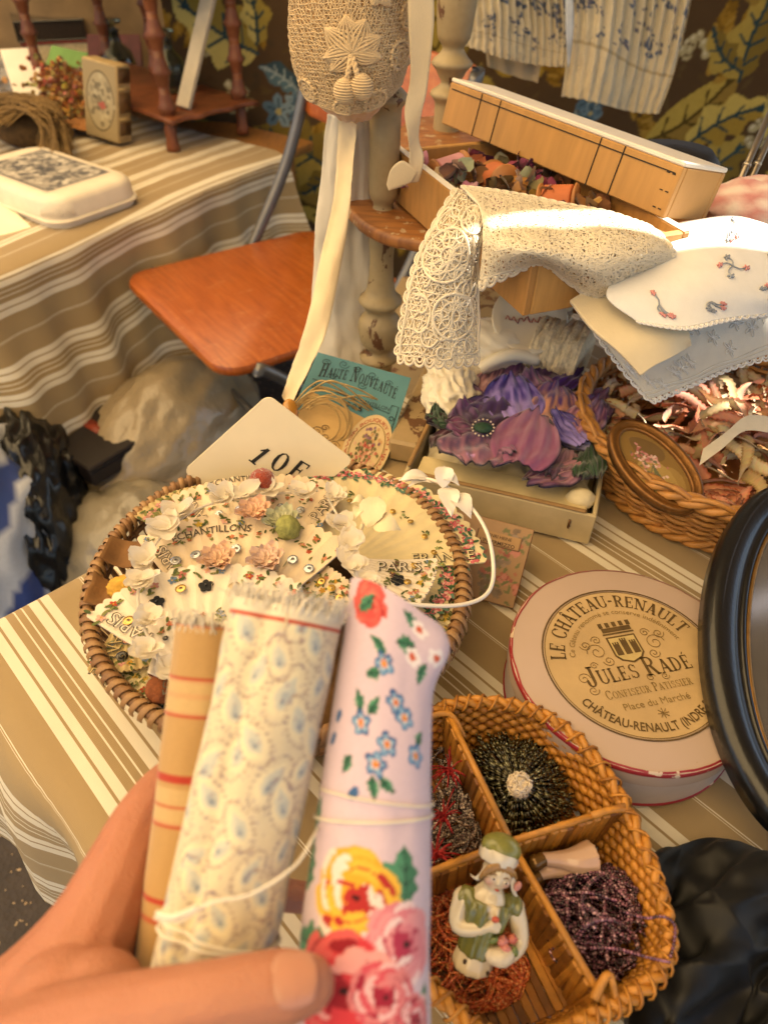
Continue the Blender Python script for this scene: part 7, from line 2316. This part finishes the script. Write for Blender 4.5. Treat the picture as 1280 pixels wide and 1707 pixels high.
# ------------------------------------------------------------------ porcelain half doll
dC = P(812, 1520, BZ + .055); sD = (dC - EYE).dot(_F) / FPX
tiltm = Matrix.Rotation(R(0), 3, 'X')
def DD(x, y, z=0.): return dC + (_R * (x - 812) + _D * (y - 1520) - _F * z) * sD
doll = thing('half_doll', 'porcelain half doll in green dress and bonnet holding roses', 'figurine', DD(790, 1612, -30))
rotc = Matrix((_R, -_D, -_F)).transposed()       # x right, y up, z to the viewer
def el(mb, x, y, z, rx, ry, rz, roll=0., sub=3):
    mb.add(*ball(DD(x, y, z), sD, sub, (rx, ry, rz), rotc @ Matrix.Rotation(R(roll), 3, 'Z')))
def limb(mb, pts, n=14):
    path = spline([DD(*p[:3]) for p in pts], n)
    rr = [Vector((p[3], 0, 0)) for p in pts]; rs = [q.x * sD for q in spline(rr, n)]
    mb.add(*tube(path, rs, 10))
b = MB()
limb(b, [(786, 1612, 0, 33), (788, 1600, 0, 35), (793, 1575, 0, 29), (800, 1545, 0, 28), (808, 1515, 2, 32), (815, 1492, 2, 30), (820, 1478, 0, 20), (824, 1465, 0, 13), (826, 1452, 2, 12)], 24)
el(b, 774, 1497, -2, 20, 18, 18); el(b, 856, 1512, -2, 19, 18, 18)
limb(b, [(772, 1496, 0, 17), (762, 1518, 8, 15), (763, 1535, 16, 13.5), (785, 1533, 28, 12), (806, 1524, 36, 9.5), (818, 1518, 40, 10)])
limb(b, [(857, 1512, 0, 17), (864, 1540, 6, 15.5), (863, 1566, 14, 14), (842, 1577, 28, 12.5), (822, 1578, 36, 10), (812, 1575, 38, 9)])
for (x, y) in ((818, 1512), (823, 1515), (824, 1521), (821, 1527)): limb(b, [(x - 6, y + 2, 42, 3.6), (x + 2, y, 46, 3.2), (x + 1, y - 4, 48, 2.6)], 6)
el(b, 828, 1450, 6, 26, 29, 27, -14); el(b, 823, 1463, 14, 17, 15, 15, -14); el(b, 825, 1456, 32, 3.6, 5, 4.5, -14); el(b, 812, 1456, 20, 9, 8, 8); el(b, 838, 1462, 20, 9, 8, 8)
el(b, 822, 1476, 17, 6, 4, 4)
body = remesh(b, .0009, 5, .5)
cl = []
sk, bl_ = np.array(lin('d6c6a6')), np.array(lin('cf8a70'))
for p in body.v:
    c = sk.copy()
    for (x, y) in ((810, 1458), (840, 1466)):
        d = (Vector(p) - DD(x, y, 26)).length / sD
        k = math.exp(-(d / 9.) ** 2) * .75; c = c * (1 - k) + bl_ * k
    cl.append(tuple(c))
body.c = cl
PORC = ATTR(.22, 0, 300, 0, .5, .06, 'porcelain', .5)
body.build('body', PORC, doll)
d_ = MB()
limb(d_, [(794, 1582, 2, 34.5), (798, 1560, 2, 35), (804, 1535, 3, 37.5), (811, 1510, 3, 41), (814, 1498, 1, 38)], 18)
el(d_, 780, 1496, 0, 22, 19, 21); el(d_, 851, 1508, 0, 21, 20, 21)
dress = remesh(d_, .001, 4, .5)
dress.v = [tuple(Vector(p) + (-_F) * (.0009 * math.sin((Vector(p) - dC).dot(_R) * 900 + (Vector(p) - dC).dot(_D) * 260))) for p in dress.v]
# open neckline: bare porcelain in a V under the chin
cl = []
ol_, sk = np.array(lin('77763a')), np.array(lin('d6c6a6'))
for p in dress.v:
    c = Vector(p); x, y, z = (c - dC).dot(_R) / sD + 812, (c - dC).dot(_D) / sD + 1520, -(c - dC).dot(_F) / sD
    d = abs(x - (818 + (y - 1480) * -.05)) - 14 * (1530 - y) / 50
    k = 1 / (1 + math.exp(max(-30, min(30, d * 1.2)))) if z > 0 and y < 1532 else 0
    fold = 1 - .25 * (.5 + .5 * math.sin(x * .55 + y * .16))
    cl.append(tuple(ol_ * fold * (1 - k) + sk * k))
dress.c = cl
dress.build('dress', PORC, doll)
h_ = MB()
for k in range(9):
    x = 803 + k * 6; limb(h_, [(826 + (x - 826) * .4, 1424 + abs(k - 4) * 1.2, 26, 4.5), (x, 1433 + abs(k - 4) * 2.4, 29 - abs(k - 4) * 1.2, 4.2), (x + (k - 4) * 1.4, 1441 + abs(k - 4) * 3.6, 25 - abs(k - 4) * 1.8, 2.6)], 6)
h_.build('hair_fringe', MAT('9a7440', .35, .2, 200, .0003, coat=.4), doll)
cap = MB()
limb(cap, [(829, 1434, 0, 33), (832, 1424, -1, 33.5), (835, 1416, -2, 31)], 8); cap.build('bonnet_band', MAT('d2c8b4', .3, .06, 100, 0, coat=.5), doll)
cap = MB(); el(cap, 836, 1414, -3, 34, 22, 30, -14); cap.build('bonnet_crown', MAT('7d7c3c', .3, .18, 300, .0003, coat=.5), doll)
for pts in ([(806, 1436, 12), (798, 1448, 14), (790, 1457, 10), (783, 1455, 4)], [(852, 1446, 10), (857, 1462, 12), (858, 1480, 8), (863, 1494, 2)]):
    v = []
    for i, q in enumerate(spline([DD(*p) for p in pts], 12)):
        w = (11 - .5 * i) * sD
        dirw = (_R * .5 + _D * .8).normalized() if pts[0][0] < 820 else (_R * -1 + _D * .25).normalized()
        for j in range(5): v.append(q + dirw * w * (j / 4) - _F * (2.5 * sD * math.sin(j / 4 * PI)))
    k = len(v); v += [p + _F * .9 * sD * 2 for p in v]
    mw = MB(); f = gridf(12, 5); mw.add(v, f + [tuple(reversed([q + k for q in w])) for w in f]); mw.build('bonnet_wing', MAT('d2c8b4', .3, .06, 100, 0, coat=.5), doll)
for (x, y, r_) in ((806, 1446, 6), (859, 1468, 6)):
    m2 = MB(); el(m2, x, y, 18, r_, r_ * 1.5, 4, -30, 2); m2.build('bonnet_rosette', MAT('c9887a', .35, .2, 200, .0005), doll)
for (x, y) in ((818, 1449), (838, 1456)):
    m2 = MB(); el(m2, x, y, 31.2, 4.2, 2.2, 2, -16, 2); m2.build('eye', MAT('e6dcc8', .2, .02, 50, 0), doll)
    m2 = MB(); el(m2, x, y, 32.4, 1.9, 1.9, 1.6, 0, 2); m2.build('pupil', MAT('2a211c', .2, .02, 50, 0), doll)
    m2 = MB(); limb(m2, [(x - 5, y - 6.0, 31, 1.0), (x, y - 8, 32, 1.1), (x + 5, y - 5.5, 31, .8)], 6); m2.build('eyebrow', MAT('7a5a34', .5), doll)
m2 = MB(); el(m2, 823.5, 1468.5, 30, 4.2, 1.8, 2, -16, 2); m2.build('mouth', MAT('a8402f', .35), doll)
m2 = MB(); el(m2, 818, 1506, 48, 6.5, 5, 5, 0, 2); m2.build('held_rose', MAT('b8543c', .35, .25, 300, .0006), doll)
for k, (x, y, z, r_) in enumerate(((832, 1547, 36, 9), (836, 1558, 38, 9), (848, 1545, 34, 8.5))):
    m2 = MB()
    v, f = ball((0, 0, 0), 1, 3); m2.add([DD(x, y, z) + (rotc @ Vector((p.x, p.y, p.z * .8))) * r_ * sD * (1 + .12 * math.sin(p.x * 9 + p.y * 7)) for p in v], f); m2.build('rose', MAT(['c97a6a', 'c97a6a', 'b8604a'][k], .3, .2, 300, .0004, coat=.4), doll)
m2 = MB(); limb(m2, [(808, 1562, 24, 8), (815, 1570, 32, 15), (832, 1572, 36, 17), (845, 1566, 30, 12)], 10); m2.build('flower_basket', MAT('d0bfa2', .35, .1, 200, .0004, coat=.4), doll)
for (x, y, rr) in ((816, 1544, 20), (851, 1562, 100)):
    m2 = MB(); el(m2, x, y, 40, 9, 5.5, 3, rr, 2); m2.build('rose_leaf', MAT('66702e', .35, .2, 200, .0004, coat=.4), doll)
for (x, y) in ((771, 1585), (808, 1602)):
    m2 = MB(); el(m2, x, y, 33 if x > 790 else 29, 3.2, 4.2, 3.0, -15, 2); m2.build('sew_hole', MAT('3a2a1c', .8), doll)
# porcelain doll legs with gilt shoes
lg = thing('doll_legs', 'pink porcelain doll legs with gilt shoes beside the purple beads', 'figurine', P(940, 1440, bz))
lz_ = bz + .022
def LGp(x, y, z=0.): return P(x, y, lz_ + z)
b = MB()
for pts in ([(984, 1430, .000, .011), (960, 1434, .002, .0085), (935, 1433, .004, .0055), (912, 1432, .006, .0042), (902, 1432, .007, .0040)], [(982, 1440, -.004, .010), (950, 1445, -.003, .007), (925, 1450, -.002, .0048), (905, 1456, -.001, .0038), (896, 1460, .0, .0036)]):
    path = spline([LGp(*p[:3]) for p in pts], 14); rr = [q.x for q in spline([Vector((p[3], 0, 0)) for p in pts], 14)]; b.add(*tube(path, rr, 10))
bd_ = remesh(b, .0008, 4, .5); bd_.c = [lin('c9a890')] * len(bd_.v); bd_.build('legs', PORC, lg)
for (x, y, x2, y2, z) in ((905, 1431, 880, 1440, .007), (898, 1460, 880, 1466, .0)):
    m2 = MB(); path = spline([LGp(x, y, z), LGp((x + x2) / 2, (y + y2) / 2 + 2, z), LGp(x2, y2, z - .001)], 10); m2.add(*tube(path, [.0043, .0046, .0045, .0046, .005, .0052, .005, .0042, .003, .001], 8)); m2.build('shoe', MAT('7a5a2c', .25, .25, 100, 0, metal=.5, coat=.3), lg)

# ------------------------------------------------------------------ black cloth at the lower right
rn = random.Random(12)
kx, ky = [1040, 1085, 1130, 1180, 1235, 1300, 1360], [1400, 1440, 1500, 1575, 1650, 1730, 1800]
net = []
for j, y in enumerate(ky):
    row = []
    for i, x in enumerate(kx):
        xx = x + (70 if j == 0 else (30 if j == 1 else 0)) * (1 if i < 2 else .3)
        edge = i == 0 or (j == 0)
        z = BZ + .002 if edge else BZ + .012 + .018 * (.5 + .5 * math.sin(i * 1.5 + j * 1.1)) + rn.uniform(0, .006)
        if j == 0: y_ = (1478, 1432, 1408, 1396, 1404, 1432, 1470)[i]; xx = x + (40, 26, 10, 0, 0, 0, 0)[i]
        else: y_ = y + (26, 14, 6, 0, 0, 4, 8)[i] * (j < 3) + rn.uniform(-8, 8); xx = x + (rn.uniform(-14, 14) if i == 0 else 0) + (30 if i == 0 and j == 1 else 0)
        row.append(P(xx, y_, z))
    net.append(row)
pt = Patch(net); m2 = MB()
m2.add(*pt.sheet(120, 120, 0, lambda u, v: .0085 * (1 - 2.4 * abs(fbm((u * 3.2 + v * 1.8, v * 1.4 - u * 1.0, 2), 1.4, 2))) * min(1, u * 8) * min(1, v * 8)))
k = NT('black_chiffon'); k.base((.0035, .0035, .004)); k.b.inputs['Roughness'].default_value = .55; k.b.inputs['Sheen Weight'].default_value = .02; k.b.inputs['Specular IOR Level'].default_value = .3; k.bump(k.noise(1500, 2), .0002, .4)
tag(m2.build('black_scarf', k.m), 'crumpled black silk scarf beside the divided tray', 'scarf')

# ------------------------------------------------------------------ the three cloth rolls held up in front
def roll_axis(a, b):
    ax = (b - a); L = ax.length; ax.normalize()
    vw = (EYE - (a + b) / 2).normalized(); vw = (vw - ax * vw.dot(ax)).normalized()    # side that faces the viewer
    sd = ax.cross(vw).normalized()
    if sd.dot(_R) < 0: sd = -sd
    return ax, L, vw, sd
class Roll:
    """cloth roll from a (top) to b (bottom); th=0 faces the viewer, grows to the right"""
    def __init__(s, a, b, rt, rb, groove=None, ell_=1., bumps=.0, seed=0, flare=0.):
        s.flare = flare
        s.a, s.b, s.rt, s.rb = a, b, rt, rb
        s.ax, s.L, s.vw, s.sd = roll_axis(a, b)
        s.g, s.e, s.bm, s.seed = groove, ell_, bumps, seed
    def rad(s, th, t):
        r_ = s.rt + (s.rb - s.rt) * t
        if s.g: r_ *= 1 - s.g[1] * math.exp(-((th - s.g[0] - s.g[3] * t) / s.g[2]) ** 2)
        if s.flare: r_ *= 1 + s.flare * math.exp(-((th - 1.35) / .55) ** 2) * math.exp(-((t - .08) / .075) ** 2)
        return r_ * (1 + s.bm * fbm((math.cos(th) * 1.5, math.sin(th) * 1.5, t * 4 + s.seed), 1.2, 2))
    def at(s, th, t, off=0.):
        r_ = s.rad(th, t) + off
        return s.a + s.ax * s.L * t + s.sd * math.sin(th) * r_ + s.vw * math.cos(th) * r_ * s.e
    def place(s, px, py):
        """photo spot -> (th, t) on the near side"""
        best = None
        d = ray(px, py)
        for i in range(41):
            t = i / 40
            c = s.a + s.ax * s.L * t
            # nearest approach in the plane across
            k = (c - EYE).dot(s.ax) / d.dot(s.ax) if abs(d.dot(s.ax)) > .3 else (c - EYE).length / d.length
            q = EYE + d * ((c - EYE).dot(s.vw) / d.dot(s.vw))
            e = abs((q - c).dot(s.ax))
            if best is None or e < best[0]: best = (e, t, (q - c).dot(s.sd))
        x = max(-.98, min(.98, best[2] / (s.rt + (s.rb - s.rt) * best[1])))
        return math.asin(x), best[1]
    def build(s, parent, nm, cv, mat_, topcut=None):
        W = cv.w; mb = MB()
        n1, n2 = cv.ny, cv.nx
        v = []
        for i in range(n1):
            for j in range(n2):
                th = (j / (n2 - 1) - .5) * 2 * PI; t = 1 - i / (n1 - 1)
                v.append(s.at(th, t + (topcut(th) * (1 - t) if topcut else 0)))
        mb.add(v, gridf(n1, n2)); mb.c = [tuple(q) for q in cv.a.reshape(-1, 3)]
        mb.build(nm, mat_, parent)
        # coiled layers seen in the open top and bottom
        for t, sgn in ((.0, 1), (1., -1)):
            m2 = MB(); pts = []
            for k in range(90):
                a = k * .28; q = .93 - k / 98
                pts.append(s.a + s.ax * (s.L * t) + (s.sd * math.sin(a) + s.vw * math.cos(a)) * s.rad(0, t) * q)
            v = []
            for p in pts: v += [p + s.ax * .003 * sgn, p + s.ax * .009 * sgn]
            m2.add(v, gridf(90, 2)); m2.build('coiled_layer', MAT('cbbb98', .9, .1, 60, .0004, 500), parent)
    def cvxy(s, px, py, cv):
        th, t = s.place(px, py)
        return (th / (2 * PI) + .5) * cv.w, (1 - t) * cv.h
CLOTHM = ATTR(.88, .0004, 1500, .25, .15, .08, 'rolled')
rnd = random.Random(31)
# --- linen with red lines
RL = Roll(C(346, 1042, .318), C(278, 1640, .300), .0135, .0140, None, 1., .03, 1)
t1 = thing('linen_roll', 'rolled natural linen with thin red stripes held behind the blue-print roll', 'fabric roll', RL.b)
cv = Canvas(2 * PI * .0138, RL.L, .0011, 'b08d5c')
for (py, w, c_) in ((1036, .0009, 'a83a2c'), (1128, .0012, 'a83a2c'), (1160, .0010, 'b05a3c'), (1190, .0012, 'a83a2c'), (1290, .0012, 'a83a2c'), (1330, .0009, 'b05a3c'), (1368, .0012, 'a83a2c'), (1480, .0012, 'a83a2c'), (1520, .001, 'b05a3c')):
    y = RL.cvxy(330 - (py - 1030) * .11, py, cv)[1]
    cv.poly([(0, y - w), (cv.w, y - w), (cv.w, y + w), (0, y + w)], c_)
for py in (1145, 1175, 1310, 1350):
    y = RL.cvxy(330 - (py - 1030) * .11, py, cv)[1]; cv.poly([(0, y - .0035), (cv.w, y - .0035), (cv.w, y + .0035), (0, y + .0035)], 'c4a878', .7)
RL.build(t1, 'linen_cloth', cv, CLOTHM)
# --- cream with blue feather print
RM = Roll(C(480, 1012, .302), C(338, 1690, .272), .0232, .0222, (-.40, .17, .20, -.25), .92, .04, 2)
t2 = thing('feather_print_roll', 'cream cloth roll printed with blue feathery leaves and tied with thread', 'fabric roll', RM.b)
cv = Canvas(2 * PI * .0227, RM.L, .0008, 'cfc2a6')
W_, H_ = cv.w, cv.h
for col_ in range(11):
    x0 = col_ * W_ / 10. + .003
    for row in range(12):
        y0 = row * .0155 - .004 + (.0078 if col_ % 2 else 0)
        a = PI / 2 + (.55 if (row + col_) % 2 else -.55) + rnd.uniform(-.25, .25); s_ = rnd.uniform(.85, 1.2)
        L_ = .0165 * s_
        for q in range(26):      # dotted halo
            b = q / 26 * 2 * PI
            ex, ey = L_ * .5 + L_ * .62 * math.cos(b), .0056 * s_ * math.sin(b)
            cv.disc(x0 + ex * math.cos(a) - ey * math.sin(a), y0 + ex * math.sin(a) + ey * math.cos(a), .0006, c=rnd.choice(['977f78', 'a58e84', '877680']), al=.9)
        cv.leaf(x0, y0, L_ * 1.05, .0048 * s_, a, 'dbcfae', 'd6caac')
        cv.leaf(x0 + math.cos(a) * L_ * .18, y0 + math.sin(a) * L_ * .18, L_ * .72, .0030 * s_, a, 'c2c0b2', 'b8b9b0')
        cv.disc(x0 + math.cos(a) * L_ * .42, y0 + math.sin(a) * L_ * .42, .0024 * s_, .0012 * s_, a, 'a3a8aa'); cv.disc(x0 + math.cos(a) * L_ * .36, y0 + math.sin(a) * L_ * .36, .0009, c='7f8894')
        for q in range(8): cv.disc(x0 + rnd.gauss(0, .006), y0 + rnd.gauss(0, .007), .00055, c='a08f94', al=.8)
yt = H_ - .0065
cv.poly([(0, yt), (W_, yt), (W_, H_), (0, H_)], 'd8ccb4'); cv.poly([(0, yt), (W_, yt), (W_, yt + .0013), (0, yt + .0013)], 'b0402c')
RM.build(t2, 'printed_cloth', cv, CLOTHM)
# --- white with roses
RR_ = Roll(C(648, 1022, .312), C(596, 1745, .270), .0185, .0272, None, .95, .03, 3, .42)
t3 = thing('rose_print_roll', 'pinkish white cloth roll printed with roses and small blue flowers', 'fabric roll', RR_.b)
cv = Canvas(2 * PI * .0225, RR_.L, .0007, 'c9b6c6')
def at_(px, py): return RR_.cvxy(px, py, cv)
S_ = .00026          # one photo pixel on the cloth
def rose(px, py, r, cols_):
    """cabbage rose: ragged outline, crescent petals turning inwards to a dark heart"""
    x, y = at_(px, py); r *= S_; dk, md, lt, wh = cols_
    for q in range(9):
        a = q * 2 * PI / 9 + rnd.uniform(-.2, .2); k_ = rnd.uniform(.46, .62)
        cv.disc(x + r * k_ * math.cos(a), y + r * k_ * math.sin(a), r * .46, r * .36, a + PI / 2, md)
    for ring, n_ in ((.86, 7), (.66, 6), (.48, 5), (.30, 4)):
        for q in range(n_):
            a = q * 2 * PI / n_ + ring * 5 + rnd.uniform(-.2, .2)
            cx_, cy_ = x + r * ring * math.cos(a), y + r * ring * math.sin(a) * .9
            cv.disc(cx_, cy_, r * .30, r * .15, a + PI / 2 + .25, rnd.choice([lt, lt, wh] if ring > .6 else [lt, md, wh]))
            cv.disc(cx_ - r * .10 * math.cos(a), cy_ - r * .10 * math.sin(a), r * .27, r * .10, a + PI / 2 + .25, rnd.choice([md, dk, md]))
    cv.disc(x, y, r * .20, r * .16, 0, dk); cv.disc(x + r * .05, y, r * .09, r * .06, 0, '2a1014')
    for q in range(4):
        a = q * 1.7; cv.stroke([(x + r * .2 * math.cos(a), y + r * .2 * math.sin(a)), (x + r * .42 * math.cos(a + .9), y + r * .38 * math.sin(a + .9))], r * .035, dk)
def gleaf(px, py, L, W, ang, c1='4d8a6c', c2='3a7458'):
    x, y = at_(px, py); cv.leaf(x, y, L * S_, W * S_, R(ang), c1, c2, '1d3a34', .0003, 4, .2)
def bluefl(px, py, r=17):
    x, y = at_(px, py); r *= S_
    for q in range(5):
        a = q * 2 * PI / 5 + px; cv.disc(x + r * .62 * math.cos(a), y + r * .62 * math.sin(a), r * .48, r * .40, a, rnd.choice(['3f6a9c', '5580ac', '2f5288']))
        cv.disc(x + r * .62 * math.cos(a), y + r * .62 * math.sin(a), r * .2, c='88a8c8')
    cv.disc(x, y, r * .42, c='d8cfc8'); cv.disc(x, y, r * .3, c='b8402c'); cv.disc(x, y, r * .15, c='d8a83c')
for (px, py, L, W, a) in ((640, 1120, 34, 9, 150), (632, 1155, 30, 9, 200), (600, 1215, 32, 9, 110), (612, 1222, 34, 8, 60), (585, 1275, 30, 9, 240), (620, 1305, 34, 8, 280), (632, 1300, 30, 8, 330), (690, 1240, 28, 8, 60), (688, 1085, 40, 13, 190), (690, 1060, 34, 10, 150), (700, 1110, 40, 8, 250)): gleaf(px, py, L, W, a)
for q in ((638, 1138), (658, 1186), (600, 1238), (644, 1246), (626, 1282), (690, 1262), (672, 1206)): bluefl(*q)
for (px, py) in ((562, 1228), (553, 1262), (590, 1328)):
    x, y = at_(px, py); cv.disc(x, y, 11 * S_, 7 * S_, .9, '3a5f92')
rose(612, 1046, 40, ('a02c30', 'c04a48', 'c85a54', 'd06a60')); gleaf(596, 1058, 44, 12, 40)
for (px, py) in ((692, 1062), (708, 1090), (684, 1100)):
    x, y = at_(px, py)
    for q in range(5): cv.disc(x + 9 * S_ * math.cos(q * 1.26), y + 9 * S_ * math.sin(q * 1.26), 6 * S_, c='e0d8dc')
    cv.disc(x, y, 6 * S_, c='c0563c')
gleaf(640, 1480, 78, 26, 62); gleaf(668, 1500, 80, 24, 88); gleaf(560, 1570, 84, 28, 172); gleaf(545, 1590, 60, 20, 205); gleaf(660, 1600, 70, 18, 85); gleaf(700, 1690, 60, 16, 80); gleaf(512, 1440, 60, 14, 100); gleaf(505, 1500, 70, 16, 80); gleaf(500, 1400, 50, 12, 75)
rose(592, 1488, 66, ('a82c2c', 'd8a030', 'dfb040', 'e0d0c8')); rose(672, 1545, 58, ('a83050', 'd07a88', 'd88f98', 'e2c6ca')); rose(575, 1612, 76, ('8f1c28', 'c83a44', 'd05a5c', 'dd9a98')); rose(640, 1625, 44, ('98203a', 'c85060', 'd07a80', 'dfb0b4')); rose(690, 1660, 36, ('98203a', 'c85060', 'd07a80', 'dfb0b4'))
RR_.build(t3, 'printed_cloth', cv, CLOTHM, topcut=lambda th: .06 * math.sin(th * 1.0 - .4) - .02)
# frayed tops and thread ties
WTH = MAT('d9d0c0', .85, .08, 80, .0002)
for rl, tt, n_, ln in ((RM, t2, 230, .0075), (RL, t1, 120, .005)):
    m2 = MB()
    for k in range(n_):
        th = rnd.uniform(-PI, PI); a_ = rl.at(th, .0, rnd.uniform(-.002, .0008)); d = rl.ax * -1
        b_ = a_ + d * rnd.uniform(.3, 1) * ln + Vector((rnd.gauss(0, .0018), rnd.gauss(0, .0018), rnd.gauss(0, .001)))
        m2.add(*tube(spline([a_ + rl.ax * .003, a_.lerp(b_, .5) + Vector((rnd.gauss(0, .0008), rnd.gauss(0, .0008), 0)), b_], 5), .00038, 3, cap=False))
    o = m2.build('frayed_edge', WTH, tt); o['kind'] = 'stuff'
def tie(rl, t_, slope, par, r_=.0007):
    m2 = MB(); m2.add(*tube([rl.at(a, t_ + slope * math.sin(a), .0008) for a in np.linspace(-PI, PI, 49)[:-1]], r_, 5, closed=True)); m2.build('thread_tie', WTH, par)
tie(RM, .80, .012, t2); tie(RM, .812, -.004, t2); tie(RR_, .455, .01, t3, .0005); tie(RR_, .50, -.012, t3, .0006)
m2 = MB(); m2.add(*tube(spline([C(258, 1530, .252), C(300, 1535, .249), C(350, 1505, .249), C(420, 1490, .251), C(490, 1445, .258), C(520, 1400, .268), C(530, 1380, .28)], 40), .0006, 5)); m2.add(*tube(spline([C(262, 1522, .252), C(290, 1528, .249), C(330, 1512, .249)], 16), .0011, 5)); m2.build('loose_thread', WTH, t2)

# ------------------------------------------------------------------ the hand
def m_skin():
    k = NT('skin')
    f = k.noise(60, 4); g = k.noise(14, 3)
    c = k.mix(f, lin('ad7a60'), lin('9f6c53'))
    c = k.mix(k.math('MULTIPLY', g, .35), c, lin('b0604c'))
    k.base(c); k.b.inputs['Roughness'].default_value = .5; k.b.inputs['Specular IOR Level'].default_value = .35
    k.b.inputs['Subsurface Weight'].default_value = .25; k.b.inputs['Subsurface Radius'].default_value = (.010, .004, .002); k.b.inputs['Subsurface Scale'].default_value = .6
    vo = k.n('TexVoronoi'); vo.inputs['Scale'].default_value = 900; k.l(k.obj(), vo.inputs['Vector'])
    k.bump(k.math('ADD', vo.outputs[0], k.math('MULTIPLY', k.noise(90, 4), 2.)), .0006, .6)
    return k.m
hand = thing('hand', 'left hand holding up the three cloth rolls, thumb across the front', 'hand', C(-40, 1790, .28))
hb = MB()
def chain(pts, n=22, seg=12):
    path = spline([C(*p[:3]) for p in pts], n); rr = [q.x for q in spline([Vector((p[3], 0, 0)) for p in pts], n)]
    hb.add(*tube(path, rr, seg))
    hb.add(*ball(path[-1], rr[-1], 2))
chain([(-420, 2150, .29, .031), (-260, 1960, .285, .030), (-120, 1850, .28, .033), (-20, 1790, .283, .031), (60, 1720, .288, .022)])
chain([(-80, 1840, .275, .034), (60, 1700, .285, .029), (150, 1560, .297, .0205), (200, 1450, .310, .0160), (240, 1360, .328, .0128), (292, 1295, .350, .0102), (370, 1270, .358, .0088), (440, 1280, .355, .0075)], 30)
chain([(-90, 1850, .268, .028), (30, 1775, .256, .022), (150, 1720, .246, .0168), (260, 1688, .240, .0135), (350, 1668, .238, .0122), (420, 1655, .240, .0122), (480, 1645, .2425, .0118), (512, 1640, .2445, .0098)], 30)
chain([(20, 1760, .305, .020), (110, 1640, .335, .013), (220, 1530, .358, .010), (330, 1490, .362, .0088), (450, 1490, .358, .0082), (530, 1500, .352, .0072)], 20)
chain([(20, 1800, .305, .020), (120, 1740, .335, .013), (230, 1660, .352, .010), (340, 1630, .354, .0088), (460, 1630, .350, .0080), (550, 1635, .345, .0070)], 20)
chain([(0, 1860, .300, .019), (110, 1850, .325, .012), (220, 1800, .338, .009), (330, 1770, .338, .0078), (430, 1760, .336, .0068)], 18)
hb.add(*ball(C(165, 1668, .268), .0175, 3)); hb.add(*ball(C(110, 1690, .272), .024, 3))
sk_ = remesh(hb, .0013, 8, .5)
sk_.build('hand_skin', m_skin(), hand)
# thumb nail
tv = (C(512, 1640, .2445) - C(420, 1655, .240)).normalized(); nu_ = (EYE - C(490, 1640, .2435)).normalized()
nu_ = (nu_ * .93 - _D * .34); nu_ = (nu_ - tv * nu_.dot(tv)).normalized(); ns = tv.cross(nu_)
v = []
c0 = C(487, 1644, .2428)
for i in range(15):
    u = i / 14 - .5
    for j in range(15):
        a = (j / 14 - .5) * 1.55
        wid = math.sqrt(max(.02, 1 - (abs(u) * 1.96) ** 4))
        r_ = .0124 - .0012 * (u + .5) ** 2 - .0005 * max(0, -u)
        v.append(c0 + tv * (u * .0145) + ns * math.sin(a * wid) * r_ + nu_ * math.cos(a * wid) * r_ - nu_ * .0002)
m2 = MB(); m2.add(v, gridf(15, 15)); m2.build('thumb_nail', MAT('b07d66', .3, .05, 60, 0, coat=.3, sss=.15), hand)
